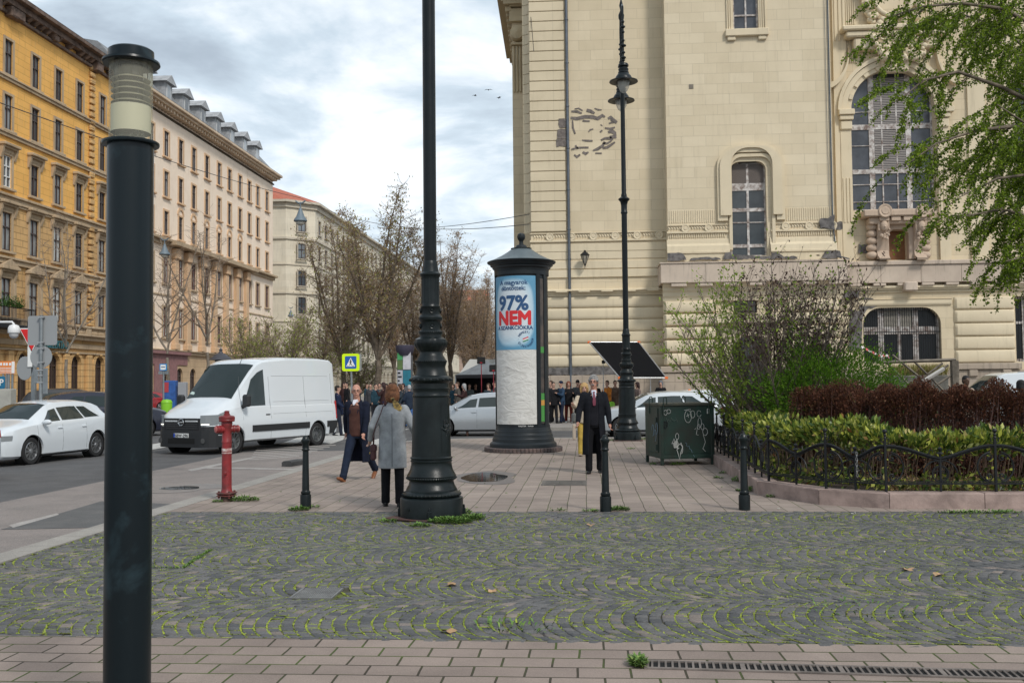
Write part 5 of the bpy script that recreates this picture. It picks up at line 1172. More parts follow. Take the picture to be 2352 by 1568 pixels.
def hedge(name,label,pts,half,z0,zt,n,lsize,lm,inner_col,aspect=.4,shell=.75,sub='leaves',up=.3,wob=.08,gaps=None):
 0
 t=thing(name,label,'hedge' if 'bush' not in name else 'bush',(pts[0][0],pts[0][1],0));M0=np.array([pts[0][0],pts[0][1],0.])
 seg=[(np.array(pts[i]),np.array(pts[i+1]))for i in range(len(pts)-1)];Ls=np.array([np.linalg.norm(b_-a)for a,b_ in seg]);cum=np.r_[0,np.cumsum(Ls)]
 s=RNG.uniform(0,cum[-1],n);k=np.clip(np.searchsorted(cum,s)-1,0,len(seg)-1);f=(s-cum[k])/Ls[k]
 A=np.array([a for a,_ in seg]);Bv=np.array([b_ for _,b_ in seg]);c=A[k]*(1-f[:,None])+Bv[k]*f[:,None];tv=(Bv[k]-A[k])/Ls[k][:,None];nv=np.column_stack([-tv[:,1],tv[:,0]])
 th=RNG.uniform(0,2*math.pi,n);rr_=np.clip(RNG.normal(.93,.12,n),0,1.12);lump=1+wob*np.sin(s*5.1+np.cos(th*2)*2)+wob*np.sin(s*11.3+th*3)
 ct,st=np.cos(th),np.sin(th);ex=.45;cx2=np.sign(ct)*np.abs(ct)**ex;sz2=np.sign(st)*np.abs(st)**ex
 ztop=np.array([zt(v/cum[-1])for v in s]);hh=(ztop-z0)/2
 off=cx2*half*rr_*lump;P=np.column_stack([c[:,0]+nv[:,0]*off,c[:,1]+nv[:,1]*off,z0+hh+sz2*hh*rr_*lump])
 D=np.column_stack([nv[:,0]*cx2,nv[:,1]*cx2,sz2+up])
 if gaps is not None:q=gaps(P);P,D=P[q],D[q]
 V,F=leaves_np(P-M0,lsize,aspect,dirs=D*.9);rawmesh(sub,V,F,lm,t)
 sg=[]
 for i in range(int(n/45)):
  j=RNG.integers(len(P));e=P[j]-M0;b_=np.array([e[0]*.98,e[1]*.98,z0+RNG.uniform(0,.2)]);mid=(e+b_)/2+RNG.normal(size=3)*.05;sg+=[(tuple(b_),tuple(mid),.008,.006),(tuple(mid),tuple(e),.006,.003)]
 V,F=tubes_np(sg,3);rawmesh('twigs',V,F,inner_col,t);return t
LAU=rand_col_mat('laurel_leaf',[(0,(.03,.06,.012)),(.3,(.08,.13,.025)),(.6,(.25,.30,.05)),(.86,(.42,.43,.07)),(.96,(.50,.50,.20)),(1,(.28,.10,.04))],.35)
RED=rand_col_mat('barberry_leaf',[(0,(.045,.02,.014)),(.6,(.11,.042,.024)),(.9,(.19,.075,.04)),(1,(.10,.08,.03))])
LIG=rand_col_mat('bush_green_leaf',[(0,(.05,.13,.01)),(.6,(.12,.26,.015)),(1,(.22,.38,.03))])
def PDx(px,d):q=ray(px,884)*d;return(q.x,q.y)
def zl(f):return 1.13-.22*f
hl=offp(PT,.78);hl=[(3.36,21.5),(3.35,15.9),(3.75,14.85),(4.4,14.35),(7.2,14.2)]
hedge('laurel_hedge','yellow green variegated laurel hedge just behind the iron fence',hl,.42,.16,lambda f:.98-.05*f+.06*math.sin(f*31)+.05*math.sin(f*13),25000,.11,LAU,TWIG,.42,gaps=lambda P:~((P[:,0]>5.9)&(P[:,0]<6.15)&(P[:,2]>.75))&~((P[:,0]>7.0))&(RNG.random(len(P))<np.where(P[:,2]<.62,.30,1)))
def zr(f):return 1.45+.2*math.sin(f*2.6)
hedge('barberry_hedge','dark reddish brown twiggy hedge behind the laurel hedge',[tuple(PDx(1845,17.3)),tuple(PDx(2000,16.6)),(9.2,16.2)],.6,.15,lambda f:1.50-.12*abs(f-.3)+.03*math.sin(f*60),150000,.046,RED,mat('purple_twigs',(.07,.035,.03),.9),.45)
def bushgreen(label,c,r,n,lm,ls,name='green_bush'):
 t=thing(name,label,'bush',(c[0],c[1],0));u=RNG.normal(size=(n,3));u/=np.linalg.norm(u,axis=1,keepdims=True);lump=1+.16*np.sin(u[:,0]*7+u[:,2]*5)+.12*np.sin(u[:,1]*11+u[:,0]*9);k=np.clip(RNG.normal(.88,.14,n),.2,1.15)*lump
 P=u*np.array(r)*k[:,None]+np.array([0,0,c[2]]);P=P[P[:,2]>.1];V,F=leaves_np(P,ls,.4,dirs=P-np.array([0,0,c[2]])+np.array([0,0,.6]));rawmesh('leaves',V,F,lm,t)
 sg=[]
 for _ in range(260):e=P[RNG.integers(len(P))];m_=e*.5+RNG.normal(size=3)*.1;sg+=[((RNG.normal()*.1,RNG.normal()*.1,.1),tuple(m_),.02,.012),(tuple(m_),tuple(e),.012,.004)]
 V,F=tubes_np(sg,4);rawmesh('stems',V,F,TWIG,t)
a=G(1930,1000,.2);p=ray(1900,880)*19.6
bushgreen('rounded bright green bush behind the reddish hedge',(p.x,p.y,1.15),(1.25,.9,1.15),42000,LIG,.055)
p=ray(1790,880)*21.5;bushgreen('darker green shrub at the foot of the tall bare shrub',(p.x,p.y,.9),(.8,.7,.85),12000,LIG,.055)
p=ray(2010,880)*20;bushgreen('low green shrub sloping down beside the broken trellis',(p.x,p.y,.8),(.9,.8,.8),14000,LIG,.055)
rs=random.Random(12);strk=[];stw=[];sen=[]
for k in range(74):
 u=rs.uniform(-1,1);sx_=-1.05 if u<0 else .62;p0=Vector((rs.gauss(0,.14),rs.gauss(0,.14),0));d=Vector((u*abs(sx_)*1.0-.06,rs.gauss(0,.35),.8+.5*(1-abs(u)))).normalized();L=rs.uniform(2.6,4.4)*(1-.12*abs(u));r=rs.uniform(.012,.034);n=12;q=p0;pts=[q]
 for i in range(n):
  d=(d+Vector((rs.gauss(0,.05),rs.gauss(0,.05),.035))).normalized();q2=q+d*L/n;strk.append((tuple(q),tuple(q2),r*(1-i/n)+.004,r*(1-(i+1)/n)+.004));q=q2;pts.append(q)
 for i in range(3,n+1):
  for _ in range(3):
   a_=rs.uniform(0,6.28);dd=(d*.9+Vector((math.cos(a_),math.sin(a_)*.7,.3))).normalized();q=pts[i-1].lerp(pts[i],rs.random());Lt=rs.uniform(.25,.8)
   for j in range(4):
    dd=(dd+Vector((rs.gauss(0,.09),rs.gauss(0,.09),.06))).normalized();q2=q+dd*Lt/4;stw.append((tuple(q),tuple(q2),.006-.001*j,.005-.001*j));q=q2
    if j>0:sen.append((tuple(q),tuple(dd)))
p=ray(1790,880)*20.3;DK=rand_col_mat('dry_seed_pod',[(0,(.03,.018,.014)),(1,(.10,.055,.045))]);LSH=rand_col_mat('young_green_leaf',[(0,(.14,.22,.03)),(1,(.32,.42,.06))])
t=tree('tall_shrub','tall fan-shaped shrub, green-leaved on the left and bare with dark pods on the right','shrub',(p.x,p.y,.1),(strk,stw,sen),mat('shrub_bark',(.15,.12,.10),.9),mat('shrub_twig',(.16,.12,.10),.9),LSH,.07,6,.035,filt=lambda P:(RNG.random(len(P))<np.where(P[:,0]<-.75,.55,.09)),droop=0)
P=np.repeat(np.array([e[0]for e in sen]),3,axis=0)+RNG.normal(size=(len(sen)*3,3))*.04;P=P[(P[:,0]>-.9)&(P[:,2]>2.0)&(RNG.random(len(P))<.45)];V,F=leaves_np(P,.08,.4,droop=.8);rawmesh('seed_pods',V,F,DK,t)
EL=rand_col_mat('elm_leaf',[(0,(.045,.085,.006)),(.5,(.14,.215,.012)),(1,(.30,.41,.035))],.6,.4)
et=Vector((9.8,17.5,0));E_=thing('weeping_elm','drooping elm with bright green leafy twigs hanging in at the upper right','tree',et)
re_=random.Random(4);tr_=[];tw_=[];lp=[];ld=[]
def limb(pts,r0,r1,store=tr_):
 for i in range(len(pts)-1):f0=i/(len(pts)-1);f1=(i+1)/(len(pts)-1);store.append((tuple(pts[i]),tuple(pts[i+1]),r0+(r1-r0)*f0,r0+(r1-r0)*f1))
limb([Vector((0,0,0)),Vector((.1,0,1.6)),Vector((-.05,.05,3.2)),Vector((-.1,0,4.8)),Vector((0,0,6.4)),Vector((.2,0,8.2))],.24,.12)
starts=[]
def pxp(x,y,d):return CAM+ray(x,y)*d-et
limbs=[([(2480,150,17),(2380,60,16.6),(2300,20,16.2),(2210,8,16),(2120,15,15.8),(2040,40,15.6)]),([(2520,300,17.3),(2400,250,16.8),(2300,200,16.3),(2200,165,16),(2120,185,15.7),(2060,235,15.5)]),([(2520,420,17.3),(2420,330,16.9),(2330,290,16.3),(2240,300,16),(2150,330,15.6),(2080,380,15.4)]),([(2500,250,17.2),(2420,120,17),(2350,-20,17),(2280,-90,17),(2180,-120,17),(2080,-110,16.8)]),([(2540,500,17.3),(2450,430,16.6),(2370,400,16),(2290,410,15.5),(2210,450,15.2)]),([(2520,380,17.5),(2440,250,18),(2370,120,18.3),(2290,60,18.6),(2200,30,18.9),(2130,50,19)]),([(2540,380,17.6),(2440,360,18.2),(2360,340,18.6),(2270,350,19),(2180,390,19.2)]),([(2560,250,17.4),(2480,100,16),(2400,-60,15.4),(2300,-140,15),(2220,-150,15)]),([(2500,560,17),(2440,520,16.4),(2380,500,16),(2300,480,15.7),(2200,500,15.4)]),([(2560,480,16.5),(2460,380,16),(2380,300,15.6),(2290,240,15.4)]),([(2560,600,16.5),(2460,560,15.8),(2390,580,15.4),(2310,600,15.2)])]
for l in limbs:
 pts=[pxp(*q)for q in l];limb([pts[0]*.3+Vector((0,0,pts[0].z*.7))*.7,pts[0]]+pts[1:],.055,.008)
 for i in range(len(pts)-1):
  for _ in range(15 if pts[i+1].x>-3.3 else 5):f=re_.random();starts.append((pts[i].lerp(pts[i+1],f),(pts[i+1]-pts[i]).normalized()))
for p,d in starts:
 left=Vector((-1,re_.gauss(0,.3),0));dd=(left*re_.uniform(.0,1.0)+Vector((0,re_.gauss(0,.35),re_.uniform(-.45,.35)))).normalized();Lt=re_.uniform(.4,1.5);n=9;q=p.copy()
 for i in range(n):
  dd=(dd+Vector((re_.gauss(0,.06),re_.gauss(0,.06),-.13))).normalized();q2=q+dd*Lt/n;tw_.append((tuple(q),tuple(q2),.006*(1-i/n)+.002,.006*(1-(i+1)/n)+.002))
  if i>=1:
   m_=int(Lt/n/.0065)
   for k in range(m_):lp.append(tuple(q.lerp(q2,k/m_)+Vector([re_.gauss(0,.020)for _ in range(3)])));ld.append(tuple(dd*.3))
  if i in(2,4,6)and re_.random()<.6:
   d3=(dd+Vector((re_.gauss(0,.6),re_.gauss(0,.6),re_.gauss(-.1,.3)))).normalized();s=q2.copy();L3_=Lt*re_.uniform(.2,.5)
   for j in range(5):
    d3=(d3+Vector((0,0,-.16))).normalized();s2=s+d3*L3_/5;tw_.append((tuple(s),tuple(s2),.003,.002));m_=int(L3_/5/.007)+1
    for k in range(m_):lp.append(tuple(s.lerp(s2,k/m_)+Vector([re_.gauss(0,.020)for _ in range(3)])));ld.append(tuple(d3*.3))
    s=s2
  q=q2
V,F=tubes_np(tr_,8);rawmesh('trunk',V,F,BARK,E_,smooth=True);V,F=tubes_np(tw_,4);cr=rawmesh('crown',V,F,mat('elm_twig',(.14,.11,.09),.9),E_)
V,F=leaves_np(np.array(lp),.040,.85,dirs=np.array(ld));rawmesh('leaves',V,F,EL,cr);print('elm leaves',len(lp))
# ==========================================================
CAST=mat('dark_green_cast_iron',(.0085,.0125,.0135),.34,.0,var=.35,vscale=5,spec=.32,bump=.12,bscale=60)
SHAFT=mat('black_pole_paint',(.0075,.0105,.012),.32,.0,var=.25,vscale=2,spec=.30)
def beads(mb,r,z,rb,n):
 for k in range(n):a=2*math.pi*k/n;mb.ell((r*math.cos(a),r*math.sin(a),z),rb,6,5)
def lamp_post(label,loc,rz,full=True):
 t=thing('lamp_post',label,'street lamp',loc,rz,'ornate cast iron lamp posts')
 mb=MB();mb.cbox(-.43,.43,-.43,.43,.0,.02,.004);mb.build('base_plate',mat('rusty_plate',(.10,.045,.035),.7,col2=(.05,.04,.04),vscale=8),t,smooth=False)
 mb=MB();mb.lathe([(.40,.02),(.40,.235),(.395,.255),(.37,.268),(.33,.27)],n=48)
 for k in range(4):a=rad(45+90*k-12);M=RZ(a);mb.cbox(.385,.43,-.022,.022,.0,.12,.006,M);mb.lathe([(.012,0),(.012,.03),(.006,.045)],(0,0,.12),8,M@T(.41,0,0))
 mb.lathe([(.02,0),(.02,.012)],n=10,M=RZ(rad(-100))@T(.398,0,.13)@RY(rad(90)));mb.build('drum',CAST,t)
 prof=[(.33,.262),(.345,.27),(.367,.285),(.372,.305),(.36,.325),(.34,.335),(.325,.345),(.325,.36),(.31,.385),(.292,.42),(.282,.455),(.285,.475),(.31,.485),(.317,.5),(.31,.515),(.315,.53),(.305,.55),(.29,.575),(.273,.61),(.262,.65),(.256,.70),(.258,.705),(.266,.715),(.266,.725),(.258,.73),(.258,.74),(.27,.75),(.27,.762),(.256,.77),(.252,.775),(.231,1.52),(.238,1.53),(.24,1.545),(.232,1.555),(.229,1.56),(.229,1.62),(.236,1.63),(.236,1.64),(.228,1.65),(.228,1.70),(.245,1.715),(.265,1.735),(.268,1.76),(.255,1.78),(.215,1.80),(.20,1.84),(.19,1.875),(.186,1.91),(.198,1.95),(.205,1.985),(.19,2.01),(.178,2.03),(.165,2.05),(.15,2.08),(.15,2.10),(.19,2.15),(.213,2.19),(.217,2.23),(.205,2.26),(.18,2.275),(.15,2.29),(.145,2.32),(.155,2.35),(.145,2.37),(.128,2.38),(.125,2.48),(.13,2.49),(.15,2.51),(.155,2.54),(.14,2.565),(.122,2.58),(.120,2.66),(.128,2.68),(.118,2.70),(.116,2.71),(.116,3.06),(.125,3.075),(.137,3.09),(.137,3.105),(.112,3.125),(.105,3.16),(.095,3.22),(.092,3.26),(.086,3.27)]
 fl=lambda j,z:(1-.07*(j%3==0))if 2.715<z<3.05 or False else((1-.045*(j%4==0))if 2.12<z<2.24 else 1)
 pr2=[]
 for a,c in zip(prof[:-1],prof[1:]):
  pr2.append(a)
  if a[1]>2.7 and c[1]>3.0 and c[1]<3.07:pr2+=[(.116,2.73),(.116,3.03)]
 pr2.append(prof[-1]);mb=MB();mb.lathe(pr2,n=60,flute=fl);beads(mb,.315,.505,.0125,64);beads(mb,.365,.30,.017,44);beads(mb,.20,1.98,.011,44);beads(mb,.15,2.355,.010,34)
 for k in range(4):
  a=rad(45+90*k)
  for z,r in((2.43,.128),(2.63,.122)):mb.lathe([(.0,.02),(.014,.018),(.02,.006),(.034,.012),(.036,0)][::-1],n=12,M=RZ(a)@T(r,0,z)@RY(rad(90)),cap=False)
 for k in range(20):a=2*math.pi*k/20;mb.ell((.262*math.cos(a),.262*math.sin(a),1.745),(.022,.022,.02),6,5)
 mb.build('pedestal',CAST,t)
 mb=MB()
 for a0,a1,z0,z1 in((-22,22,.83,.835),(-22,22,1.43,1.435),(-22,-21,.83,1.43),(21,22,.83,1.43)):
  pts=[]
  for z in(z0,z1):
   for a in np.linspace(rad(a0),rad(a1),8):rr=.252-.021*(z-.775)/.745+.005;pts.append((rr*math.cos(a),rr*math.sin(a),z))
  mb.add(pts,[(i,i+1,9+i,8+i)for i in range(7)])
 ra=random.Random(2);rr=.243
 shp=[(0,0,.035,.045),(0,.055,.028,.014),(0,.075,.012,.012),(-.04,.01,.022,.03),(.04,.01,.022,.03),(-.055,-.03,.02,.016),(.055,-.03,.02,.016),(0,-.05,.045,.012),(-.03,-.045,.016,.016),(.03,-.045,.016,.016)]
 for x,z,rx_,rz_ in shp:mb.ell((rr,x,1.15+z),(.012,rx_,rz_),10,6)
 for k in range(22):mb.ell((rr+.003,ra.gauss(0,.03),1.15+ra.gauss(0,.035)),(.010,.008,.008),6,4)
 mb.build('inspection_door',CAST,t)
 mb=MB();z=3.26;pr=[(.083,3.26),(.083,6.68),(.10,6.70),(.10,6.74),(.088,6.76),(.092,6.95),(.115,7.05),(.165,7.10),(.17,7.13),(.12,7.17),(.09,7.19),(.085,7.25),(.07,7.3),(.06,12.5),(.08,12.55),(.09,12.65),(.03,12.8),(.06,12.95),(.0,13.2)]
 mb.lathe(pr,n=28);mb.build('shaft',SHAFT,t)
 if full:
  for s,h in((-1,10.34),(1,10.34)):
   a=MB();yy=s*.97
   a.tube([(0,0,12.3),(0,s*.3,12.62),(0,s*.65,12.72),(0,yy,12.55),(0,yy,12.3)],.03,8);a.tube([(0,yy,12.35),(0,yy,h+.5)],.028,8)
   a.tube([(0,0,11.6),(0,s*.25,11.75),(0,s*.5,12.15),(0,s*.42,12.45),(0,s*.25,12.4),(0,s*.28,12.2)],.02,6)
   for z,r in((12.1,.05),(11.95,.07),(11.8,.05),(11.55,.05),(11.4,.09),(11.2,.06),(11.05,.08),(10.98,.05)):a.lathe([(.02,-.05),(r,-.015),(r,.015),(.02,.05)],(0,yy,z),14)
   a.build('lamp_arm',CAST,t)
   hd=MB();hd.lathe([(.03,.55),(.13,.53),(.15,.5),(.15,.45),(.11,.44),(.13,.40),(.15,.37),(.14,.30),(.16,.27),(.15,.25),(.22,.16),(.24,.12),(.25,.08),(.41,.02),(.412,.0),(.40,-.005),(.22,.03),(.18,.035)],(0,yy,h),36,cap=False);ho=hd.build('lamp_shade',CAST,t)
   g=MB();g.lathe([(.18,.02),(.175,-.05),(.16,-.14),(.12,-.24),(.06,-.31),(.0,-.33)],(0,yy,h),24,cap=False);g.build('glass_bowl',mat('clear_lamp_glass',(.62,.62,.58),.15,alpha=.45),ho)
   u=MB();u.lathe([(.06,.0),(.075,-.06),(.05,-.13),(.0,-.15)],(0,yy,h),14);u.build('bulb',mat('bulb',(.5,.48,.42),.3),ho)
 return t
lamp_post('massive ornate dark green lamp post standing in the cobbles beside the woman in grey',(-1.98,12.64,0),rad(-28),True)
lamp_post('ornate twin-headed lamp post rising in front of the cream building beside the dumpster',(1.19,29.49,0),rad(-92+0),True).rotation_euler=(0,0,0)
MB.__doc__
def bollard():
 t=thing('bollard','x','bollard',(0,0,0),0,'cast iron bollards along the cobbles');mb=MB()
 mb.cbox(-.058,.058,-.058,.058,0,.19,.012);mb.lathe([(.075,.0),(.075,.18),(.07,.2),(.05,.205)],n=16)
 mb.build('foot',CAST,t)
 mb=MB();mb.lathe([(.055,.20),(.066,.215),(.066,.235),(.052,.25),(.050,.26),(.0405,.79),(.052,.80),(.056,.812),(.046,.825),(.045,.83),(.048,.89),(.056,.905),(.062,.92),(.062,.93)],n=16);mb.build('shaft',CAST,t)
 mb=MB();mb.lathe([(.062,.93),(.063,.942),(.052,.95),(.047,.965),(.038,.985),(.022,1.0),(.0,1.005)],n=16,flute=lambda j,z:1-.1*(j%2)if z>.95 else 1);mb.build('cap',CAST,t)
 return t
bo=bollard();bo.location=(-3.86,13.5,0);bo['label']='leftmost cast iron bollard, next to the red hydrant'
dup(bo,(.235,13.22,0),.3,'middle cast iron bollard in front of the man in the black coat');dup(bo,(2.055,13.36,0),.6,'right-hand cast iron bollard by the corner of the planter wall')
HR=mat('hydrant_red',(.26,.022,.025),.42,var=.45,vscale=6,col2=(.12,.018,.018),bump=.2,bscale=30);RUSTB=mat('rusty_iron',(.07,.045,.035),.85,var=.5,vscale=9,bump=.5)
t=thing('fire_hydrant','weathered red standpipe fire hydrant with a peeling white band at the kerb','fire hydrant',(-5.31,14.42,0),rad(-8))
mb=MB();mb.lathe([(.085,0),(.085,.07),(.0,.07)],n=16);mb.build('foot',RUSTB,t)
mb=MB();mb.cbox(-.115,.115,-.115,.115,.07,.10,.02);mb.cbox(-.12,.12,-.12,.12,.105,.135,.02)
for k in range(4):a=rad(45+90*k);mb.lathe([(.018,.05),(.018,.155)],(.115*math.cos(a),.115*math.sin(a),0),6)
mb.build('flange',mat('flange_red',(.15,.035,.03),.6,col2=(.06,.04,.035),vscale=9),t)
mb=MB();mb.lathe([(.092,.135),(.078,.16),(.072,.2),(.070,.72),(.074,.722),(.074,.735),(.070,.74),(.070,.86),(.074,.865),(.074,.88),(.068,.89),(.068,1.02),(.072,1.06),(.078,1.1),(.082,1.15),(.078,1.17)],n=28)
mb.lathe([(.02,0),(.026,.02),(.026,.05),(.016,.055)],n=12,M=RZ(rad(-75))@T(.06,0,.42)@RY(rad(90)));mb.build('barrel',HR,t)
mb=MB();mb.lathe([(.0705,.70),(.0735,.702),(.0735,.775),(.0705,.777)],n=40,cap=False,flute=lambda j,z:1-.02*(math.sin(j*1.7)>.55));mb.build('white_band',mat('peeling_white',(.62,.58,.55),.7,col2=(.3,.1,.09),vscale=14),t)
mb=MB();mb.lathe([(.06,1.165),(.11,1.17),(.116,1.19),(.112,1.20),(.116,1.205),(.116,1.235),(.105,1.25),(.06,1.262),(.045,1.27),(.045,1.285),(.036,1.29),(.036,1.325),(.02,1.33),(.0,1.333)],n=28);mb.build('cap',HR,t)
for s,nm in((rad(-125),'outlet'),(rad(35),'outlet')):
 M=RZ(s)@T(.04,0,1.06)@RY(rad(90));mb=MB();mb.lathe([(.05,0),(.052,.05),(.062,.055),(.062,.075),(.05,.08),(.05,.10),(.058,.105),(.058,.125),(.05,.13)],n=20,M=M);o=mb.build(nm,HR,t);mb=MB();mb.lathe([(.045,.131),(.045,.14),(.015,.15),(.0,.15)],n=16,M=M);mb.build('outlet_cap',mat('outlet_pinkish',(.42,.12,.11),.5),o)
px_c=292;pl=CAM+ray(293,1400)*4.42;LX,LY=pl.x,pl.y
POSTM=bpy.data.materials.new('teal_black_post_paint');POSTM.use_nodes=True;nt=POSTM.node_tree;b=nt.nodes['Principled BSDF'];v=N(nt,'ShaderNodeTexCoord').outputs['Object']
f=ramp(nt,noise(nt,v,2.4,6,.6,.4,(0,0,.6)),[(.55,(.004,.009,.012)),(.63,(.014,.028,.035))]);f2=ramp(nt,noise(nt,v,9,8,.75,0,(3,1,2)),[(.735,(0,)*3),(.75,(1,)*3)])
mx=N(nt,'ShaderNodeMix',data_type='RGBA');nt.links.new(f2,mx.inputs[0]);nt.links.new(f,mx.inputs[6]);mx.inputs[7].default_value=(.16,.13,.10,1);nt.links.new(mx.outputs[2],b.inputs['Base Color'])
b.inputs['Roughness'].default_value=.3;b.inputs['Specular IOR Level'].default_value=.28
RAD=.1003
t=thing('light_post','thick dark teal light post with a clear cylindrical lamp head, closest thing on the left','light post',(LX,LY,0),rad(20))
hz_=lambda y:CAMH+(884+(1176-300)*.0099*0+8.5-y)/FPX*4.45
z_ring=hz_(325);z_top=hz_(141);zc_=hz_(118)
mb=MB();mb.lathe([(RAD,0),(RAD,z_ring-.01),(.0,z_ring-.01)],n=64);mb.lathe([(RAD+.002,0),(RAD+.03,.005),(RAD+.03,.02),(RAD+.002,.025)],n=48);mb.build('pole',POSTM,t)
mb=MB();mb.lathe([(RAD-.01,z_ring-.012),(RAD+.022,z_ring-.010),(RAD+.025,z_ring-.004),(RAD+.024,z_ring+.004),(RAD-.01,z_ring+.012)],n=64);mb.build('lower_ring',POSTM,t)
mb=MB();mb.lathe([(.0,z_top),(RAD+.020,z_top),(RAD+.026,z_top+.006),(RAD+.024,z_top+.016),(RAD+.0,z_top+.02),(RAD,z_top+.03),(RAD-.001,z_top+.064),(RAD-.01,z_top+.071),(.0,z_top+.073)],n=64);mb.build('cap',POSTM,t)
CLR=bpy.data.materials.new('yellowed_clear_plastic');CLR.use_nodes=True;nt=CLR.node_tree;b=nt.nodes['Principled BSDF'];b.inputs['Base Color'].default_value=(.80,.78,.64,1);b.inputs['Roughness'].default_value=.12
tb=N(nt,'ShaderNodeBsdfTransparent');tb.inputs[0].default_value=(.90,.89,.80,1);mxs=N(nt,'ShaderNodeMixShader');mxs.inputs[0].default_value=.16;nt.links.new(tb.outputs[0],mxs.inputs[1]);nt.links.new(b.outputs[0],mxs.inputs[2]);nt.links.new(mxs.outputs[0],nt.nodes['Material Output'].inputs[0])
mb=MB();mb.lathe([(RAD-.006,z_ring+.01),(RAD-.006,z_top)],n=56,cap=False);lt=mb.build('lamp_cylinder',CLR,t)
LOUV=mat('louvre_ring',(.36,.35,.29),.35);hL_=z_top-z_ring
mb=MB()
for k in range(6):z=z_ring+hL_*(.46+.075*k);mb.lathe([(.055,z),(.085,z-.012),(.086,z-.010),(.058,z+.004)],n=40,cap=False)
mb.build('louvre',LOUV,lt)
mb=MB();mb.lathe([(.052,z_ring+hL_*.42),(.052,z_top-.005)],n=24);mb.build('upper_core',mat('grey_core',(.10,.10,.085),.5),lt)
mb=MB();mb.lathe([(.086,z_ring+hL_*.13),(.086,z_ring+hL_*.47)],n=40,cap=False);mb.build('frosted_sleeve',mat('frosted_sleeve',(.55,.54,.46),.5),lt)
mb=MB();mb.cbox(-.05,.06,-.03,.03,z_ring+.02,z_ring+hL_*.12,.006);mb.tube([(.0,-.06,z_ring+.02),(.03,-.06,z_ring+.05),(.05,-.05,z_ring+.03),(.06,-.03,z_ring+.06)],.004,6);mb.build('ballast',mat('ballast_box',(.16,.16,.14),.6),lt)
mb=MB()
for k in range(3):a=rad(60+k*120);mb.tube([(.07*math.cos(a),.07*math.sin(a),z_ring),(.07*math.cos(a),.07*math.sin(a),z_top)],.004,6)
for k in range(5):a=rad(k*72);mb.box(-.012,.012,-.002,.002,z_top-.06,z_top,T(.07*math.cos(a),.07*math.sin(a),0)@RZ(a+1.57))
mb.build('support_rod',mat('dark_metal',(.05,.05,.05),.5),lt)
t=thing('advertising_column','round dark advertising column with the blue 97% NEM poster','advertising column',(-1.6,25.14,0));DKM=mat('column_anthracite',(.012,.016,.019),.42,var=.25,vscale=3,spec=.35);ROOFM=mat('column_roof',(.10,.125,.135),.45,var=.2,vscale=2)
mb=MB();n=62
for k in range(n):
 a=2*math.pi*k/n;mb.cbox(.80,.985+.006*math.sin(k*7),-.044,.044,.0,.11,.01,RZ(a))
mb.build('brick_ring',mat('dark_setts',(.13,.09,.08),.8,col2=(.05,.045,.045),vscale=6),t)
mb=MB();mb.lathe([(.84,.0),(.845,.16),(.84,.2),(.80,.24),(.78,.25),(.775,.32),(.755,.34),(.752,.35),(.745,.42),(.725,.44),(.72,.45),(.715,.52),(.695,.54),(.69,.58),(.684,.6)],n=72);mb.build('base',DKM,t)
mb=MB();mb.lathe([(.66,.59),(.66,4.5)],n=72);mb.lathe([(.684,.60),(.684,.66),(.67,.665)],n=72,cap=False);mb.lathe([(.67,4.40),(.692,4.405),(.692,4.5)],n=72,cap=False)
for a0,a1 in((35.5,45),(57,66),(-84,-75),(150,160),(-160,-150)):
 for r in(0,):
  pr=[]
  for z in(.62,4.45):
   for a in np.linspace(rad(a0),rad(a1),5):pr.append((.688*math.sin(a),-.688*math.cos(a),z))
  mb.add(pr,[(i,i+1,6+i,5+i)for i in range(4)])
  for a in(a0,a1):s_,c_=math.sin(rad(a)),math.cos(rad(a));mb.add([(.688*s_,-.688*c_,.62),(.66*s_,-.66*c_,.62),(.66*s_,-.66*c_,4.45),(.688*s_,-.688*c_,4.45)],[(0,1,2,3)])
mb.build('body',DKM,t)
mb=MB();mb.lathe([(.69,4.5),(.70,4.56),(.74,4.60),(.74,4.63),(.79,4.66),(.80,4.70),(.86,4.73),(.872,4.75),(.872,4.765),(.84,4.775)],n=72);mb.build('cornice',DKM,t)
mb=MB();mb.lathe([(.865,4.77),(.70,4.83),(.50,4.93),(.36,5.02),(.25,5.10),(.20,5.11)],n=72);mb.build('roof',ROOFM,t)
mb=MB();mb.lathe([(.26,5.10),(.27,5.12),(.16,5.14),(.14,5.17),(.12,5.2),(.06,5.22),(.05,5.28),(.06,5.32),(.09,5.35),(.105,5.41),(.09,5.48),(.05,5.51),(.0,5.515)],n=24);mb.build('finial',DKM,t)
def wrap(name,a0,a1,z0,z1,r,material,nz=2,par=t):
 mb=MB();A=np.linspace(rad(a0),rad(a1),30);Zs=np.linspace(z0,z1,nz)
 vs=[(r*math.sin(a),-r*math.cos(a),z)for z in Zs for a in A];fs=[(j*30+i,j*30+i+1,(j+1)*30+i+1,(j+1)*30+i)for j in range(nz-1)for i in range(29)];mb.add(vs,fs);return mb.build(name,material,par)
PP=bpy.data.materials.new('wrinkled_white_paper');PP.use_nodes=True;nt=PP.node_tree;b=nt.nodes['Principled BSDF'];v=N(nt,'ShaderNodeTexCoord').outputs['Object']
mp=N(nt,'ShaderNodeMapping');mp.inputs['Scale'].default_value=(1,1,1.6);nt.links.new(v,mp.inputs[0]);nw=noise(nt,mp.outputs[0],3.2,5,.55,1.4)
nt.links.new(ramp(nt,nw,[(.3,(.50,.49,.46)),(.7,(.62,.61,.58))]),b.inputs['Base Color']);b.inputs['Roughness'].default_value=.7
bn=N(nt,'ShaderNodeBump');bn.inputs['Strength'].default_value=.55;bn.inputs['Distance'].default_value=.06;nt.links.new(nw,bn.inputs['Height']);nt.links.new(bn.outputs[0],b.inputs['Normal'])
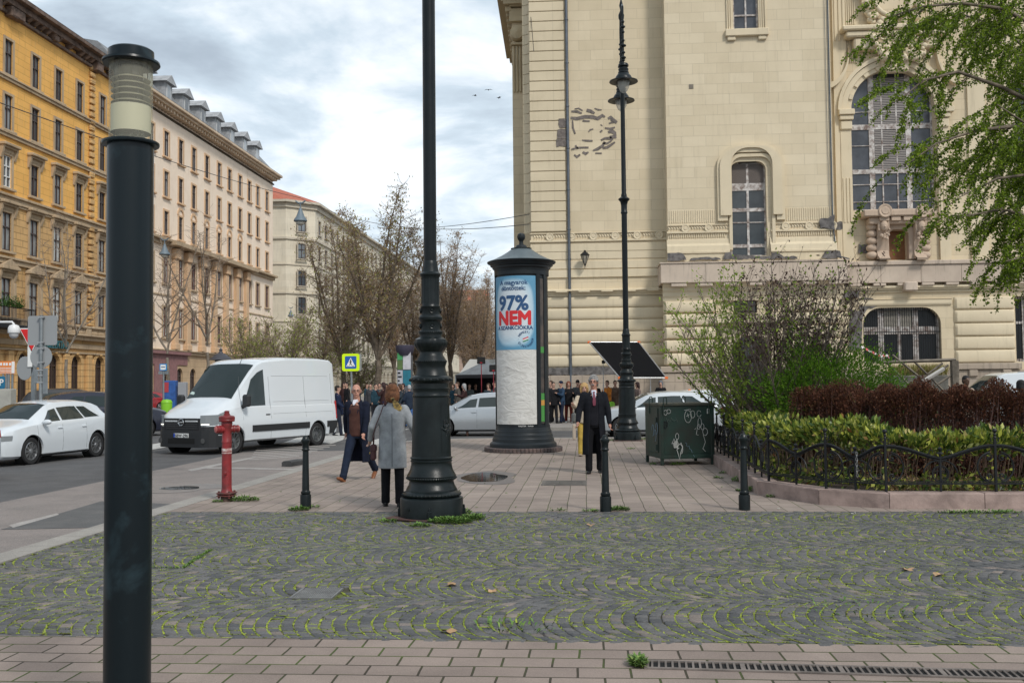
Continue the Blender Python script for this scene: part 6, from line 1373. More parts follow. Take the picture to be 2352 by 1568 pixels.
zP0,zPm,zP1=.69,2.53,4.36
wrap('blank_poster',-72,34.5,zP0,zPm+.02,.672,PP)
PB=bpy.data.materials.new('blue_white_poster');PB.use_nodes=True;nt=PB.node_tree;b=nt.nodes['Principled BSDF'];v=N(nt,'ShaderNodeTexCoord').outputs['Object'];sp=N(nt,'ShaderNodeSeparateXYZ');nt.links.new(v,sp.inputs[0])
u=mth(nt,'ARCTAN2',sp.outputs[0],mth(nt,'MULTIPLY',sp.outputs[1],-1));du=mth(nt,'ABSOLUTE',mth(nt,'MULTIPLY',mth(nt,'ADD',u,rad(17)),1.1));dz=mth(nt,'ABSOLUTE',mth(nt,'MULTIPLY',mth(nt,'SUBTRACT',sp.outputs[2],3.45),1.08))
dd=mth(nt,'POWER',mth(nt,'ADD',mth(nt,'POWER',du,3.0),mth(nt,'POWER',dz,3.0)),.3333);dd=mth(nt,'ADD',dd,mth(nt,'MULTIPLY',noise(nt,v,1.5,3),.12))
nt.links.new(ramp(nt,dd,[(.66,(.58,.64,.68)),(.90,(.38,.54,.64)),(1.16,(.10,.28,.43))]),b.inputs['Base Color']);b.inputs['Roughness'].default_value=.5
bn=N(nt,'ShaderNodeBump');bn.inputs['Strength'].default_value=.25;bn.inputs['Distance'].default_value=.05;nt.links.new(noise(nt,v,3.5,4,.5,1.0),bn.inputs['Height']);nt.links.new(bn.outputs[0],b.inputs['Normal'])
po=wrap('printed_poster',-72,34.5,zPm,zP1,.675,PB)
NAVY=mat('print_navy',(.025,.08,.19),.5);PRED=mat('print_red',(.60,.025,.03),.5);PGRN=mat('print_green',(.02,.22,.08),.5);PWHT=mat('print_white',(.75,.75,.73),.5)
def ptext(s,size,m,z,ac=-17,bold=.03,sx=1.0,xo=0):return text(s,size,m,'poster_lettering',po,T(rad(ac)*.68+xo,0,z),.003,bold,'CENTER',(.678,0,0),sx)
zq_=lambda zy:(1415-zy)*.00402
ptext('A magyarok',.155,NAVY,zq_(384),-16,.02);ptext('döntöttek:',.155,NAVY,zq_(419),-16,.02)
ptext('97%',.50,NAVY,zq_(540),-17,.035,.98);ptext('NEM',.47,PRED,zq_(630),-15,.05,.96);ptext('A SZANKCIÓKRA',.125,NAVY,zq_(661),-15,.03,1.0)
for k,ch in enumerate('NEMZETI · KONZULTÁCIÓ · '):
 a=rad(150-k*360/24);R_=.155;ex,ez_=rad(9)*.68+.02,zq_(722)
 text(ch,.07,NAVY,'poster_lettering',po,T(ex+R_*math.cos(a),0,ez_+R_*math.sin(a))@RY(-(a-math.pi/2)),.003,.02,'CENTER',(.678,0,0))
for i,m_ in enumerate((PRED,PWHT,PGRN)):
 mb=MB();vs=[];
 for k in range(9):x=-.07+.14*k/8;zz=.04-.032*i+.012*math.sin(x*28)+x*.15;vs+=[(x,zz),(x,zz-.027)]
 for k in range(8):q=[vs[2*k],vs[2*k+1],vs[2*k+3],vs[2*k+2]];mb.add([((.679)*math.sin((ex+a)/.678),-(.679)*math.cos((ex+a)/.678),ez_+c)for a,c in q],[(0,1,2,3)])
 mb.build('emblem_stripe',m_,po)
wrap('side_poster',45.5,56.5,.70,4.3,.672,mat('brown_side_poster',(.10,.075,.06),.3,col2=(.02,.02,.02),vscale=2));wrap('side_poster_band',45.5,56.5,.75,1.45,.676,mat('green_poster_band',(.06,.24,.05),.5));wrap('side_poster_band',45.5,56.5,2.45,2.6,.676,mat('green_poster_band',(0,)*3));wrap('side_poster_patch',45.5,56.5,1.15,1.28,.679,mat('orange_patch',(.5,.25,.05),.5))
text('POSZTER ·  hirdetés',.045,PWHT,'frame_lettering',t,T(.12,0,.635),.002,.0,'CENTER',(.69,0,0))
DGN=mat('dumpster_green',(.014,.040,.030),.5,var=.35,vscale=2.5,col2=(.022,.026,.02),bump=.15);a=G(1562,1069);b_=G(1643,1069)
dw=(G(1641,1066)-G(1519,1069)).length;c0_px=G(1519,1069);t=thing('dumpster','dark green steel waste bin covered in white graffiti tags by the planter','waste container',(c0_px.x,c0_px.y,0),rad(0))
yaw_d=math.atan2((G(1641,1066)-c0_px).y,(G(1641,1066)-c0_px).x);t.rotation_euler=(0,0,yaw_d);dh=1.26;dd_=1.05
mb=MB();mb.cbox(.0,dw,.0,dd_,.14,dh-.05,.012)
for x in(.0,dw-.06):mb.cbox(x-.008,x+.068,-.014,.06,.12,dh-.04,.01)
mb.cbox(-.01,dw+.01,-.016,.02,.13,.19,.006);mb.cbox(.06,dw-.06,-.008,.0,.24,.255,.003);mb.build('body',DGN,t)
mb=MB();mb.cbox(-.03,dw+.03,-.03,dd_+.03,dh-.055,dh+.0,.01);mb.build('lid',mat('lid_brown_green',(.09,.085,.06),.7,col2=(.05,.055,.045),vscale=4),t)
for x in(.0,dw-.06):
 for y in(.0,dd_-.06):m_=MB();m_.cbox(x,x+.06,y,y+.06,0,.14,.006);m_.build('leg',DGN,t)
for x,y in((.05,-.045),(dw-.12,-.045),(-.03,.65),(dw-.3,dd_+.0)):
 m_=MB();m_.tube([(x,y,dh-.22),(x,y,dh+.08)]+[(x+.035-.035*math.cos(q),y,dh+.08+.05*math.sin(q))for q in np.linspace(.4,2.8,6)]+[(x+.07,y,dh+.08),(x+.07,y,dh-.02)],.011,8);m_.build('lifting_loop',DGN,t)
m_=MB();m_.cbox(-.018,.0,.15,.85,.25,dh-.1,.006);m_.tube([(-.03,.2,.3),(-.03,.2,.42)],.018,8);m_.tube([(-.03,.2,.85),(-.03,.2,.97)],.018,8);m_.build('side_door',DGN,t)
def tag_line(pts,r,mm,name='graffiti',cl=False):
 m_=MB();m_.tube([(x*dw,-.016,.14+z*(dh-.2))for x,z in pts],r,5);m_.build(name,mm,t)
GW=mat('graffiti_white',(.55,.55,.52),.7);GK=mat('graffiti_black',(.01,.01,.012),.5);GB=mat('graffiti_blue',(.22,.33,.42),.7)
cir=lambda cx_,cz_,rx,rz_,a0=0,a1=6.3,n=14:[(cx_+rx*math.cos(a),cz_+rz_*math.sin(a))for a in np.linspace(a0,a1,n)]
for p in(cir(.51,.80,.065,.12),cir(.60,.84,.04,.07),cir(.72,.85,.04,.06,.5,6),cir(.73,.68,.035,.09),cir(.78,.60,.03,.06),cir(.71,.60,.025,.05),cir(.83,.50,.045,.07),cir(.30,.42,.03,.06),[(.44,.92),(.56,.94),(.55,.88)],[(.79,.45),(.83,.30),(.80,.22),(.78,.18),(.83,.12)],[(.48,.80),(.54,.84)],[(.50,.86),(.52,.78)],[(.63,.55),(.69,.60),(.66,.45),(.70,.44)],cir(.09,.88,.03,.05),cir(.15,.90,.035,.04)):
 tag_line(p,.0042,GW)
for k in range(9):x=.22+k*.008;tag_line([(x,.30-.0*k),(x+.01,.22),(x-.004+.02,.30+.01*k),(x+.02,.20)],.0045,GW)
tag_line([(.20,.28),(.24,.38),(.26,.24),(.30,.34),(.33,.26),(.37,.30),(.40,.22),(.36,.10),(.34,-.02),(.31,.10),(.29,.17),(.33,.20)],.008,GW)
tag_line(cir(.35,.17,.05,.1,-1,3),.007,GW);tag_line([(.06,.62),(.06,.72),(.10,.70),(.07,.66),(.12,.64),(.09,.58),(.05,.60)],.006,GK);tag_line(cir(.09,.65,.035,.06),.005,GK)
tag_line([(.45,.30),(.48,.28),(.47,.24),(.50,.22),(.52,.24),(.53,.18),(.56,.16),(.58,.10)],.003,GB);tag_line([(.60,.06),(.62,.02)],.003,GB)
for k in range(7):tag_line([(.10+.03*k,.78-.03*(k%3)),(.13+.03*k,.70+.03*(k%2)),(.12+.03*k,.74)],.0028,mat('faint_graffiti',(.13,.17,.15),.7))
m_=MB();m_.box(dw*.87,dw*.915,-.02,-.012,dh-.22,dh-.12);m_.build('sticker',GW,t);m_=MB();m_.box(dw*.889,dw*.897,-.022,-.018,dh-.2,dh-.15);m_.ell((dw*.893,-.02,dh-.15),(.012,.003,.012));m_.build('keyhole_mark',GK,t)
for q in((.2,.75,.012),(.45,.7,.01),(.3,.6,.008)):
 m_=MB();m_.tube([(-.024,q[0]+.07*math.cos(a),q[1]+.12*math.sin(a))for a in np.linspace(0,5,9)],.004,4);m_.build('side_graffiti',GB,t)
t=thing('access_cover','rectangular iron access cover set in the pavers before the middle bollard','manhole cover',G(1296,1109));q0,q1=G(1243,1115),G(1349,1103);wx,wy=abs(G(1349,1115).x-q0.x)/2,abs(q1.y-q0.y)/2
mb=MB();mb.box(-wx,wx,-wy,wy,.002,.007);mb.build('frame',mat('cover_frame',(.13,.115,.10),.7,var=.3),t,smooth=False)
mb=MB();mb.box(-wx*.85,wx*.85,-wy*.82,wy*.82,.007,.011)
for k in range(26):x=-wx*.83+k*wx*1.66/25;mb.box(x-.006,x+.006,-wy*.8,wy*.8,.011,.014)
mb.build('lid',mat('cover_lid',(.10,.09,.08),.6,var=.4,vscale=8),t,smooth=False)
pc=G(728,1361);t=thing('access_cover','square metal grid cover sunk in the cobbles, left of centre','manhole cover',(pc.x,pc.y,0));wx=(gx1-gx0)/2-.05;wy=(gy1-gy0)/2-.04
GRD=mat('grid_cover',(.16,.16,.155),.55,var=.3,vscale=6);mb=MB();mb.box(-wx,wx,-wy,wy,-.02,-.006);mb.build('lid',mat('grid_cover_dark',(.06,.06,.06),.6),t,smooth=False)
mb=MB()
for k in range(19):x=-wx+k*2*wx/18;mb.box(x-.004,x+.004,-wy,wy,-.006,.001)
for k in range(13):y=-wy+k*2*wy/12;mb.box(-wx,wx,y-.004,y+.004,-.0055,.0005)
for s in(-1,1):mb.box(min(s*wx,s*(wx+.018)),max(s*wx,s*(wx+.018)),-wy-.018,wy+.018,-.02,.004);mb.box(-wx,wx,min(s*wy,s*(wy+.018)),max(s*wy,s*(wy+.018)),-.02,.004)
mb.build('grid',GRD,t,smooth=False)
a,c=G(1480,1527),G(2352,1552);dvec=(c-a).normalized();t=thing('drain_channel','long slotted cast iron drain grating along the front paving','drain grate',(a.x,a.y,0),math.atan2(dvec.y,dvec.x));Ld=(c-a).length+1.2;dwid=.085
mb=MB();mb.box(0,Ld,-dwid,dwid,.0028,.0032);mb.build('channel',mat('drain_dark',(.004,.004,.004),.9),t,smooth=False)
mb=MB()
for s in(-1,1):mb.box(0,Ld,min(s*dwid,s*(dwid-.02)),max(s*dwid,s*(dwid-.02)),.0033,.012)
x=0;k=0
while x<Ld:w=.028 if k%14==0 else .013;mb.box(x,x+w,-dwid+.02,dwid-.02,.0033,.0118);x+=.040;k+=1
mb.build('grating',mat('drain_iron',(.16,.135,.12),.6,var=.4,vscale=5),t,smooth=False)
p=G(677,1068,-.12);t=thing('kerb_ramp','dark rubber kerb ramp block lying at the road edge behind the left bollard','kerb ramp',(p.x-.05,p.y,-.12),rad(80));mb=MB()
mb.prism([(-.3,-.12),(.42,-.12),(.5,.0),(.42,.12),(-.3,.12)],0,.09);mb.xprism([(-.12,.09),(.12,.09),(.08,.115),(-.08,.115)],-.28,.4);mb.build('block',mat('dark_rubber',(.05,.05,.05),.8,var=.3,vscale=6),t)
def fence():
 fp=offp(PT,.17)[1:];pts=[(2.75,22.5)]+[fp[0],fp[1],fp[2],fp[3],(8.2,13.62)]
 t=thing('iron_fence','black wrought iron fence with scrolls and rings on the planter wall','fence',(2.7,15,0));o=Vector((2.7,15));path=[Vector(p)-o for p in pts]
 seg=[(path[i],path[i+1])for i in range(len(path)-1)];Pn=[]
 for a,c in seg:
  Ln=(c-a).length;k=max(1,round(Ln/1.22));Pn+=[(a.lerp(c,i/k),a.lerp(c,(i+1)/k))for i in range(k)]
 for i,(a,c)in enumerate(Pn):
  d=(c-a);Lp=d.length;d.normalize();M=Matrix(((d.x,-d.y,0,a.x),(d.y,d.x,0,a.y),(0,0,1,.205),(0,0,0,1)))
  mb=MB();H_=.62;e=.018;x2=Lp/2
  mb.cbox(-.016,.016,-.016,.016,-.03,H_+.08,.004,M);mb.lathe([(.012,H_+.08),(.022,H_+.09),(.014,H_+.11),(.022,H_+.13),(.01,H_+.15),(.03,H_+.165),(.032,H_+.185),(.02,H_+.205),(.0,H_+.21)],n=10,M=M)
  for s in(-1,1):mb.tube([(s*.015,0,H_+.02),(s*.05,0,H_+.04),(s*.05,0,H_+.085),(s*.025,0,H_+.08)],.007,5,M=M)
  mb.build('post',IRON,t)
  mb=MB();mb.box(0,Lp,-.018,.018,.095,.115,M);mb.box(0,Lp,-.012,.012,.125,.137,M)
  top=[(x,0,H_-.18+.17*abs(math.cos(math.pi*x/Lp))**1.4)for x in np.linspace(0,Lp,15)]
  mb.tube(top,.017,6,M=M);mb.tube([(x,0,z-.028)for x,_,z in top],.010,5,M=M);mb.build('rail',IRON,t)
  mb=MB();mb.cbox(x2-.014,x2+.014,-.012,.012,-.03,H_-.12,.003,M);mb.lathe([(.012,H_-.13),(.05,H_-.12),(.03,H_-.10),(.015,H_-.09),(.028,H_-.07),(.03,H_-.05),(.0,H_-.025)],(x2,0,0),10,M)
  ring=lambda cx_,cz_,r,w:mb.tube([(cx_+r*math.cos(q),0,cz_+r*math.sin(q))for q in np.linspace(0,2*math.pi,19)],w,5,cap=False,M=M)
  ring(x2,.235,.105,.011);ring(x2,.235,.085,.006)
  mb.tube([(x2+.215*math.cos(q),0,.25+.165*math.sin(q))for q in np.linspace(0,math.pi,13)],.011,5,M=M)
  for s in(-1,1):
   mb.tube([(x2+s*.0,0,.37),(x2+s*.04,0,.41),(x2+s*.12,0,.44),(x2+s*.15,0,.50),(x2+s*.13,0,.55),(x2+s*.09,0,.54),(x2+s*.095,0,.51)],.008,5,M=M)
   xe=x2+s*(x2-.02);c1=(xe-s*.16,.40)
   sp=[(xe-s*(.06+.0*q),0,0)for q in()]
   arc1=[(xe-s*(.02+.19*math.sin(q)**1.0),0,.32+.20*math.cos(q))for q in np.linspace(.15,math.pi-.15,13)]
   mb.tube(arc1,.012,5,M=M)
   for zc_,sg in((.44,1),(.20,-1)):
    mb.tube([(xe-s*(.065+.06*(1-q/9)*math.cos(q*sg)),0,zc_+.06*(1-q/9)*math.sin(q*sg))for q in np.linspace(0,8,20)],.009,5,M=M);mb.ell((xe-s*.065,0,zc_),.014,7,5,M)
   mb.tube([(x2+s*(.04-.03*(1-q/7)*math.cos(q)),0,.25+.03*(1-q/7)*math.sin(q))for q in np.linspace(0,6,12)],.006,4,M=M)
  mb.build('scroll_panel',IRON,t)
fence()
p=Vector((3.62,13.80,0));t=thing('hanging_chain','loose steel chain hanging on the fence scrolls','chain',p);mb=MB()
for k in range(9):
 M=T(random.gauss(0,.004),-.03,.70-k*.036)@RZ(rad(90*(k%2)));mb.tube([(.012*math.cos(a),0,.024*math.sin(a))for a in np.linspace(0,6.283,11)],.005,5,cap=False,M=M)
mb.build('links',mat('chain_steel',(.25,.25,.25),.35,.8),t)
p=G(2232,1098,.16);p=Vector((p.x,14.05,.155));t=thing('drink_can','small red and white drink can lying behind the fence','can',p);mb=MB();mb.lathe([(.02,0),(.03,.01),(.03,.10),(.02,.12),(.022,.125)],n=16,M=RX(rad(18)));mb.build('can_body',mat('can_red',(.5,.02,.02),.3),t)
mb=MB();mb.lathe([(.0305,.04),(.0305,.07)],n=16,M=RX(rad(18)),cap=False);mb.build('can_stripe',mat('print_white',(0,)*3),t)
def PD(x,y,d):return CAM+ray(x,y)*d
t=thing('broken_trellis','broken weathered wooden trellis leaning behind the red hedge','trellis',(0,0,0));WD=mat('grey_wood',(.17,.145,.115),.9,var=.4,vscale=6);D_=27
pst=MB();a,c=PD(2194,905,D_),PD(2194,828,D_);pst.cbox(a.x-.09,a.x+.09,a.y-.09,a.y+.09,0,c.z,.01);pst.build('post',WD,t)
def bar(x0,y0,x1,y1,r,nm='slat',m_=WD,d0=D_,d1=D_):q=MB();q.tube([PD(x0,y0,d0),PD(x1,y1,d1)],r,4);q.build(nm,m_,t,smooth=False)
for s in((2030,826,2110,905),(2050,815,2160,905),(2100,830,2170,900),(2190,858,2120,905),(2178,838,2090,905),(2165,834,2060,912)):bar(*s,.03)
bar(2018,832,2195,826,.045,'rail');bar(2016,906,2196,902,.045,'rail');bar(2085,897,2168,846,.055,'broken_slat',mat('pale_wood',(.45,.43,.40),.8),D_-.3,D_-.2)
t=thing('planter_box','long grey planter box full of yellowish grass under the barred window','planter',(0,0,0));a,c=PD(2052,900,30),PD(2176,861,30);mb=MB();mb.cbox(a.x,c.x,a.y,a.y+.8,0,c.z,.03);mb.build('box',mat('mossy_concrete',(.12,.115,.10),.9,var=.4),t)
P=np.column_stack([RNG.uniform(a.x,c.x,1500),RNG.uniform(a.y,a.y+.7,1500),np.full(1500,c.z-.03)]);V,F=leaves_np(P,.34,.06,dirs=np.tile([0,0,2.2],(1500,1)));rawmesh('grass',V,F,rand_col_mat('dry_grass',[(0,(.22,.17,.06)),(.5,(.28,.28,.07)),(1,(.20,.13,.09))]),t)
t=thing('barrier_tape','red and white barrier tape strung from the bush to the planter box','barrier tape',(0,0,0));tp=[PD(*q)for q in((1978,796,29.8),(2003,808,29.8),(2022,817,29.8),(2040,816,29.8),(2046,832,29.8))];mats_=(mat('tape_white',(.7,.66,.66),.5),mat('tape_red',(.6,.08,.10),.5))
for k in range(12):
 f0,f1=k/12*4,(k+1)/12*4;g=lambda f:tp[min(int(f),3)].lerp(tp[min(int(f),3)+1],f-min(int(f),3));A_,B_=g(f0),g(f1);mb=MB();mb.add([A_+Vector((0,0,-.035)),B_+Vector((0,0,-.035)),B_+Vector((0,.02,.035)),A_+Vector((0,.02,.035)),A_+Vector((0,.01,-.035)),B_+Vector((0,.01,-.035)),B_+Vector((0,.03,.035)),A_+Vector((0,.03,.035))],[(0,1,2,3),(7,6,5,4),(0,4,5,1),(2,6,7,3)]);mb.build('tape_piece',mats_[k%2],t)
t=thing('light_flag','large square black film flag tilted in its metal frame before the cream wall','film flag',(0,0,0));cn=[PD(1356,786,41.5),PD(1424,785,42.6),PD(1524,865,41.8),PD(1455,865,40.6)];cn=[PD(1356,787,42.0),PD(1541-8,787,43.2)]if False else cn
cA,cB,cC,cD=PD(1355,786,42.5),PD(1510-15,784,43.5),PD(1526,866,41),PD(1427,866,40)
cA,cB,cC,cD=PD(1356,787,42.8),PD(1466,787,43.4),PD(1527,866,40.2),PD(1424,866,39.6)
mb=MB();nrm=(cB-cA).cross(cD-cA).normalized()*.02;mb.add([cA+nrm,cB+nrm,cC+nrm,cD+nrm,cA-nrm,cB-nrm,cC-nrm,cD-nrm],[(0,1,2,3),(7,6,5,4),(0,4,5,1),(1,5,6,2),(2,6,7,3),(3,7,4,0)]);mb.build('black_cloth',mat('black_duvetyne',(.007,.007,.008),.95,spec=.1,bump=.5,bscale=3),t,smooth=False)
fm_=MB();ou=lambda p:p+(p-(cA+cC)/2)*.035
for p,q in((cA,cB),(cB,cC),(cC,cD),(cD,cA)):fm_.tube([ou(p),ou(q)],.03,8)
fm_.build('frame_tube',mat('aluminium',(.45,.45,.45),.4,.7),t);m_=MB()
for p in(cA,cB,cC,cD):m_.cbox(-.07,.07,-.05,.05,-.05,.05,.01,T(*ou(p)))
m_.build('corner_joint',mat('orange_joint',(.75,.16,.03),.5),t)
m_=MB()
for p,q in((cA,cB),(cB,cC),(cC,cD),(cD,cA)):
 for k in range(1,9):a=p.lerp(q,k/9);c=ou(p).lerp(ou(q),k/9);m_.tube([a,c],.02,4)
m_.build('tie',mat('black_tie',(.01,.01,.01),.8),t)
for i,(x,yt,d,lab)in enumerate(((1386,833,41.3,'light stand holding the left edge of the black film flag'),(1494,838,41.8,'light stand holding the right edge of the black film flag'))):
 b0_=PD(x,884,d);tp_=PD(x,yt,d);s=thing('light_stand',lab,'light stand',(b0_.x,b0_.y,.008),0,'light stands under the flag');mb=MB();mb.tube([(0,0,0),(0,0,tp_.z-.9)],.025,8);mb.tube([(0,0,tp_.z-.9),(0,0,tp_.z)],.016,8)
 for k in range(3):a=2.1*k;mb.tube([(0,0,.8),(.55*math.cos(a),.55*math.sin(a),.02)],.014,6)
 mb.build('stand',mat('aluminium',(0,)*3),s);mb=MB();mb.cbox(-.06,.09,-.05,.05,tp_.z-.04,tp_.z+.1,.02);mb.lathe([(.05,0),(.05,.1)],(.06,0,tp_.z),10);mb.build('clamp',mat('black_tie',(0,)*3),s)
p=PD(806,884,31);t=thing('crossing_sign','pedestrian crossing sign, white triangle on blue with a fluorescent yellow border','road sign',(p.x,p.y,-.1),rad(3));zt_=PD(806,812,31).z+.1;zb_=PD(806,852,31).z+.1;hw=(zt_-zb_)/2*.93;zc_=(zt_+zb_)/2;ss=(zt_-zb_)/2
def rsq(w,h,r,n=5):return[(sx*(w-r)+r*math.cos(a),sz*(h-r)+r*math.sin(a))for sx,sz,a0 in((1,-1,-90),(1,1,0),(-1,1,90),(-1,-1,180))for a in[rad(a0+90*k/(n-1))for k in range(n)]]
def plate(name,poly,y0,y1,m_,par,zc):q=MB();q.yprism([(x,z+zc)for x,z in poly],y0,y1);return q.build(name,m_,par,smooth=False)
pole=MB();pole.tube([(.05,.03,0),(.0,.03,zt_)],.03,10);GALV=mat('galvanised',(.24,.26,.27),.5,.5,var=.2);pole.build('pole',GALV,t)
pn=plate('sign_plate',rsq(ss,ss,.06),-.02,.0,mat('fluorescent_yellow',(.62,.85,.0),.4,emit=None),t,zc_);plate('blue_field',rsq(ss*.66,ss*.72,.03),-.026,-.02,mat('sign_blue',(.01,.09,.36),.4),pn,zc_);plate('white_triangle',[(-ss*.52,-ss*.48),(ss*.52,-ss*.48),(0,ss*.55)],-.031,-.026,mat('print_white',(0,)*3),pn,zc_)
m_=MB();k_=ss/.47
def bn_(a,c,w):m_.tube([(a[0]*k_,-.033,zc_+a[1]*k_),(c[0]*k_,-.033,zc_+c[1]*k_)],w*k_,5)
m_.ell((.0,-.033,zc_+.13*k_),(.03*k_,.006,.03*k_));bn_((0,.1),(-.005,-.03),.028);bn_((-.005,-.03),(-.06,-.15),.017);bn_((-.005,-.03),(.055,-.15),.017);bn_((0,.08),(-.07,-.0),.011);bn_((0,.08),(.065,.0),.011)
for x in(-.17,-.10,.10,.17):bn_((x,-.21),(x*.9,-.16),.012)
m_.build('walking_figure',GK,pn)
plate('sign_plate',rsq(ss,ss,.06),.06,.07,mat('sign_back_grey',(.27,.28,.285),.6),t,zc_).location.x=.05
p=PD(92,900,26.5);t=thing('sign_post','galvanised pole carrying a large square sign back above a round sign back','road sign',(p.x,p.y,-.12));zf=lambda y:PD(92,y,26.5).z+.12;BK=mat('sign_back_grey',(0,)*3);m26=26.5/FPX
mb=MB();mb.tube([(0,.03,0),(0,.03,zf(723))],.045,12);mb.build('pole',GALV,t);s=(zf(724)-zf(792))/2
plate('square_sign',rsq(35*m26,s,.06),.08,.1,BK,t,(zf(724)+zf(792))/2);plate('round_sign',[(26*m26*math.cos(a)+(-.03),26*m26*math.sin(a))for a in np.linspace(0,6.283,32,endpoint=False)],.08,.1,BK,t,zf(819))
m_=MB()
for y in(728,786,800,832,850,862,878):m_.cut();m_.box(-.08,.08,-.02,.085,zf(y)-.015,zf(y)+.015)
m_.build('bracket',mat('aluminium',(0,)*3),t);m_=MB();m_.cbox(.06,.2,.0,.03,zf(905),zf(845),.01);m_.cbox(-.18,-.05,.0,.03,zf(880),zf(848),.01);m_.build('small_plate',GALV,t)
p=PD(73,900,28.5);t=thing('yield_sign','give way sign with red rim half hidden by the square sign back','road sign',(p.x,p.y,-.12));zf=lambda y:PD(73,y,28.5).z+.12;m28=28.5/FPX
mb=MB();mb.cbox(-.03,.09,0,.1,0,zf(760),.01);mb.build('pole',GALV,t);pn=plate('white_plate',[(1.0*q[0],q[1])for q in((-.38,.36),(.0,-.32),(.38,.36))],-.03,-.02,mat('print_white',(0,)*3),t,zf(782));
plate('red_border',[(-.34,.33),(-.0,-.28),(.34,.33)],-.036,-.03,mat('sign_red',(.62,.015,.015),.4),t,zf(782));plate('lower_sign',[(.24*math.cos(a)-.22,.34*math.sin(a))for a in np.linspace(0,6.283,24,endpoint=False)],.0,.02,BK,t,zf(845));plate('white_plate',[(-.12,-.3),(.02,-.3),(.02,.3),(-.12,.3)],-.03,-.02,mat('print_white',(0,)*3),t,zf(818))
p=PD(55,800,27.5);m_=None
t=thing('dome_camera','white dome surveillance camera hanging from a bracket at the left edge','camera',(PD(32,762,27).x,PD(32,762,27).y,PD(32,762,27).z));WP=mat('white_plastic',(.70,.70,.69),.4);mb=MB();mb.tube([(-1.6,0,.28),(-.05,0,.27),(0,0,.2)],.03,8);mb.build('bracket_arm',WP,t)
mb=MB();mb.lathe([(.05,.2),(.12,.17),(.15,.10),(.155,-.02),(.15,-.03)],n=24);mb.build('housing',WP,t);mb=MB();mb.lathe([(.12,-.03),(.12,-.09),(.09,-.15),(.04,-.18),(.0,-.185)],n=24);mb.build('dome',mat('smoked_dome',(.45,.45,.45),.2),t)
ORG=mat('sign_orange',(.72,.22,.05),.5)
for x,y,lab in((10,846,'orange and white notice board on poles at the left edge, cut by the picture edge'),(23,844,'orange and white notice board on twin poles beside the parking sign')):
 p=PD(x,884,38 if x==23 else 40);d=38 if x==23 else 40;t=thing('notice_board',lab,'notice board',(p.x,p.y,0),rad(2),'orange notice boards');zf=lambda yy:PD(x,yy,d).z
 mb=MB();mb.tube([(-.06,.02,0),(-.06,.02,zf(858))],.04,6);mb.tube([(.08,.02,0),(.08,.02,zf(858))],.04,6);mb.build('pole',GALV,t);w=11.5*d/FPX;pn=plate('board',[(-w,zf(858)),(w,zf(858)),(w,zf(829)),(-w,zf(829))],-.02,0,ORG,t,0)
 plate('white_panel',[(w*.35,zf(857)),(w*.95,zf(857)),(w*.95,zf(830)),(w*.35,zf(830))],-.025,-.02,PWHT,pn,0);m_=MB()
 for k in range(4):z=zf(856-k*3.6);m_.box(-w*.9,w*.9,-.028,-.02,z,z+.02)
 for k in range(3):m_.box(-w*.85+k*.13,-w*.85+k*.13+.08,-.028,-.02,zf(839),zf(833))
 m_.build('board_stripe',PWHT,pn)
p=PD(2,884,39);t=thing('parking_sign','blue parking sign with a white letter P at the left edge','road sign',(p.x,p.y,0),0);zf=lambda yy:PD(2,yy,39).z;mb=MB();mb.tube([(0,.02,0),(0,.02,zf(866))],.04,6);mb.build('pole',GALV,t);w=10.5*39/FPX;pn=plate('sign_plate',rsq(w,(zf(864)-zf(892))/2,.03),-.02,0,mat('sign_teal_blue',(.01,.14,.26),.4),t,zf(878));text('P',.36,PWHT,'sign_letter',pn,T(.03,-.025,zf(885)),.005,.02)
p=PD(14,905,36);t=thing('utility_cabinet','plain grey electrical cabinet behind the white hatchback','cabinet',(p.x,p.y,0));mb=MB();mb.cbox(-.45,.28,-.2,.2,0,PD(14,893,36).z,.02);mb.build('housing',mat('cabinet_grey',(.36,.35,.31),.6,var=.15),t);mb=MB();mb.box(-.42,.25,-.215,-.2,.1,.8);mb.build('door',mat('cabinet_grey',(0,)*3),t)
p=PD(375,900,45);t=thing('bus_stop_sign','small blue framed bus stop sign on a pole left of the white van','bus stop sign',(p.x,p.y,-.12));zf=lambda yy:PD(375,yy,45).z+.12;mb=MB();mb.tube([(0,.03,0),(0,.03,zf(836))],.04,8);mb.build('pole',GALV,t);w=8.5*45/FPX;pn=plate('sign_plate',rsq(w,w*.93,.03),-.03,.0,mat('sign_light_blue',(.02,.22,.50),.4),t,zf(843));plate('white_field',rsq(w*.72,w*.68,.02),-.036,-.03,PWHT,pn,zf(843));m_=MB()
for k in range(5):m_.cbox(-.09+k*.038,-.06+k*.038,-.04,-.036,zf(844),zf(841.5),.002)
m_.build('bus_mark',mat('sign_dark_blue',(.02,.06,.15),.5),pn);m_=MB();m_.box(-.23,-.04,.0,.03,zf(859),zf(852));m_.box(.04,.23,.0,.03,zf(859),zf(852));m_.build('timetable',GALV,t)
LIME=mat('lime_plastic',(.20,.48,.02),.45)
def litter_bin(label,x,d,z0=0):
 p=PD(x,884,d);t=thing('litter_bin',label,'litter bin',(p.x,p.y,z0),0,'lime green litter bins');mb=MB();mb.lathe([(.17,.25),(.21,.28),(.24,.95),(.23,1.0)],n=16);mb.build('bin_body',LIME,t);mb=MB();mb.lathe([(.245,1.0),(.24,1.06),(.18,1.14),(.0,1.17)],n=16);mb.build('bin_lid',LIME,t);mb=MB();mb.tube([(.0,.27,0),(.0,.27,1.1)],.03,8);mb.box(-.1,.1,.2,.28,.9,.94);mb.build('bin_post',GALV,t);return t
